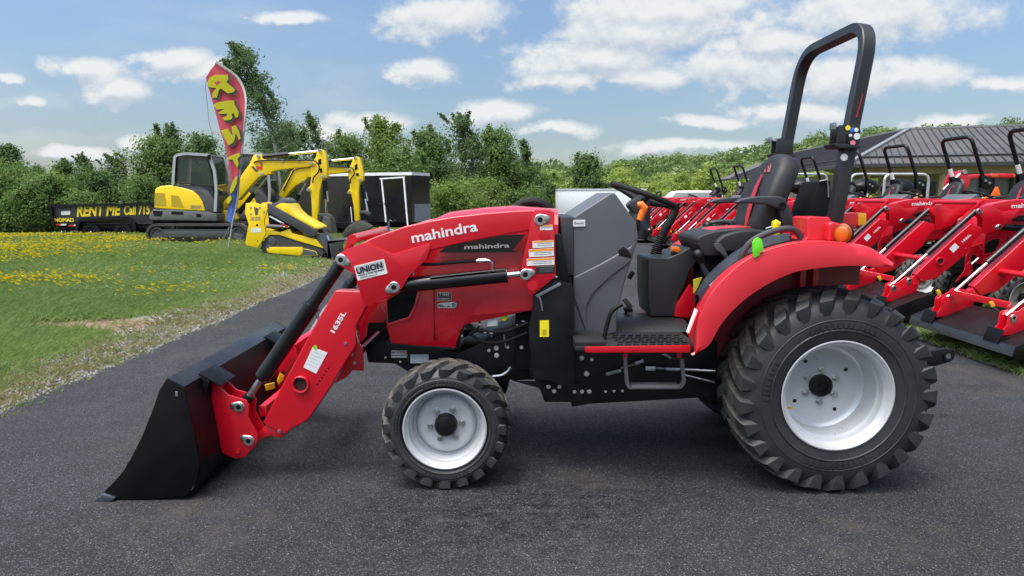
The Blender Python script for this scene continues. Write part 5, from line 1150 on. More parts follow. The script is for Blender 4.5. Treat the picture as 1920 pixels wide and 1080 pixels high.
def excavator(Y, label, front):
    """digging arm to the right, cab at the left; outlines follow the machine's side elevation"""
    global ORG
    bx = W(440, 445, Y); gz = .21
    ex = thing('excavator', label, 'excavator', (bx.x, Y + .9, gz), 'yellow mini excavators parked on the meadow')
    # boom, arm, linkage stay in one plane; the two machines carry them at different reach
    if front:
        bo = rN((196, 500), (210, 400), (250, 310), (320, 215), (338, 175), (352, 142), (385, 132), (412, 140), (432, 175), (500, 182), (740, 186), (850, 196), (870, 215), (850, 236), (690, 250), (540, 268), (505, 282), (500, 300), (440, 312), (400, 322), (330, 395), (270, 470), (225, 520))
        di = rN((888, 97), (912, 90), (940, 98), (958, 140), (968, 240), (966, 330), (930, 345), (905, 440), (895, 560), (884, 712), (842, 700), (838, 560), (828, 450), (798, 440), (796, 425), (826, 395), (834, 330), (828, 240), (845, 195), (872, 160))
        holes = [rN((893, 178), (918, 170), (922, 215), (895, 222)), rN((905, 255), (925, 250), (930, 285), (912, 290))]
        bcy = ((rN((215, 625))[0], rN((455, 322))[0])); acy = (rN((420, 152))[0], rN((905, 103))[0]); kcy = (rN((940, 355))[0], rN((955, 640))[0])
        hose = rN((340, 205), (380, 188), (520, 182), (820, 184), (870, 200), (895, 240), (880, 290), (845, 330), (838, 375)); lk = rN((850, 640), (890, 628), (970, 630), (1002, 655), (985, 672), (900, 655), (860, 662))
        bucket_ = rN((955, 650), (1003, 668), (1020, 760), (1030, 790), (985, 800), (930, 750), (905, 725), (940, 700)); wpos = rN((1075, 470))[0]
    else:
        bo = rN((560, 480), (600, 400), (640, 330), (668, 275), (700, 252), (760, 246), (830, 244), (1000, 243), (1150, 247), (1168, 262), (1150, 282), (980, 302), (860, 318), (800, 330), (790, 350), (745, 375), (700, 400), (650, 450), (610, 505))
        di = rN((1188, 160), (1210, 150), (1236, 160), (1252, 200), (1272, 290), (1272, 355), (1244, 370), (1232, 440), (1236, 560), (1240, 690), (1200, 696), (1188, 560), (1170, 470), (1140, 462), (1138, 445), (1160, 420), (1155, 360), (1142, 300), (1150, 250), (1172, 210))
        holes = [rN((1198, 225), (1220, 212), (1226, 260), (1200, 270)), rN((1208, 292), (1232, 290), (1236, 318), (1214, 318))]
        bcy = (rN((665, 575))[0], rN((775, 380))[0]); acy = (rN((830, 200))[0], rN((1205, 166))[0]); kcy = (rN((1255, 385))[0], rN((1300, 610))[0])
        hose = rN((590, 440), (660, 300), (700, 258), (860, 240), (1140, 243), (1180, 260), (1188, 300), (1160, 340), (1155, 380)); lk = rN((1205, 632), (1240, 612), (1290, 600), (1328, 628), (1322, 650), (1260, 625), (1215, 660))
        bucket_ = rN((1200, 700), (1260, 690), (1340, 740), (1330, 760), (1260, 790), (1180, 790), (1120, 840), (1100, 800), (1150, 740))
    b = B(); b.prism(XZ(bo, Y), Y - .14, Y + .14, .02); b.out('boom', EXY, ex)
    b = B(); b.prism(XZ(di, Y), Y - .11, Y + .11, .02)
    b.mi = 1
    for h in holes: b.prism(XZ(h, Y), Y - .115, Y - .108)
    b.out('dipper_arm', [EXY, BLKM], ex)
    if front: pins = rN((395, 150), (426, 300), (838, 215), (910, 105), (936, 322), (815, 432), (600, 188), (735, 186))
    else: pins = rN((1152, 263), (1205, 165), (1245, 350), (1150, 455), (770, 362))
    for p in pins:
        c = XZ([p], Y)[0]; b = B(); b.lathe([(Y - .135, .05), (Y - .175, .05), (Y - .18, 0)], c[0], c[1], 12); b.out('pivot_pin', ZINC, ex)
    for nm, (p, q), f_, r0 in (('boom_cylinder', bcy, .55, .07), ('arm_cylinder', acy, .45, .075), ('bucket_cylinder', kcy, .55, .07)):
        b = B(); cylp(b, p, q, Y - .02, r0, r0 * .5, f_)
        if nm == 'bucket_cylinder': c0, c1 = W(*p, Y - .1), W(*q, Y - .1); b.tube([c0 + (c1 - c0) * .3 + Vector((.06, 0, 0)), c0 + (c1 - c0) * .62 + Vector((.06, 0, 0))], .03, 6)
        b.out(nm, [CYL, CHR], ex)
    b = B(); b.tube(smooth_path([W(*p, Y - .17) for p in hose], 4), .022, 6); b.out('hydraulic_hose', HOSEM, ex)
    b = B(); b.prism(XZ(lk, Y), Y - .10, Y + .10, .01); b.out('bucket_link', EXG, ex)
    b = B(); b.prism(XZ(bucket_, Y), Y - .3, Y + .3, .02); b.out('digging_bucket', mat('muddy_bucket_steel', (.085, .078, .066), .6, metal=.2, var=.4), ex)
    if front:
        b = B(); b.prism(XZ(rN((335, 240), (352, 232), (392, 275), (375, 285)), Y), Y - .146, Y - .141); b.mi = 1; b.prism(XZ(rN((374, 238), (388, 228), (412, 240), (410, 208), (430, 204), (430, 258), (416, 268), (396, 255), (400, 272), (385, 268)), Y), Y - .147, Y - .141); b.out('boom_emblem', [EXG, mat('emblem_red', (.62, .05, .015), .4)], ex)
    # undercarriage, house and cab; the second machine shows a copy of them shifted to the right
    sh = 0 if front else 1
    mv = (lambda pts: pts) if front else (lambda pts: [(x + 100, y - 2) for x, y in pts])
    Yn = Y - .75                                        # near side of the body
    tw = sub(ex, 'crawler_track')
    for k, (ya, yb) in enumerate(((Yn - .15, Yn + .25), (Yn + 1.3, Yn + 1.7))):
        x0, x1 = W(*mv([(280, 430)])[0], Yn).x, W(*mv([(466, 430)])[0], Yn).x; b = B(); hull_track(b, x0, x1, gz, gz + .52, ya, yb); b.out('track_belt', TRACKM, tw)
        b = B(); b.box((x0 + .42, ya + .04, gz + .08), (x1 - .42, ya + .3, gz + .40), .03); b.box((x0 + .5, ya + .0, gz + .16), (x1 - .5, ya + .05, gz + .33), .01)
        for t in (x0 + .27, x1 - .27): b.lathe([(ya + .3, .2), (ya + .04, .2), (ya + .03, .15), (ya + .06, .12), (ya + .06, 0)], t, gz + .26, 18)
        b.out('track_frame', mat('dusty_frame_grey', (.05, .052, .052), .6, var=.2), tw)
    b = B(); q = mv(rM((820, 870), (850, 850), (960, 880), (1010, 900), (1010, 960), (880, 950), (830, 930))); b.prism(XZ(q, Yn), Yn - .1, Yn + 1.7, .02); b.out('dozer_blade', EXG, ex)
    q = mv(rM((98, 690), (130, 650), (300, 650), (620, 670), (720, 690), (720, 760), (110, 752), (92, 730)))
    b = B(); b.prism(XZ(q, Yn), Yn, Yn + 1.5, .04); b.out('house_base', mat('base_grey_green', (.10, .105, .10), .5), ex)
    b = B(); b.prism(XZ(mv(rM((110, 755), (720, 765), (1000, 790), (1000, 840), (700, 830), (110, 800))), Yn), Yn + .1, Yn + 1.4); b.out('turntable', BLKM, ex)
    b = B(); b.prism(XZ(mv(rM((140, 640), (145, 500), (150, 460), (200, 436), (300, 430), (420, 455), (500, 480), (545, 520), (580, 570), (612, 668), (300, 652))), Yn), Yn, Yn + 1.5, .05, 3); b.out('engine_cover', EXY, ex)
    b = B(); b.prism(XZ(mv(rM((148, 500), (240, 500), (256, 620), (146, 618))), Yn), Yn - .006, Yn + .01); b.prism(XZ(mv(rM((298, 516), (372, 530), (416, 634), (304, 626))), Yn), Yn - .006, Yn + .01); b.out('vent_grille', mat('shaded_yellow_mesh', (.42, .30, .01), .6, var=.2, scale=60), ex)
    b = B(); b.prism(XZ(mv(rM((420, 455), (500, 470), (590, 478), (650, 505), (695, 560), (700, 660), (612, 668), (580, 570), (545, 520), (500, 480))), Yn), Yn + .02, Yn + 1.48, .03); b.out('side_cowl', EXG, ex)
    b = B(); b.prism(XZ(mv(rM((130, 662), (222, 668), (210, 715), (140, 712))), Yn), Yn - .005, Yn + .01); b.prism(XZ(mv(rM((305, 668), (412, 674), (410, 700), (300, 696))), Yn), Yn - .005, Yn + .01); b.prism(XZ(mv(rM((530, 690), (575, 692), (575, 722), (532, 720))), Yn), Yn - .005, Yn + .01); b.out('base_vent', BLKM, ex)
    cb = sub(ex, 'cab'); Yc0, Yc1 = Yn + .02, Yn + .98
    outl = mv(rM((312, 420), (328, 160), (345, 145), (430, 130), (640, 142), (660, 165), (705, 300), (722, 480), (712, 670), (690, 560), (640, 470), (540, 425)))
    b = B()
    for y in (Yc0, Yc1):
        for seq, wd_ in ((mv(rM((318, 425), (335, 155), (430, 138), (645, 150), (700, 300), (716, 480), (706, 672))), .075),):
            b.sweep(fillet([W(*p, Yc0) + Vector((0, y - Yc0, 0)) for p in seq], .10), [(-wd_ / 2, -.03), (wd_ / 2, -.03), (wd_ / 2, .03), (-wd_ / 2, .03)])
        b.out('cab_frame', EXLG, cb, 40); b = B()
    b = B(); q = mv(rM((330, 168), (345, 145), (430, 130), (640, 142), (655, 160), (430, 148))); b.prism(XZ(q, Yc0), Yc0, Yc1, .02); b.out('cab_roof', EXG, cb); b = B(); b.prism(XZ(mv(rM((318, 420), (540, 430), (640, 480), (700, 570), (708, 672), (612, 672), (560, 520), (420, 455), (316, 432))), Yc0), Yc0 + .01, Yc1, .01); b.out('cab_skirt', EXG, cb)
    g = mv(rM((336, 405), (350, 165), (430, 150), (630, 160), (655, 210), (690, 330), (694, 550), (650, 470), (540, 420)))
    b = B(); b.prism(XZ(g, Yc0), Yc0 + .015, Yc0 + .025); b.prism(XZ(g, Yc0), Yc1 - .025, Yc1 - .015)
    xr_ = XZ(mv(rM((326, 412), (342, 165))), Yc0); b.prism([xr_[0], xr_[1], (xr_[1][0] + .012, xr_[1][1]), (xr_[0][0] + .012, xr_[0][1])], Yc0 + .05, Yc1 - .05)
    xf = XZ(mv(rM((712, 640), (712, 480), (696, 300), (652, 165))), Yc0); b.prism(xf + [(x - .012, z) for x, z in xf[::-1]], Yc0 + .05, Yc1 - .05); b.out('cab_glass', GLS, cb)
    b = B(); b.tube([W(*p, Yc0 - .01) for p in mv(rM((340, 400), (350, 165), (430, 150), (630, 160)))], .02, 6); b.tube([W(*p, Yc0 - .01) for p in mv(rM((630, 160), (660, 260), (690, 400), (694, 550)))], .028, 6); b.tube([W(*p, Yc0 - .01) for p in mv(rM((340, 404), (540, 424), (690, 440)))], .018, 6); b.out('door_seal', BLKM, cb)
    b = B(); c = W(*mv(rM((600, 500)))[0], Yc0 + .45); b.box((c.x - .25, Yc0 + .3, c.z - .15), (c.x + .2, Yc0 + .75, c.z), .04); b.box((c.x - .3, Yc0 + .3, c.z - .1), (c.x - .15, Yc0 + .75, c.z + .6), .05); b.tube([(c.x + .3, Yc0 + .3, c.z - .2), (c.x + .32, Yc0 + .3, c.z + .2)], .03, 8); b.out('operator_seat', BLKM, cb)
    b = B(); q = mv(rM((740, 650), (790, 600), (850, 530), (860, 560), (830, 600), (800, 650), (880, 690), (905, 735), (890, 770), (740, 765), (735, 700), (780, 690))) if front else rN((510, 560), (560, 500), (600, 510), (610, 545), (560, 600))
    b.prism(XZ(q, Y), Y - .2, Y + .2, .02); b.out('swing_bracket', EXY if front else EXG, ex)
    if front:
        Yp = Yn - .002
        text('WACKER', W(*rM((476, 628))[0], Yp), W(*rM((578, 632))[0], Yp), ex, GRYT, bold=.02); text('NEUSON', W(*rM((476, 645))[0], Yp), W(*rM((578, 648))[0], Yp), ex, GRYT, bold=.02)
        b = B(); b.tube([W(*rM((650, 150))[0], Yc0 - .05), W(*rM((648, 190))[0], Yc0 - .05)], .045, 8); b.out('work_light', BLKM, cb)
    return ex
excavator(20.3, 'front yellow excavator with grey-framed cab and its boom marked by a red emblem', True)
excavator(22.3, 'rear yellow excavator mostly hidden, its boom and arm reaching past the black enclosed trailer', False)

# ---- compact track loader
Y = 16.2; c = W(545, 480, Y); ORG = Vector((c.x, Y + .55, .12))
tl = thing('track_loader', 'small yellow and grey stand-on track loader with lowered bucket in front of the excavators', 'track loader', ORG)
yn = Y
b = B(); b.prism(XZ(rN((275, 545), (340, 538), (420, 560), (455, 600), (450, 640), (430, 690), (436, 740), (445, 800), (400, 890), (375, 922), (280, 900), (272, 880), (300, 720), (268, 630)), yn), yn - .02, yn + .04, .015); b.out('side_plate', EXY, tl); b = B(); b.prism(XZ(rN((275, 545), (340, 538), (420, 560), (455, 600), (430, 690), (445, 800), (375, 922), (280, 900), (300, 720), (268, 630)), yn), yn + 1.0, yn + 1.06, .015); b.out('side_plate', EXY, tl)
b = B(); b.prism(XZ(rN((345, 575), (385, 590), (378, 640), (358, 648)), yn), yn - .024, yn - .018); b.mi = 1
for p, r in ((rN((372, 730))[0], .03), (rN((376, 862))[0], .016)):
    v = XZ([p], yn)[0]; b.lathe([(yn - .021, r), (yn - .024, 0)], v[0], v[1], 14)
b.mi = 2
for p in rN((318, 580), (320, 635), (395, 582), (430, 618)):
    v = XZ([p], yn)[0]; b.lathe([(yn - .02, .028), (yn - .03, .024), (yn - .03, 0)], v[0], v[1], 12)
b.out('plate_opening', [mat('green_seen_through', (.06, .08, .05), .6), BLKM, ZINC], tl)
b = B(); b.prism(XZ(rN((322, 755), (405, 752), (404, 790), (324, 792)), yn), yn - .024, yn - .019); o = b.out('dealer_label', WHT, tl)
text('WACKER', W(*rN((312, 675))[0], yn - .021), W(*rN((398, 672))[0], yn - .021), tl, GRYT, bold=.02); text('NEUSON', W(*rN((312, 692))[0], yn - .021), W(*rN((398, 690))[0], yn - .021), tl, GRYT, bold=.02)
for ya in (yn + .05, yn + .78):
    ct = sub(tl, 'crawler_track')
    P_ = XZ(rN((395, 930), (400, 880), (450, 825), (500, 815), (560, 820), (700, 865), (900, 925), (925, 960), (915, 1000), (870, 1005), (700, 1000), (480, 985), (420, 970)), yn)
    b = B(); b.prism(P_, ya, ya + .28, .015)
    for i in range(len(P_)):
        a, d = Vector(P_[i - 1]), Vector(P_[i]); k = max(1, int((d - a).length / .09)); t = (d - a).normalized(); nn = Vector((-t.y, t.x))
        cen = Vector(((P_[0][0] + P_[8][0]) / 2, P_[3][1] - .3)); nn = nn if (a - cen).dot(nn) > 0 else -nn
        for j in range(k): p = a + (d - a) * (j / k); b.prism([p, p + nn * .02, p + nn * .02 + t * .035, p + t * .035], ya + .01, ya + .27)
    b.out('track_belt', TRACKM, ct)
    b = B(); b.prism(XZ(rN((445, 930), (470, 915), (750, 915), (752, 960), (730, 990), (470, 965), (448, 950)), yn), ya - .03, ya + .02, .012); b.mi = 1
    for p, r in ((rN((490, 865))[0], .10), (rN((462, 920))[0], .07)):
        v = XZ([p], yn)[0]; b.lathe([(ya + .0, r), (ya - .02, r * .8), (ya - .02, r * .3), (ya - .03, r * .3), (ya - .03, 0)], v[0], v[1], 16)
    b.prism(XZ(rN((752, 925), (860, 950), (880, 985), (740, 990)), yn), ya - .02, ya + .02, .01); b.out('track_frame', [EXY, EXG], ct)
b = B(); b.prism(XZ(rN((440, 770), (560, 790), (640, 760), (660, 800), (860, 850), (920, 925), (700, 862), (560, 815), (450, 810)), yn), yn + .03, yn + 1.02, .01); b.out('chassis', EXY, tl)
b = B(); b.prism(XZ(rN((440, 600), (520, 600), (640, 640), (700, 760), (640, 800), (460, 760)), yn), yn + .1, yn + .95, .03); b.out('engine_block', BLKM, tl)
for y0 in (yn - .02, yn + .96):
    b = B(); b.prism(XZ(rN((455, 545), (500, 560), (880, 775), (850, 830), (800, 815), (460, 620)), yn), y0, y0 + .08, .01); b.out('lift_arm', mat('dark_arm_grey', (.055, .057, .06), .5), tl)
b = B(); b.prism(XZ(rN((505, 578), (560, 545), (620, 548), (650, 600), (700, 650), (870, 745), (878, 768), (850, 760), (620, 640)), yn), yn + .02, yn + .92, .03); b.out('front_cover', EXY, tl)
b = B(); b.prism(XZ(rN((440, 548), (520, 540), (560, 497), (600, 520), (610, 545), (500, 580)), yn), yn + .1, yn + .9, .03); b.out('rear_hood', EXG, tl)
b = B(); b.prism(XZ(rN((470, 655), (485, 650), (600, 712), (590, 722)), yn), yn - .03, yn - .02); b.mi = 1; b.prism(XZ(rN((575, 705), (640, 740), (620, 748), (572, 722)), yn), yn - .03, yn - .02); b.out('arm_stripe', [WHT, mat('signal_red', (.5, .02, .02), .4)], tl)
b = B(); cylp(b, rN((450, 738))[0], rN((640, 745))[0], yn + .0, .045, .025, .75); b.out('lift_cylinder', [mat('cylinder_grey', (.10, .10, .105), .4), CHR], tl)
b = B(); b.prism(XZ(rN((840, 820), (880, 800), (920, 850), (970, 960), (940, 970), (890, 900)), yn), yn + .1, yn + .9, .02); cylp(b, rN((930, 750))[0], rN((985, 880))[0], yn + .3, .05, .03, .5); b.out('bucket_link', [EXG, CHR], tl)
b = B(); b.prism(XZ(rN((970, 860), (1120, 850), (1125, 862), (985, 885), (1010, 1005), (1040, 1010), (975, 1005), (962, 940)), yn), yn - .1, yn + 1.15, .008); b.prism(XZ(rN((970, 860), (1120, 850), (1040, 1010), (975, 1005)), yn), yn - .1, yn - .08, .004); b.out('loader_bucket', mat('worn_bucket_grey', (.05, .052, .055), .5, metal=.3), tl)

# ---- feather flag
ORG = G(430, 472, .15); Yf = 17.0; ORG = Vector((W(430, 472, Yf).x, Yf, .14))
fl = thing('feather_flag', 'tall faded red and blue feather flag with yellow lettering on a pole in the meadow', 'flag', ORG)
fz = reg(370, 90, 2.769)
le = fz((44, 152), (62, 230), (90, 330), (118, 430), (145, 510), (160, 590), (172, 660), (180, 720), (172, 780), (155, 850), (150, 895))
re_ = fz((95, 78), (200, 150), (246, 240), (250, 330), (240, 410), (234, 500), (226, 590), (221, 640), (212, 720), (204, 800), (190, 915))
lp_, rp_ = smooth_path([W(*p, Yf) for p in le], 3), smooth_path([W(*p, Yf) for p in re_], 3)
def wave(i, j): return .02 * math.sin(i * .5) + .035 * math.sin(j * 1.15 + i * .22)
rows = []
for i, (a, d) in enumerate(zip(lp_, rp_)):
    rows.append([tuple(a + (d - a) * (j / 8) + Vector((0, wave(i, j) * min(1, (d - a).length), 0))) for j in range(9)])
def cloth_mat(name, col):
    m = bpy.data.materials.new(name); m.use_nodes = True; nt = m.node_tree; L = nt.links.new; p = nt.nodes['Principled BSDF']; p.inputs['Roughness'].default_value = .8; p.inputs['Base Color'].default_value = (*col, 1); p.inputs['Specular IOR Level'].default_value = .1
    t = _n(nt, 'ShaderNodeBsdfTranslucent', {}); t.inputs[0].default_value = (*col, 1); x = _n(nt, 'ShaderNodeMixShader', {}); x.inputs[0].default_value = .5; L(p.outputs[0], x.inputs[1]); L(t.outputs[0], x.inputs[2]); L(x.outputs[0], nt.nodes['Material Output'].inputs[0]); return m
FLR = cloth_mat('faded_red_flag_cloth', (.72, .15, .20)); FLB = cloth_mat('faded_blue_flag_cloth', (.16, .28, .66))
b = B(); cut = 21; b.loft(rows[:cut + 1]); b.mi = 1; b.loft(rows[cut:]); b.out('flag_cloth', [FLR, FLB], fl, 60, sol=.003)
b = B(); b.loft([[tuple(Vector(r[-1]) + Vector((0, -.012, 0))), tuple(Vector(r[-1]) + (Vector(r[-1]) - Vector(r[-2])).normalized() * .06 + Vector((0, -.012, 0)))] for r in rows[:14]]); b.out('flag_sleeve', mat('pale_sleeve_cloth', (.50, .50, .47), .8), fl, sol=.003)
FLY = cloth_mat('faded_yellow_print', (.82, .76, .06)); FLK = mat('dark_print_outline', (.035, .05, .045), .7)
def fpt(px, py):                       # a printed point lies on the waving cloth
    p = W(px, py, Yf); best = min(range(len(rows)), key=lambda i: abs((rows[i][0][2] + rows[i][-1][2]) / 2 - p.z)); a, d = rows[best][0], rows[best][-1]
    t = max(0, min(1, (p.x - a[0]) / max(.05, d[0] - a[0]))); return Vector((p.x, Yf + wave(best, t * 8) * min(1, d[0] - a[0]) - .02, p.z))
def glyph(poly, hole=None):
    for mm, dy, off in ((FLK, .0, .035), (FLY, -.012, 0)):
        b = B(); q = [W(*p, Yf) + Vector((off, dy - .066, -off)) for p in fz(*poly)]
        c = sum(((p.x) for p in q)) / len(q), sum((p.z for p in q)) / len(q); g = 1.10 if mm is FLK else 1
        b.f([b.v(c[0] + (p.x - c[0]) * g, p.y, c[1] + (p.z - c[1]) * g) for p in q])
        if hole and mm is FLY: b.mi = 1; b.f([b.v(*(W(*p, Yf) + Vector((0, -.082, 0)))) for p in fz(*hole)])
        b.out('printed_letter', [mm, FLR], fl, None)
glyph([(58, 185), (72, 155), (100, 143), (165, 142), (168, 165), (158, 180), (202, 218), (196, 232), (165, 238), (128, 212), (118, 225), (108, 262), (85, 258), (88, 235), (105, 210), (75, 208), (60, 200)], [(96, 182), (118, 172), (130, 182), (106, 194)])
glyph([(90, 300), (110, 285), (165, 275), (198, 275), (200, 295), (222, 335), (218, 360), (204, 364), (196, 340), (184, 345), (190, 362), (180, 375), (150, 378), (135, 365), (160, 355), (160, 342), (130, 345), (115, 338), (150, 318), (105, 322)])
glyph([(130, 430), (150, 425), (165, 420), (190, 458), (185, 410), (205, 402), (222, 430), (231, 470), (222, 480), (206, 440), (200, 480), (190, 495), (168, 508), (160, 490), (140, 455)])
glyph([(165, 570), (185, 558), (225, 545), (230, 560), (215, 575), (222, 600), (215, 622), (200, 600), (190, 580), (170, 582)])
glyph([(188, 700), (205, 670), (215, 665), (213, 700), (195, 740), (180, 755), (176, 740)])
glyph([(160, 785), (180, 765), (185, 785), (170, 810), (160, 805)])
b = B(); pb = W(*fz((158, 1062))[0], Yf); pt_ = W(*fz((182, 910))[0], Yf); up = [W(*p, Yf + .012) for p in fz((206, 800), (222, 640), (238, 480), (252, 330), (246, 240), (200, 150), (96, 78))]
b.tube([pb, pt_] + smooth_path([pt_] + up, 4)[1:], .020, 8); b.out('flag_pole', mat('pole_grey', (.42, .43, .44), .4, metal=.4), fl)
b = B(); b.tube([W(*p, Yf + .1) for p in fz((166, 930), (124, 1015))], .012, 6); b.out('ground_stake', STEEL, fl)
b = B(); b.tube([W(*p, Yf) for p in fz((46, 170), (42, 210), (52, 290), (58, 360), (66, 410), (80, 440), (115, 438))], .007, 5); b.out('frayed_cord', mat('frayed_red_cord', (.4, .12, .14), .8), fl)

# ---- dump trailer
Yd = 26.5; ORG = Vector((W(200, 440, Yd).x, Yd + 1, -.2))
dt = thing('dump_trailer', 'long black dump trailer with yellow rental lettering at the far edge of the meadow', 'trailer', ORG)
dz = reg(80, 360, 8.727)
dq = lambda *p: XZ(dz(*p), Yd)
xe = W(500, 400, Yd).x
top0, top1 = dq((130, 215))[0], dq((1820, 178))[0]; bot0, bot1 = dq((180, 515))[0], dq((1730, 475))[0]
b = B(); b.prism([bot0, (xe, bot1[1]), (xe, top1[1] + .05), top0], Yd, Yd + .05, .005); b.prism([bot0, (xe, bot1[1]), (xe, top1[1] + .05), top0], Yd + 1.95, Yd + 2.0, .005); b.prism([bot0, (bot0[0] + .05, bot0[1]), (top0[0] + .05, top0[1]), top0], Yd + .05, Yd + 1.95); b.box((bot0[0], Yd, bot0[1] - .02), (xe, Yd + 2, bot0[1] + .05)); b.out('dump_box', mat('charcoal_trailer_paint', (.030, .030, .034), .45, var=.1), dt)
b = B(); b.beam((top0[0] - .05, Yd - .03, top0[1] - .03), (xe, Yd - .03, top1[1] + .02), .09, .10); b.beam((top0[0] + .03, Yd - .03, top0[1]), (bot0[0] + .03, Yd - .03, bot0[1] - .1), .09, .12, up=(0, 1, 0))
v = dq((1350, 190))[0]; b.box((v[0] - .03, Yd - .10, v[1] - .08), (v[0] + .03, Yd - .07, v[1] + .12)); b.out('top_rail', BLK, dt)
text('RENT ME', (dq((560, 400))[0][0], Yd - .012, dq((560, 398))[0][1]), (dq((1300, 372))[0][0], Yd - .012, dq((1290, 372))[0][1]), dt, mat('lettering_yellow', (.80, .60, .02), .5), bold=.035, shear=.3, height=.42)
text('Call 715', (dq((1340, 372))[0][0], Yd - .012, dq((1340, 372))[0][1]), (dq((1770, 358))[0][0], Yd - .012, dq((1770, 358))[0][1]), dt, mat('lettering_yellow', (.80, .60, .02), .5), bold=.03, shear=.25, height=.37)
text('NOMAD', (dq((200, 488))[0][0], Yd - .012, dq((200, 488))[0][1]), (dq((515, 486))[0][0], Yd - .012, dq((515, 486))[0][1]), dt, mat('lettering_yellow', (.80, .60, .02), .5), bold=.04)
b = B(); b.prism(dq((305, 315), (452, 310), (452, 372), (305, 376)), Yd - .01, Yd); b.out('white_label', WHT, dt)
b = B(); b.prism(dq((205, 522), (300, 522), (300, 548), (205, 548)), Yd - .02, Yd); b.prism(dq((430, 535), (515, 532), (515, 560), (430, 562)), Yd - .02, Yd); b.mi = 1; b.prism(dq((300, 522), (390, 520), (390, 546), (300, 548)), Yd - .02, Yd); b.prism(dq((515, 532), (560, 530), (560, 556), (515, 560)), Yd - .02, Yd); b.out('reflector_strip', [mat('signal_red', (.5, .02, .02), .4), WHT], dt)
b = B(); b.sweep([(x, Yd - .02, z) for x, z in dq((590, 620), (600, 520), (660, 455), (1400, 425), (1520, 510), (1530, 640))], [(-.06, -.12), (.06, -.12), (.06, .12), (-.06, .12)]); b.box((bot0[0], Yd + .3, bot0[1] - .3), (xe + .6, Yd + 1.7, bot0[1] - .02)); b.box((bot0[0] + .3, Yd + .05, bot0[1] - .2), (xe, Yd + .3, bot0[1] - .02)); b.out('mudguard', BLKM, dt)
for cx in (790, 1310):
    for ya in (Yd - .02, Yd + 1.8):
        c_ = dq((cx, 660))[0]; wp = sub(dt, 'wheel'); b = B(); b.lathe([(ya + .2, .2), (ya + .2, .30), (ya + .17, .36), (ya + .03, .36), (ya, .32), (ya - .01, .2), (ya + .02, .18)], c_[0], c_[1], 28); b.out('tyre', RUBM, wp)
        b = B(); b.lathe([(ya + .02, .19), (ya + .05, .16), (ya + .05, .07), (ya + .02, .06), (ya + .02, 0)], c_[0], c_[1], 24); b.mi = 1; b.lathe([(ya + .018, .035), (ya + .0, 0)], c_[0], c_[1], 10)
        for k in range(6): a = k * math.pi / 3; b.lathe([(ya + .048, .014), (ya + .03, 0)], c_[0] + .1 * math.cos(a), c_[1] + .1 * math.sin(a), 6)
        b.out('rim', [BLK, CHR], wp)

# ---- black enclosed trailer: long side facing us, wedge nose to the right
ez = reg(590, 310, 7.7125); Y0 = 24.0; ORG = Vector((-4.4, Y0 + 1.2, .25))
et = thing('enclosed_trailer', 'glossy black enclosed trailer with white side door frame and roof edge behind the digger arms', 'trailer', ORG)
A = W(*ez((1400, 110))[0], Y0); Ab = W(*ez((1440, 900))[0], Y0)
Nn = Vector((W(*ez((1660, 200))[0], Y0 + 1.15).x, Y0 + 1.15, A.z)); far_ = Vector((W(*ez((170, 230))[0], Y0 + 1.6).x - 1.2, Y0 + 1.9, A.z))
zb, zt2 = .62, A.z
ring = [(far_.x, far_.y), (A.x, A.y), (Nn.x, Nn.y), (Nn.x - .5, Nn.y + 1.2), (far_.x + .6, far_.y + 2.0)]
b = B(); lo_ = [b.v(x, y, zb) for x, y in ring]; hi_ = [b.v(x, y, zt2 - .06) for x, y in ring]
for i in range(5): b.f([lo_[i], lo_[(i + 1) % 5], hi_[(i + 1) % 5], hi_[i]])
b.f(lo_[::-1]); b.f(hi_); b.out('body', TRB, et, None)
cen = Vector((sum(p[0] for p in ring) / 5, sum(p[1] for p in ring) / 5)); grow = lambda p, g: tuple(cen + (Vector(p) - cen) * g)
b = B(); r1 = [grow(p, 1.008) for p in ring]; lo_ = [b.v(*p, zt2 - .075) for p in r1]; hi_ = [b.v(*p, zt2 + .03) for p in r1]
for i in range(5): b.f([lo_[i], lo_[(i + 1) % 5], hi_[(i + 1) % 5], hi_[i]])
b.f(lo_[::-1]); b.f(hi_); b.out('roof_edge', mat('white_roof_edge', (.75, .76, .75), .4), et, None)
sdv = (Vector((A.x, A.y)) - Vector((far_.x, far_.y))).normalized(); sn = Vector((sdv.y, -sdv.x)); sn = sn if sn.y < 0 else -sn
def onside(px, py, pr=.012):           # where the sight line of a photo pixel meets the long side
    d = ray(px, py); o2 = Vector((far_.x, far_.y)); k = sn.dot(o2) / (sn.x * d[0] + sn.y * d[1]); return Vector((d[0] * k + sn.x * pr, d[1] * k + sn.y * pr, HC + d[2] * k))
def bar(b, p, q, w_=.07): b.beam(onside(*p), onside(*q), .02, w_) if abs(p[0] - q[0]) > abs(p[1] - q[1]) else b.beam(onside(*p), onside(*q), w_, .02, up=(sn.x, sn.y, 0))
dr = sub(et, 'side_door'); b = B(); e = ez((970, 200), (1035, 820), (1350, 890), (1290, 175)); bar(b, e[0], e[1], .06); bar(b, e[3], e[2], .06); bar(b, ez((945, 195))[0], ez((1305, 170))[0], .05); b.out('door_frame', mat('white_roof_edge', (.75, .76, .75), .4), dr)
b = B(); bar(b, *ez((925, 562), (1045, 555)), .09); b.out('door_latch', CHR, dr)
b = B(); bar(b, *ez((400, 838), (550, 832)), .05); bar(b, *ez((525, 600), (545, 830)), .03); bar(b, *ez((30, 862), (130, 850)), .07); b.out('side_trim', mat('white_roof_edge', (.75, .76, .75), .4), et)
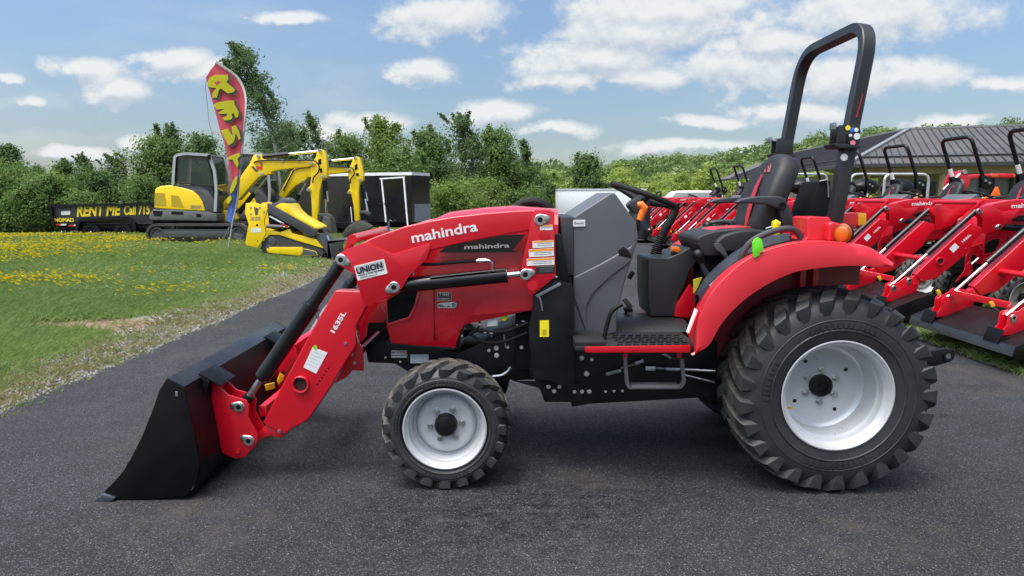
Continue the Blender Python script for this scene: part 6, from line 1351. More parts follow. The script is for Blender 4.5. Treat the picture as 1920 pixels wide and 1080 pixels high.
b = B(); bar(b, *ez((380, 895), (440, 892)), .06); bar(b, *ez((470, 890), (520, 888)), .06); bar(b, *ez((960, 935), (1000, 934)), .05); bar(b, *ez((1050, 934), (1140, 930)), .05); b.mi = 1; bar(b, *ez((440, 892), (470, 890)), .06); bar(b, *ez((1000, 935), (1050, 934)), .05); b.mi = 2; bar(b, *ez((935, 910), (1050, 908)), .10); b.out('reflector_strip', [WHT, mat('signal_red', (.5, .02, .02), .4), YEL], et)
na, nb = Vector((A.x, A.y, 0)), Vector((Nn.x, Nn.y, 0)); nd = (nb - na); nn2 = Vector((nd.y, -nd.x, 0)).normalized(); nn2 = nn2 if nn2.y < 0 else -nn2
b = B(); p0, p1 = na + nd * .12 + nn2 * .012, na + nd * .98 + nn2 * .012; b.beam((p0.x, p0.y, zb + .33), (p1.x, p1.y, zb + .33), .02, .62); b.out('stone_guard', mat('tread_plate_grey', (.33, .36, .40), .4, metal=.5), et)
b = B(); b.box((far_.x + .4, Y0 + .7, .42), (A.x - .2, Y0 + 1.7, .6)); b.beam((Nn.x - .2, Nn.y - .2, .55), (Nn.x + 1.2, Nn.y, .5), .1, .1); b.out('trailer_frame', BLKM, et)
for k in (0, 1):
    x = A.x - 2.2 - .85 * k; wp = sub(et, 'wheel'); y = float(far_.y + (x - far_.x) / (A.x - far_.x) * (A.y - far_.y)) + .1
    b = B(); b.lathe([(y + .2, .2), (y + .2, .32), (y + .02, .33), (y, .28), (y, .17)], x, .25 + .33, 24); b.mi = 1; b.lathe([(y + .01, .18), (y + .04, .14), (y + .03, 0)], x, .58, 20); b.out('tyre', [RUBM, RIMM], wp)
b = B(); c = onside(*ez((1085, 850))[0]); b.tube([c + Vector((0, -.15, -.4)), c + Vector((0, -.15, .1))], .035, 8); b.tube([c + Vector((.03, -.15, .1)), c + Vector((.03, -.15, .16)), c + Vector((.12, -.15, .1))], .015, 6); b.box(tuple(c + Vector((-.12, -.22, -.2))), tuple(c + Vector((-.02, -.1, -.06))), .01); b.out('jack_stand', STEEL, et)
# ------------------------------------------------------------------ far things on the right
def box_trailer(name, label, cat, p0, p1, Y, z0, depth, m):
    global ORG
    a, d = W(*p0, Y), W(*p1, Y); ORG = Vector(((a.x + d.x) / 2, Y, 0)); t = thing(name, label, cat, ORG)
    b = B(); b.box((a.x, Y, z0), (d.x, Y + depth, a.z), .02); b.out('body', m, t)
    b = B(); b.box((a.x - .02, Y - .02, a.z - .04), (d.x + .02, Y + depth + .02, a.z + .06), .01); b.box((a.x - .01, Y - .012, z0 - .06), (d.x + .01, Y + depth, z0 + .05), .01); b.out('edge_trim', ALU, t)
    b = B(); w_ = d.x - a.x
    for f_ in (.48, .64): b.box((a.x + w_ * f_ - .015, Y - .012, z0 + .08), (a.x + w_ * f_ + .015, Y, a.z - .05))
    b.out('door_frame', ALU, t)
    for f_ in (.45, .58):
        wp = sub(t, 'wheel'); x = a.x + w_ * f_; b = B(); b.lathe([(Y + .25, .2), (Y + .25, .34), (Y + .05, .34), (Y + .03, .2)], x, .36, 20); b.out('tyre', RUBM, wp)
    b = B(); b.box((a.x + .2, Y + .4, z0 - .2), (d.x - .2, Y + depth - .4, z0 - .06)); b.out('trailer_frame', BLKM, t)
    return t
box_trailer('box_trailer', 'long white box trailer standing beyond the grey dash cowl', 'trailer', (1047, 356), (1212, 350), 38, .55, 2.4, WBOX)
box_trailer('box_trailer', 'small pale box trailer at the foot of the tall birch', 'trailer', (950, 369), (1008, 367), 46, .5, 2.2, mat('dull_white_panel', (.50, .54, .52), .5))
def car(label, px, py, Y, m, kind='car'):
    global ORG
    c = W(px, py, Y); ORG = Vector((c.x, Y, 0)); t = thing('parked_' + kind, label, kind, ORG, 'vehicles parked far down the lane'); x, L = c.x, 2.2; tp = 1.95 if kind == 'van' else 1.5
    pr = [(-L, .45), (-L, .95), (-L * .82, 1.05), (-L * .45, tp - .08), (-L * .2, tp), (L * .8, tp), (L * .97, 1.1), (L, .9), (L, .45)]
    b = B(); b.prism([(x + u, z) for u, z in pr], Y - .9, Y + .9, .12, 3); b.out('body', m, t)
    b = B(); b.prism([(x + u, z) for u, z in ((-L * .72, 1.08), (-L * .42, tp - .16), (L * .75, tp - .14), (L * .86, 1.1))], Y - .905, Y + .905, .02); b.out('window', GLS, t)
    for u in (-.62, .62):
        for ya in (Y - .92, Y + .72): wp = sub(t, 'wheel'); b = B(); b.lathe([(ya + .2, .1), (ya + .2, .31), (ya + .02, .33), (ya, .2), (ya + .02, 0)], x + u * L, .33, 20); b.out('tyre', RUBM, wp)
car('white van parked far off beyond the steering wheel, larger of the pale vehicles', 1285, 372, 52, WBOX, 'van')
car('silver car parked far off just left of the white van', 1258, 372, 56, mat('silver_car_paint', (.42, .44, .48), .3, metal=.4))
car('dark red car parked far off right of the white van', 1318, 374, 58, mat('dark_red_car_paint', (.22, .01, .015), .3, coat=.4))
car('pale grey car parked far off at the right, near the black hoops', 1345, 374, 60, mat('pale_grey_car_paint', (.36, .38, .40), .3, metal=.3))
# orange machine by the lane
Yo = 34; ORG = Vector((W(1218, 400, Yo).x, Yo, 0)); om = thing('utility_mower', 'small orange and black machine standing far down the lane behind the steering wheel', 'mower', ORG); x = ORG.x
b = B(); b.box((x - .8, Yo, .35), (x + .75, Yo + 1.1, .8), .06); b.prism([(x - .8, .8), (x - .2, .8), (x - .3, 1.15), (x - .75, 1.15)], Yo + .1, Yo + 1, .05); b.out('body', mat('machine_orange', (.55, .20, .02), .45), om)
b = B(); b.box((x - .45, Yo - .02, .45), (x + .1, Yo, .72), .01); b.box((x + .1, Yo + .3, .8), (x + .6, Yo + .8, 1.15), .06); b.tube([(x + .5, Yo + .1, .8), (x + .55, Yo + .1, 1.75), (x + .55, Yo + 1, 1.75), (x + .5, Yo + 1, .8)], .04, 8); b.out('seat', BLKM, om)
for u, r in ((-.55, .26), (.5, .36)):
    wp = sub(om, 'wheel')
    for ya in (Yo - .05, Yo + .95): b = B(); b.lathe([(ya + .2, .08), (ya + .2, r), (ya, r), (ya - .01, .1), (ya + .02, 0)], x + u, r, 20); b.out('tyre', RUBM, wp)
# cab tractor beside the building
Yt = 19.5; ct_ = reg(1630, 230, 6.352); ORG = Vector((W(1885, 360, Yt).x, Yt, 0)); ct = thing('cab_tractor', 'red cabbed tractor with amber roof lights parked near the porch, far right', 'tractor', ORG)
a, d = W(*ct_((1450, 605))[0], Yt), W(*ct_((1742, 660))[0], Yt)
b = B(); b.box((a.x, Yt, d.z), (d.x, Yt + 1.5, a.z), .05, 3); b.out('cab_roof', RED, ct)
for q in (ct_((1455, 618), (1520, 615), (1520, 650), (1458, 652)), ct_((1706, 615), (1742, 616), (1742, 648), (1708, 648))):
    b = B(); b.prism(XZ(q, Yt), Yt - .04, Yt, .01); b.out('roof_lamp', AMB, ct)
z0 = .95
b = B(); b.box((a.x + .12, Yt + .08, z0), (d.x - .04, Yt + 1.4, d.z), .02); b.out('cab_glass', GLS, ct)
b = B()
for xx in (a.x + .1, d.x - .06):
    for yy in (Yt + .06, Yt + 1.4): b.beam((xx, yy, z0 - .1), (xx, yy, d.z), .08, .08, up=(0, 1, 0))
b.out('cab_post', BLKM, ct)
b = B(); b.box((a.x - .1, Yt - .1, .5), (d.x + 1.4, Yt + 1.6, z0), .08); b.box((d.x, Yt + .35, .6), (d.x + 1.8, Yt + 1.2, 1.5), .1); b.out('body', RED, ct)
b = B(); b.box((a.x + .3, Yt + .5, 1.0), (a.x + .8, Yt + 1, 1.7), .1); b.out('operator_seat', BLKM, ct)
for u, r in ((a.x + .35, .62), (d.x + 1.3, .42)):
    for ya in (Yt - .35, Yt + 1.45): wp = sub(ct, 'wheel'); b = B(); b.lathe([(ya + .4, .2), (ya + .4, r), (ya, r), (ya - .02, r * .6), (ya + .04, 0)], u, r, 28); b.out('tyre', RUBM, wp)
tri = XZ(ct_((1500, 765), (1530, 765), (1560, 868), (1440, 872)), Yt - .4); b = B(); b.prism(tri, Yt - .42, Yt - .40, .004); b.out('warning_triangle', mat('fluorescent_orange', (.80, .12, .01), .4), ct)
v = W(*ct_((1460, 940))[0], Yt - .45); b = B(); b.box((v.x - .14, Yt - .5, v.z - .12), (v.x + .1, Yt - .36, v.z + .05), .01); b.out('tool_box', mat('pale_green_box', (.55, .60, .56), .5), ct)
# raised loader behind the row
Yl = 14.5; ORG = Vector((W(1800, 400, Yl).x + .9, Yl, 0)); rl = thing('loader_tractor', 'red tractor parked behind the row with its loader arm raised against the porch', 'tractor', ORG)
b = B(); b.prism(XZ(ct_((1075, 575), (1110, 568), (1155, 575), (1205, 690), (1180, 760), (1150, 800), (1155, 900), (1165, 1000), (1000, 1000), (1010, 860), (940, 800), (1010, 730)), Yl), Yl, Yl + .12, .01); b.out('loader_arm', RED, rl); b = B(); b.prism(XZ(ct_((1075, 575), (1155, 575), (1205, 690), (1150, 800), (1165, 1000), (1000, 1000), (1010, 860), (1010, 730)), Yl), Yl + .30, Yl + .36, .01); b.out('loader_arm', RED, rl)
b = B(); cylp(b, ct_((1095, 595))[0], ct_((880, 800))[0], Yl - .05, .035, .028, .05); b.out('bucket_cylinder', [CYL, CHR], rl)
for q in ct_((1135, 585), (1098, 704)):
    v = XZ([q], Yl)[0]; b = B(); b.lathe([(Yl, .05), (Yl - .02, .045), (Yl - .02, .02), (Yl - .01, 0)], v[0], v[1], 14); b.out('pivot_pin', ZINC, rl)
x = ORG.x; b = B(); b.box((x - 1.0, Yl + .2, .5), (x + .8, Yl + .9, 1.15), .1); b.out('body', RED, rl)
for u, r in ((-.8, .35), (.7, .5)):
    for ya in (Yl - .1, Yl + 1.0): wp = sub(rl, 'wheel'); b = B(); b.lathe([(ya + .25, .15), (ya + .25, r), (ya, r), (ya, .2), (ya + .03, 0)], x + u, r, 24); b.out('tyre', RUBM, wp)
# grey-hooped machines between the row and the porch
for i, (px, lab) in enumerate(((1708, 'black utility machine with pale grey hoop in front of the porch door'), (1640, 'black utility machine with pale grey hoop left of the porch door'), (1520, 'black utility machine with pale grey hoop seen behind the seat back'))):
    Ym = 17 + 1.5 * i; c = W(px, 400, Ym); ORG = Vector((c.x, Ym, 0)); t = thing('utility_machine', lab, 'utility machine', ORG, 'utility machines before the porch'); x = c.x; zt = W(px, 326, Ym).z
    b = B(); b.tube(fillet([(x - .55, Ym + .3, .9), (x - .55, Ym + .3, zt), (x + .55, Ym + .3, zt), (x + .55, Ym + .3, .9)], .18), .035, 8); b.out('rollover_hoop', mat('pale_grey_hoop', (.42, .43, .44), .4, metal=.3), t)
    b = B(); b.box((x - .8, Ym, .4), (x + .8, Ym + 1.1, .9), .1); b.ball((x - .1, Ym + .5, zt - .35), .35, 1.2, .9, .7); b.box((x - .4, Ym + .3, .9), (x + .3, Ym + .8, 1.4), .08); b.out('body', BLK, t)
    for u in (-.6, .6): wp = sub(t, 'wheel'); b = B(); b.lathe([(Ym + .2, .1), (Ym + .2, .33), (Ym - .05, .33), (Ym - .05, 0)], x + u, .33, 20); b.out('tyre', RUBM, wp)
# pale marker posts at the end of the yard
for i, px in enumerate((1292, 1306, 1328, 1348, 1372)):
    Yp = 62; c = W(px, 372, Yp); ORG = Vector((c.x, Yp, 0)); b = B(); b.cyl((c.x, Yp, 0), (c.x, Yp, 2.0), .06, 8); o = b.out('marker_post', mat('pale_timber', (.36, .25, .15), .7)); tag(o, 'pale post standing far off in front of the shrubs at the end of the yard', 'post', 'pale posts at the end of the yard')
# ------------------------------------------------------------------ trees, shrubs, grass, flowers
def leaf_mat(name, c0, c1, c2, trans=.35):
    m = bpy.data.materials.new(name); m.use_nodes = True; nt = m.node_tree; nt.nodes.clear(); L = nt.links.new
    out = _n(nt, 'ShaderNodeOutputMaterial', {}); at = _n(nt, 'ShaderNodeAttribute', {'attribute_name': 'tint'}); r = _n(nt, 'ShaderNodeValToRGB', {})
    e = r.color_ramp.elements; e[0].color = (*c0, 1); e[1].color = (*c2, 1); k = e.new(.5); k.color = (*c1, 1); L(at.outputs['Fac'], r.inputs[0])
    d = _n(nt, 'ShaderNodeBsdfPrincipled', {}); d.inputs['Roughness'].default_value = .55; d.inputs['Specular IOR Level'].default_value = .3; L(r.outputs[0], d.inputs['Base Color'])
    t = _n(nt, 'ShaderNodeBsdfTranslucent', {}); L(r.outputs[0], t.inputs[0]); mx = _n(nt, 'ShaderNodeMixShader', {}); mx.inputs[0].default_value = trans; L(d.outputs[0], mx.inputs[1]); L(t.outputs[0], mx.inputs[2]); L(mx.outputs[0], out.inputs[0]); return m
LFD = leaf_mat('dark_green_leaves', (.062, .115, .034), (.10, .17, .048), (.16, .225, .07), .52)
LFM = leaf_mat('mid_green_leaves', (.078, .145, .036), (.125, .205, .050), (.19, .26, .075), .5)
LFL = leaf_mat('light_green_leaves', (.11, .18, .034), (.17, .25, .050), (.25, .31, .085), .5)
LFY = leaf_mat('yellow_green_leaves', (.19, .26, .05), (.27, .35, .07), (.36, .42, .12), .5)
LFB = leaf_mat('birch_leaves', (.066, .12, .044), (.11, .175, .062), (.18, .24, .11), .52)
BARK = mat('tree_bark', (.085, .070, .055), .9, var=.35, scale=8); BIRB = mat('pale_bark', (.30, .28, .25), .8, var=.4, scale=10)
def leaves(cen, size, tint, r, droop=None, nrm=None, spread=.55):
    """one diamond leaf (a folded quad) per centre, facing roughly along nrm where given"""
    n = len(cen); a = r.normal(size=(n, 3)); a /= np.linalg.norm(a, axis=1)[:, None] + 1e-9
    if nrm is not None:
        q = nrm / (np.linalg.norm(nrm, axis=1)[:, None] + 1e-9) + r.normal(size=(n, 3)) * spread; q /= np.linalg.norm(q, axis=1)[:, None]
        b = np.cross(q, a); b /= np.linalg.norm(b, axis=1)[:, None] + 1e-9; a = np.cross(b, q)
    else:
        if droop is not None: a = a * .6 + droop; a /= np.linalg.norm(a, axis=1)[:, None]
        b = np.cross(a, r.normal(size=(n, 3))); b /= np.linalg.norm(b, axis=1)[:, None] + 1e-9
    s = (size * r.uniform(.6, 1.35, n))[:, None]
    v = np.stack([cen - a * s, cen + b * s * .52, cen + a * s, cen - b * s * .52], 1).reshape(-1, 3)
    f = np.arange(n * 4).reshape(-1, 4); return v, f, np.repeat(np.clip(tint, 0, 1), 4)
def leaf_obj(name, v, f, t, m, parent=None):
    me = np_mesh(name, v, f); at = me.attributes.new('tint', 'FLOAT', 'POINT'); at.data.foreach_set('value', t.astype(np.float32)); me.materials.append(m); return link(name, me, parent)
def make_tree(seed, h, wd_, nleaf, lsize, kind, lean=0.0):
    """returns (branch mesh, leaf arrays); base at the origin. kind: bush, birch, dense, pine"""
    r = np.random.default_rng(seed); bm = B(); bend = lambda t: Vector((-lean * h * t ** 1.7, 0, 0))
    tr = [bend(t) + Vector((.06 * h * .2 * math.sin(3 * t + seed), .05 * h * .2 * math.cos(2.3 * t + seed), h * t)) for t in np.linspace(0, .97, 9)]
    r0 = .018 * h + .02; bm.tube(tr, [r0 * (1 - .9 * t) for t in np.linspace(0, 1, 9)], 7)
    tips = []; nb = {'bush': 26, 'birch': 34, 'dense': 44, 'pine': 46}[kind]; lo = {'bush': .05, 'birch': .22, 'dense': .10, 'pine': .06}[kind]
    for k in range(nb):
        t = lo + (.985 - lo) * (k + r.random()) / nb; i = min(int(t * 8), 7); base = tr[i] + (tr[i + 1] - tr[i]) * (t * 8 - i if t * 8 - i < 1 else 1)
        u = (t - lo) / (1 - lo); sh = {'bush': math.sin(math.pi * min(1, .25 + u * .72)) ** .7, 'birch': (1 - u) ** .55 * min(1, .55 + u * 1.6), 'dense': math.sin(math.pi * min(1, .22 + u * .76)) ** .6, 'pine': (1 - u) ** .8 + .05}[kind]
        ln = wd_ * .5 * sh * r.uniform(.6, 1.2); az = r.random() * 2 * math.pi
        el = {'bush': r.uniform(.2, 1.1), 'birch': r.uniform(.3, 1.0), 'dense': r.uniform(.1, .9), 'pine': r.uniform(-.15, .35)}[kind]
        d = Vector((math.cos(az) * math.cos(el), math.sin(az) * math.cos(el), math.sin(el))); wind = Vector((-lean * 2.2, 0, 0))
        p = [base]; 
        for s in range(4): p.append(p[-1] + (d + wind * (s / 4) + Vector((0, 0, -.10 * s if kind == 'birch' else .04 * s))).normalized() * ln / 4)
        if ln > .25: bm.tube(p, [r0 * .32 * (1 - u * .6), r0 * .26 * (1 - u * .6), r0 * .18 * (1 - u * .5), r0 * .1, r0 * .05], 5)
        for s in range(1, 5):
            for q in range(3 if kind != 'pine' else 4):
                e = p[s] + Vector(r.normal(size=3) * ln * .17) + (p[s] - p[s - 1]) * r.uniform(-.6, .5)
                tips.append((e, s / 4, u))
    shoots = []
    for _ in range({'bush': 10, 'birch': 16, 'dense': 20, 'pine': 8}[kind]):     # leading shoots that break the outline
        e, q, u = tips[r.integers(len(tips) // 3, len(tips))]; L_ = h * r.uniform(.06, .15) * (1.3 - .5 * u); d = Vector((r.normal() * .35 - lean * 2.6, r.normal() * .35, 1)).normalized()
        bm.tube([e, e + d * L_], [r0 * .10, r0 * .03], 4)
        for s_ in np.linspace(.1, 1, 8): shoots.append((e + d * L_ * s_, 1, u))
    nt0 = len(tips); tips = tips + shoots + [(tr[-1] + Vector(r.normal(size=3) * wd_ * .03) - Vector((0, 0, abs(r.normal()) * .05 * h)), 1, 1) for _ in range(10)]
    w_ = np.array([.35 + .65 * q for _, q, _ in tips]); pick = r.choice(len(tips), nleaf, p=w_ / w_.sum())
    c0 = np.array([tuple(t[0]) for t in tips]); clt = r.normal(.45, .2, len(tips))
    sp = {'bush': .085, 'birch': .05, 'dense': .075, 'pine': .06}[kind] * wd_
    off = r.normal(size=(nleaf, 3)) * sp * np.array([1, 1, .75]); off[(pick >= nt0) & (pick < nt0 + len(shoots))] *= .28; cen = c0[pick] + off
    ax = np.array([tuple(bend(min(1, max(0, z / h)))) for z in c0[:, 2]]); rad_ = (c0 - ax)[pick]; rad_[:, 2] = wd_ * .12; nrm = off / sp * .6 + rad_ / wd_ * 1.6 + np.array([0, 0, .45])
    cen[:, 2] = np.abs(cen[:, 2])
    if lean: cen[:, 0] -= np.abs(r.normal(size=nleaf)) * sp * lean * 2.5
    tint = clt[pick] + r.normal(0, .16, nleaf)
    return bm, leaves(cen, lsize, tint, r, np.array([-lean * 2, 0, -.3]) if kind == 'birch' else None, None if kind == 'birch' else nrm)
TREEG = 'trees along the far edge of the meadow'
def plant(name, label, cat, px, top, Y, kind, wd_, nleaf, lsize, m, lean=0., seed=1, group=TREEG, bark=BARK, z0=None):
    global ORG
    g = float(hgt(np.array(W(px, 400, Y).x), np.array(Y))) if z0 is None else z0
    h = W(px, top, Y).z - g; x = W(px, 400, Y).x; ORG = Vector((0, 0, 0)); bm, lv = make_tree(seed, h, wd_, int(nleaf * (.95 if kind == 'birch' else 1.7)), lsize * .58, kind, lean)
    ORG = Vector((x + lean * h * .93, Y, g)); rt = bpy.data.objects.new(name, None); C.objects.link(rt); rt.location = ORG; tag(rt, label, cat, group)
    keep = ORG.copy(); ORG = Vector((0, 0, 0)); bm.out('trunk', bark, rt, 60, weld=False); ORG = keep
    leaf_obj('crown', *lv, m, rt); return rt
T = [('tree', 'broad dark tree rising at the far left edge of the photo', 22, 276, 36, 'pine', 3.6, 9000, .13, LFD, .0),
     ('tree', 'small dark pointed tree second from the left edge', 75, 314, 37, 'pine', 2.4, 5000, .11, LFD, .0),
     ('tree', 'rounded dark tree above the left end of the dump trailer', 128, 303, 34, 'pine', 2.6, 6000, .12, LFD, .05),
     ('birch', 'thin wind-bent birch above the trailer lettering, its top swept left', 166, 294, 33, 'birch', 2.2, 3800, .10, LFB, .14),
     ('birch', 'wind-swept birch with bare twigs halfway between trailer lettering and excavator cab', 222, 292, 32, 'birch', 2.2, 3600, .10, LFB, .20),
     ('tree', 'spiky bushy tree right behind the excavator engine cover', 300, 262, 33, 'dense', 3.0, 8500, .12, LFM, .06),
     ('birch', 'feathery birch rising just left of the flag above the cab', 325, 236, 34, 'birch', 2.8, 5200, .11, LFB, .12),
     ('tree', 'bushy tree seen between the cab roof and the flag', 382, 262, 36, 'dense', 3.2, 7500, .12, LFD, .05),
     ('birch', 'tallest birch, leaning left beside the flag top', 466, 80, 30, 'birch', 3.4, 12500, .10, LFB, .225),
     ('tree', 'dark broad tree right of the tallest birch above the excavator boom', 545, 245, 34, 'dense', 3.6, 9000, .12, LFD, .06),
     ('birch', 'slender sparse birch rising above the excavator arms', 592, 212, 33, 'birch', 2.1, 3600, .10, LFB, .16),
     ('tree', 'bushy tree behind the rear excavator arm', 655, 262, 36, 'dense', 3.2, 8000, .12, LFM, .05),
     ('poplar', 'pale green poplar with a pointed top above the enclosed trailer', 716, 228, 35, 'dense', 2.8, 9000, .12, LFL, .03),
     ('tree', 'dark rounded tree right of the pale poplar', 805, 254, 38, 'dense', 3.6, 9000, .13, LFD, .04),
     ('birch', 'wind-swept birch with a ragged crown right of the enclosed trailer', 868, 216, 35, 'birch', 3.4, 7000, .12, LFB, .15),
     ('tree', 'full bushy birch whose pale trunk shows above the tractor hood', 935, 248, 36, 'dense', 3.0, 10500, .12, LFM, .03),
     ('birch', 'narrow feathery birch at the right end of the tree line', 985, 262, 37, 'birch', 1.9, 4000, .11, LFB, .08),
     ('tree', 'lone dark bush-shaped tree above the white box trailer', 1100, 296, 48, 'dense', 3.0, 7000, .15, LFD, .02),
     ('shrub', 'light green bush right of the enclosed trailer above the hood', 850, 366, 30, 'bush', 3.0, 6000, .10, LFL, .0),
     ('shrub', 'light green bush left of the small pale trailer', 905, 352, 33, 'bush', 2.6, 5200, .11, LFL, .0),
     ('shrub', 'mid green bush behind the far right end of the tree line', 1012, 330, 42, 'bush', 2.6, 5000, .12, LFM, .0),
     ('shrub', 'bright green bush above the nose of the dump trailer', 110, 345, 31, 'bush', 2.4, 5500, .10, LFL, .0),
     ('shrub', 'tall green bush at the far left behind the meadow flowers', 20, 330, 31, 'bush', 3.2, 7000, .11, LFM, .0),
     ('shrub', 'green bush left of the dump trailer behind the meadow', 70, 345, 30, 'bush', 2.6, 6000, .10, LFM, .0),
     ('shrub', 'dark green bush behind the middle of the trailer lettering', 190, 335, 31, 'bush', 2.8, 6000, .10, LFD, .0),
     ('shrub', 'mid green bush behind the excavator cab', 400, 320, 31, 'bush', 3.0, 6000, .10, LFM, .0),
     ('shrub', 'mid green bush between the two excavator booms', 590, 330, 31, 'bush', 3.0, 6000, .10, LFM, .0),
     ('shrub', 'mid green bush behind the enclosed trailer roof', 745, 300, 33, 'bush', 3.4, 7000, .11, LFM, .0)]
for i, (nm, lab, px, top, Y, kind, wd_, nl, ls, m, lean) in enumerate(T):
    plant(nm, lab, nm, px, top, Y, kind, wd_, nl, ls, m, lean, seed=11 + i, bark=BIRB if nm == 'birch' or 'pale trunk' in lab else BARK)
# white-flowering bushes behind the dump trailer
o = plant('flowering_shrub', 'white-flowering shrub behind the dump trailer beside the excavator', 'shrub', 268, 340, 30, 'bush', 2.4, 5000, .09, LFM, seed=91)
def blossoms(parent, n, wd_, h, seed):
    r = np.random.default_rng(seed); c = np.stack([r.normal(0, wd_ * .23, n), -np.abs(r.normal(0, wd_ * .2, n)), h * (.35 + .5 * r.random(n))], 1); k = r.integers(0, 26, n); off = r.normal(size=(26, 3)) * wd_ * .25; c = c * .55 + off[k] * np.array([1, .5, .6]) + np.array([0, -.15, .1])
    leaf_obj('blossom', *leaves(c, .05, r.random(n), r), leaf_mat('cream_blossom_%d' % seed, (.42, .42, .34), (.58, .57, .48), (.70, .69, .60), .2), parent)
blossoms(o, 1500, 2.4, 1.7, 5)
o = plant('flowering_shrub', 'low white-flowering shrub just above the trailer lettering', 'shrub', 165, 372, 29.5, 'bush', 2.2, 3500, .09, LFM, seed=93); blossoms(o, 500, 2.2, 1.0, 6)

# thicket that closes the tree line
def thicket(name, label, cat, x0, x1, y0, y1, hmax, n, size, m, seed, ncl=None, zf=None):
    global ORG
    r = np.random.default_rng(seed); ncl = ncl or int((x1 - x0) * 6); cx = r.uniform(x0, x1, ncl); cy = r.uniform(y0, y1, ncl); ch = hmax * r.uniform(.35, 1.0, ncl) * (.75 + .25 * np.sin(cx * .9 + seed)); cr = r.uniform(.4, .95, ncl) * hmax * .33; ct = r.normal(.42, .22, ncl)
    k = r.integers(0, ncl, n); u = r.random(n) ** .6; a = r.normal(size=(n, 3)); a /= np.linalg.norm(a, axis=1)[:, None]
    zz = ch[k] * r.random(n) ** .7; c = np.stack([cx[k] + a[:, 0] * cr[k] * u, cy[k] + a[:, 1] * cr[k] * u, zz + a[:, 2] * cr[k] * .3 * u], 1); c[:, 2] = np.abs(c[:, 2]) + (hgt(c[:, 0], c[:, 1]) if zf is None else zf(c[:, 0], c[:, 1]))
    ORG = Vector((0, 0, 0)); o = leaf_obj(name, *leaves(c, size, ct[k] + r.normal(0, .15, n), r, None, a * u[:, None] + np.array([0, -.1, .35])), m); return tag(o, label, cat, kind='stuff')
thicket('thicket', 'dense green thicket closing the tree line behind the trailers', 'thicket', -52, 1.5, 33.5, 40, 2.9, 230000, .075, LFM, 21)
thicket('undergrowth', 'dark low undergrowth at the foot of the tree line', 'undergrowth', -34, 0, 30.5, 33.5, 1.5, 70000, .07, LFD, 22)
thicket('shrub_belt', 'light green shrubs along the foot of the hill', 'shrubs', 3, 46, 62, 84, 5.0, 140000, .19, LFY, 23, 330, zf=lambda x, y: 0 * x)
thicket('far_shrub_belt', 'mid green bushes rising behind the light green shrubs', 'shrubs', -10, 75, 90, 125, 5.4, 110000, .28, LFL, 24, 330, zf=lambda x, y: hill_h(x, y))
def hill_wood():
    global ORG
    r = np.random.default_rng(31); nc = 1500; x = r.uniform(-150, 330, nc); y = r.uniform(125, 300, nc); R_ = r.uniform(2.6, 5.0, nc); h = R_ * r.uniform(1.3, 2.0, nc); z = hill_h(x, y); ct = r.normal(.45, .24, nc)
    vis = np.abs(x / y - .35) < .75; n = 230000; k = r.choice(np.nonzero(vis)[0], n); a = r.normal(size=(n, 3)); a /= np.linalg.norm(a, axis=1)[:, None]; a[:, 2] = np.abs(a[:, 2]) * 1.0 - .25; u = .72 + .3 * r.random(n)
    lump = 1 + .16 * np.sin(a[:, 0] * 5 + k) * np.sin(a[:, 1] * 5 + k * 1.3) + .1 * np.sin(a[:, 2] * 9 + k)
    c = np.stack([x[k] + a[:, 0] * R_[k] * u * lump, y[k] + a[:, 1] * R_[k] * u * lump, z[k] + h[k] * .55 + a[:, 2] * h[k] * .55 * u * lump], 1)
    ORG = Vector((0, 0, 0)); o = leaf_obj('hillside_wood', *leaves(c, .55, ct[k] + r.normal(0, .12, n), r, None, a, .45), leaf_mat('hill_leaves', (.08, .135, .044), (.135, .20, .06), (.21, .27, .09), .4)); tag(o, 'far green wood covering the low hill', 'wood', kind='stuff')
hill_wood()

# ---- grass, weeds and flowers
def blades(n, samp, h, wd_, m, name, label, seed, per=5, dry=0.):
    r = np.random.default_rng(seed); p = samp(r, n); k = len(p); hh = h(p, r)
    P_ = np.repeat(p, per, 0) + r.normal(0, .022, (k * per, 2)); H = np.repeat(hh, per) * r.uniform(.5, 1.25, k * per); az = r.random(k * per) * 2 * math.pi; ln = r.uniform(.5, 1.6, k * per) * H; W2 = wd_ * (.6 + np.repeat(p[:, 1], per) * .085)
    z = hgt(P_[:, 0], P_[:, 1]) - .01; bx = np.stack([np.cos(az + 1.57), np.sin(az + 1.57)], 1) * W2[:, None] / 2; d = np.stack([np.cos(az), np.sin(az)], 1) * ln[:, None]
    v = np.stack([np.c_[P_ - bx, z], np.c_[P_ + bx, z], np.c_[P_ + bx * .6 + d * .45, z + H * .65], np.c_[P_ + d, z + H]], 1).reshape(-1, 3)
    f = np.arange(len(v)).reshape(-1, 4); t = np.repeat(np.repeat(np.clip(r.normal(.45, .2, k) + .25 * wob(p[:, 0] * .6, p[:, 1] * .5), 0, 1), per) + r.normal(0, .1, k * per), 4)
    global ORG; ORG = Vector((0, 0, 0)); o = leaf_obj(name, v, f, t, m); return tag(o, label, 'grass', kind='stuff')
def cone(r, n, y0, y1, pw=1.0):        # points spread over the strip left of the lane, as far as the photo reaches
    y = y0 + (y1 - y0) * r.random(n) ** pw; x = XL + .12 - (np.minimum(.82 * y + 1.0, 30) + XL) * r.random(n); return np.stack([x, y], 1)
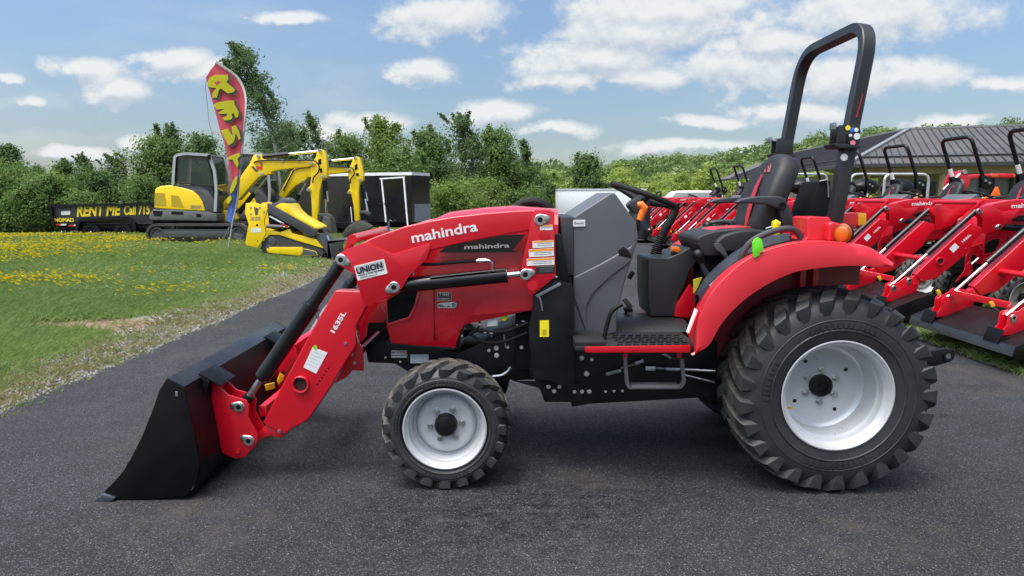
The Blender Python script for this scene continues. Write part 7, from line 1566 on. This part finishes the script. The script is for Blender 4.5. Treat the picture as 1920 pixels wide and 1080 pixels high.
def dens(p, r, base=1.):
    d = XL - p[:, 0]; cov = sst(.30, 1.35, d + wob(p[:, 0] * .9, p[:, 1] * .8) * .5); dd = np.exp(-(((p[:, 0] + 5.0) / 1.0) ** 2 + ((p[:, 1] - 7.95 - (p[:, 0] + 5) * .10) / .45) ** 2)) + .7 * np.exp(-(((p[:, 0] + 6.6) / .8) ** 2 + ((p[:, 1] - 8.9) / .35) ** 2))
    keep = r.random(len(p)) < np.clip(.03 + .97 * cov - 1.3 * dd, .02, 1); return p[keep & (d > -.1)]
GRS = leaf_mat('grass_blades', (.14, .22, .055), (.20, .29, .078), (.30, .36, .13), .5)
GRD = leaf_mat('dry_grass_blades', (.17, .17, .06), (.26, .24, .10), (.38, .33, .18), .4)
gh = lambda p, r: .05 + .05 * sst(.4, 2.5, XL - p[:, 0]) * (1 + wob(p[:, 0] * .5, p[:, 1] * .4)) + .02 * r.random(len(p))
blades(46000, lambda r, n: dens(cone(r, n, 4.6, 12.5, .9), r), gh, .0045, GRS, 'meadow_grass', 'short green meadow grass left of the lane', 41)
blades(52000, lambda r, n: dens(cone(r, n, 12, 31, 1.0), r), lambda p, r: gh(p, r) * 1.25, .005, GRS, 'meadow_grass', 'far meadow grass in front of the trailers', 42)
def verge(r, n): y = 4.6 + 16 * r.random(n) ** 1.3; return np.stack([XL - .02 - np.abs(r.normal(0, .42, n)), y], 1)
blades(4200, verge, lambda p, r: .03 + .05 * r.random(len(p)), .004, GRD, 'dry_grass', 'yellowed dry grass along the gravel verge', 43, per=4)
def rstrip(r, n): y = 4.8 + 24 * r.random(n) ** 1.2; x = xr(y) + .05 + 3.6 * r.random(n) ** 1.2; return np.stack([x, y], 1)
blades(34000, rstrip, lambda p, r: .04 + .05 * r.random(len(p)), .0042, GRS, 'strip_grass', 'grass strip under the row of red tractors', 44)
def discs(n, pts, rad_, name, label, m, seed, hz):
    r = np.random.default_rng(seed); p = pts(r, n); k = len(p); z = hgt(p[:, 0], p[:, 1]) + hz(r, k); rr = rad_ * (.7 + .6 * r.random(k)) * (.8 + p[:, 1] * .028); a = np.arange(6) * math.pi / 3
    tl = r.normal(0, .22, (k, 2)); dx, dy = np.cos(a)[None] * rr[:, None], np.sin(a)[None] * rr[:, None]; dzz = dx * tl[:, :1] + dy * tl[:, 1:] - .5 * dy
    v = np.stack([p[:, :1] + dx, p[:, 1:] + dy, z[:, None] + dzz], -1).reshape(-1, 3); f = np.arange(k * 6).reshape(-1, 6)
    global ORG; ORG = Vector((0, 0, 0)); o = leaf_obj(name, v, f, np.repeat(np.clip(r.normal(.5, .25, k), 0, 1), 6), m); return tag(o, label, 'flowers', kind='stuff')
def patch(r, n, spots, clump=.32):
    w_ = np.array([s[4] for s in spots], float); k = r.choice(len(spots), n, p=w_ / w_.sum()); s = np.array(spots)[k]; nc = max(8, n // 6); cc = r.normal(size=(nc, 2)); q = r.integers(0, nc, n)
    p = np.stack([s[:, 0] + s[:, 2] * cc[q, 0] * .6, s[:, 1] + s[:, 3] * cc[q, 1] * .6], 1) + r.normal(0, clump, (n, 2)); return p[(XL - p[:, 0] > .25)]
YFL = leaf_mat('yellow_petals', (.52, .36, .004), (.62, .47, .006), (.66, .56, .03), .35); WFL = leaf_mat('white_clover_heads', (.36, .40, .28), (.50, .52, .42), (.62, .62, .55), .2)
ysp = [(-12.2, 16.5, 2.2, 2.0, 6), (-15.5, 21.5, 3.2, 2.0, 6), (-11.2, 19.5, 1.6, 1.3, 2.2), (-9.9, 16.0, .9, .9, 1.2), (-10.2, 14.6, 1.2, .6, 1.2), (-8.3, 11.3, .75, .45, 1.5), (-7.0, 10.9, .5, .25, .35), (-5.3, 10.1, .22, .14, .28), (-4.4, 13.2, .4, .5, .22), (-6.1, 6.9, .4, .3, .14), (-5.5, 6.1, .3, .2, .08), (-7.6, 18.5, 1.0, .6, .25), (-6, 12.5, 1.5, .8, .2)]
discs(4300, lambda r, n: patch(r, n, ysp), .019, 'yellow_flowers', 'drifts of yellow wildflowers in the meadow', YFL, 51, lambda r, k: .12 + .08 * r.random(k))
wsp = [(-8, 13.5, 3.5, 3.0, 4), (-7, 16, 2.5, 3, 3), (-5.6, 13, 1.4, 2, 2), (-6.8, 10, 1.5, .8, 1), (-6.0, 6.2, .5, .5, .5), (-11, 14, 3, 1.5, 2), (-5.0, 18, 1.2, 2, 1)]
discs(4300, lambda r, n: patch(r, n, wsp, .3), .013, 'white_clover', 'scattered white clover heads in the meadow grass', WFL, 52, lambda r, k: .06 + .05 * r.random(k))
def gravel():
    global ORG
    r = np.random.default_rng(61); n = 19000; y = 4.5 + 15 * r.random(n) ** 1.5; x = XL + .05 - np.abs(r.normal(0, .30, n)) + wob(y * .7, y) * .05; s = r.uniform(.008, .022, n); z = hgt(x, y) + s * .3
    o8 = np.array([[1, 0, 0], [0, 1, 0], [-1, 0, 0], [0, -1, 0], [0, 0, 1], [0, 0, -1]], float); v = (o8[None] * (s[:, None, None] * r.uniform(.6, 1.3, (n, 6, 1))) * np.array([1.2, 1, .7]) + np.stack([x, y, z], -1)[:, None]).reshape(-1, 3)
    t = np.array([[0, 1, 4], [1, 2, 4], [2, 3, 4], [3, 0, 4], [1, 0, 5], [2, 1, 5], [3, 2, 5], [0, 3, 5]]); f = (t[None] + (np.arange(n) * 6)[:, None, None]).reshape(-1, 3)
    ORG = Vector((0, 0, 0)); me = np_mesh('verge_gravel', v, f); at = me.attributes.new('tint', 'FLOAT', 'POINT'); at.data.foreach_set('value', np.repeat(r.random(n), 6).astype(np.float32))
    me.materials.append(leaf_mat('gravel_stone', (.09, .087, .084), (.15, .142, .132), (.24, .228, .21), 0)); tag(link('verge_gravel', me), 'grey gravel along the edge of the asphalt lane', 'gravel', kind='stuff')
gravel()
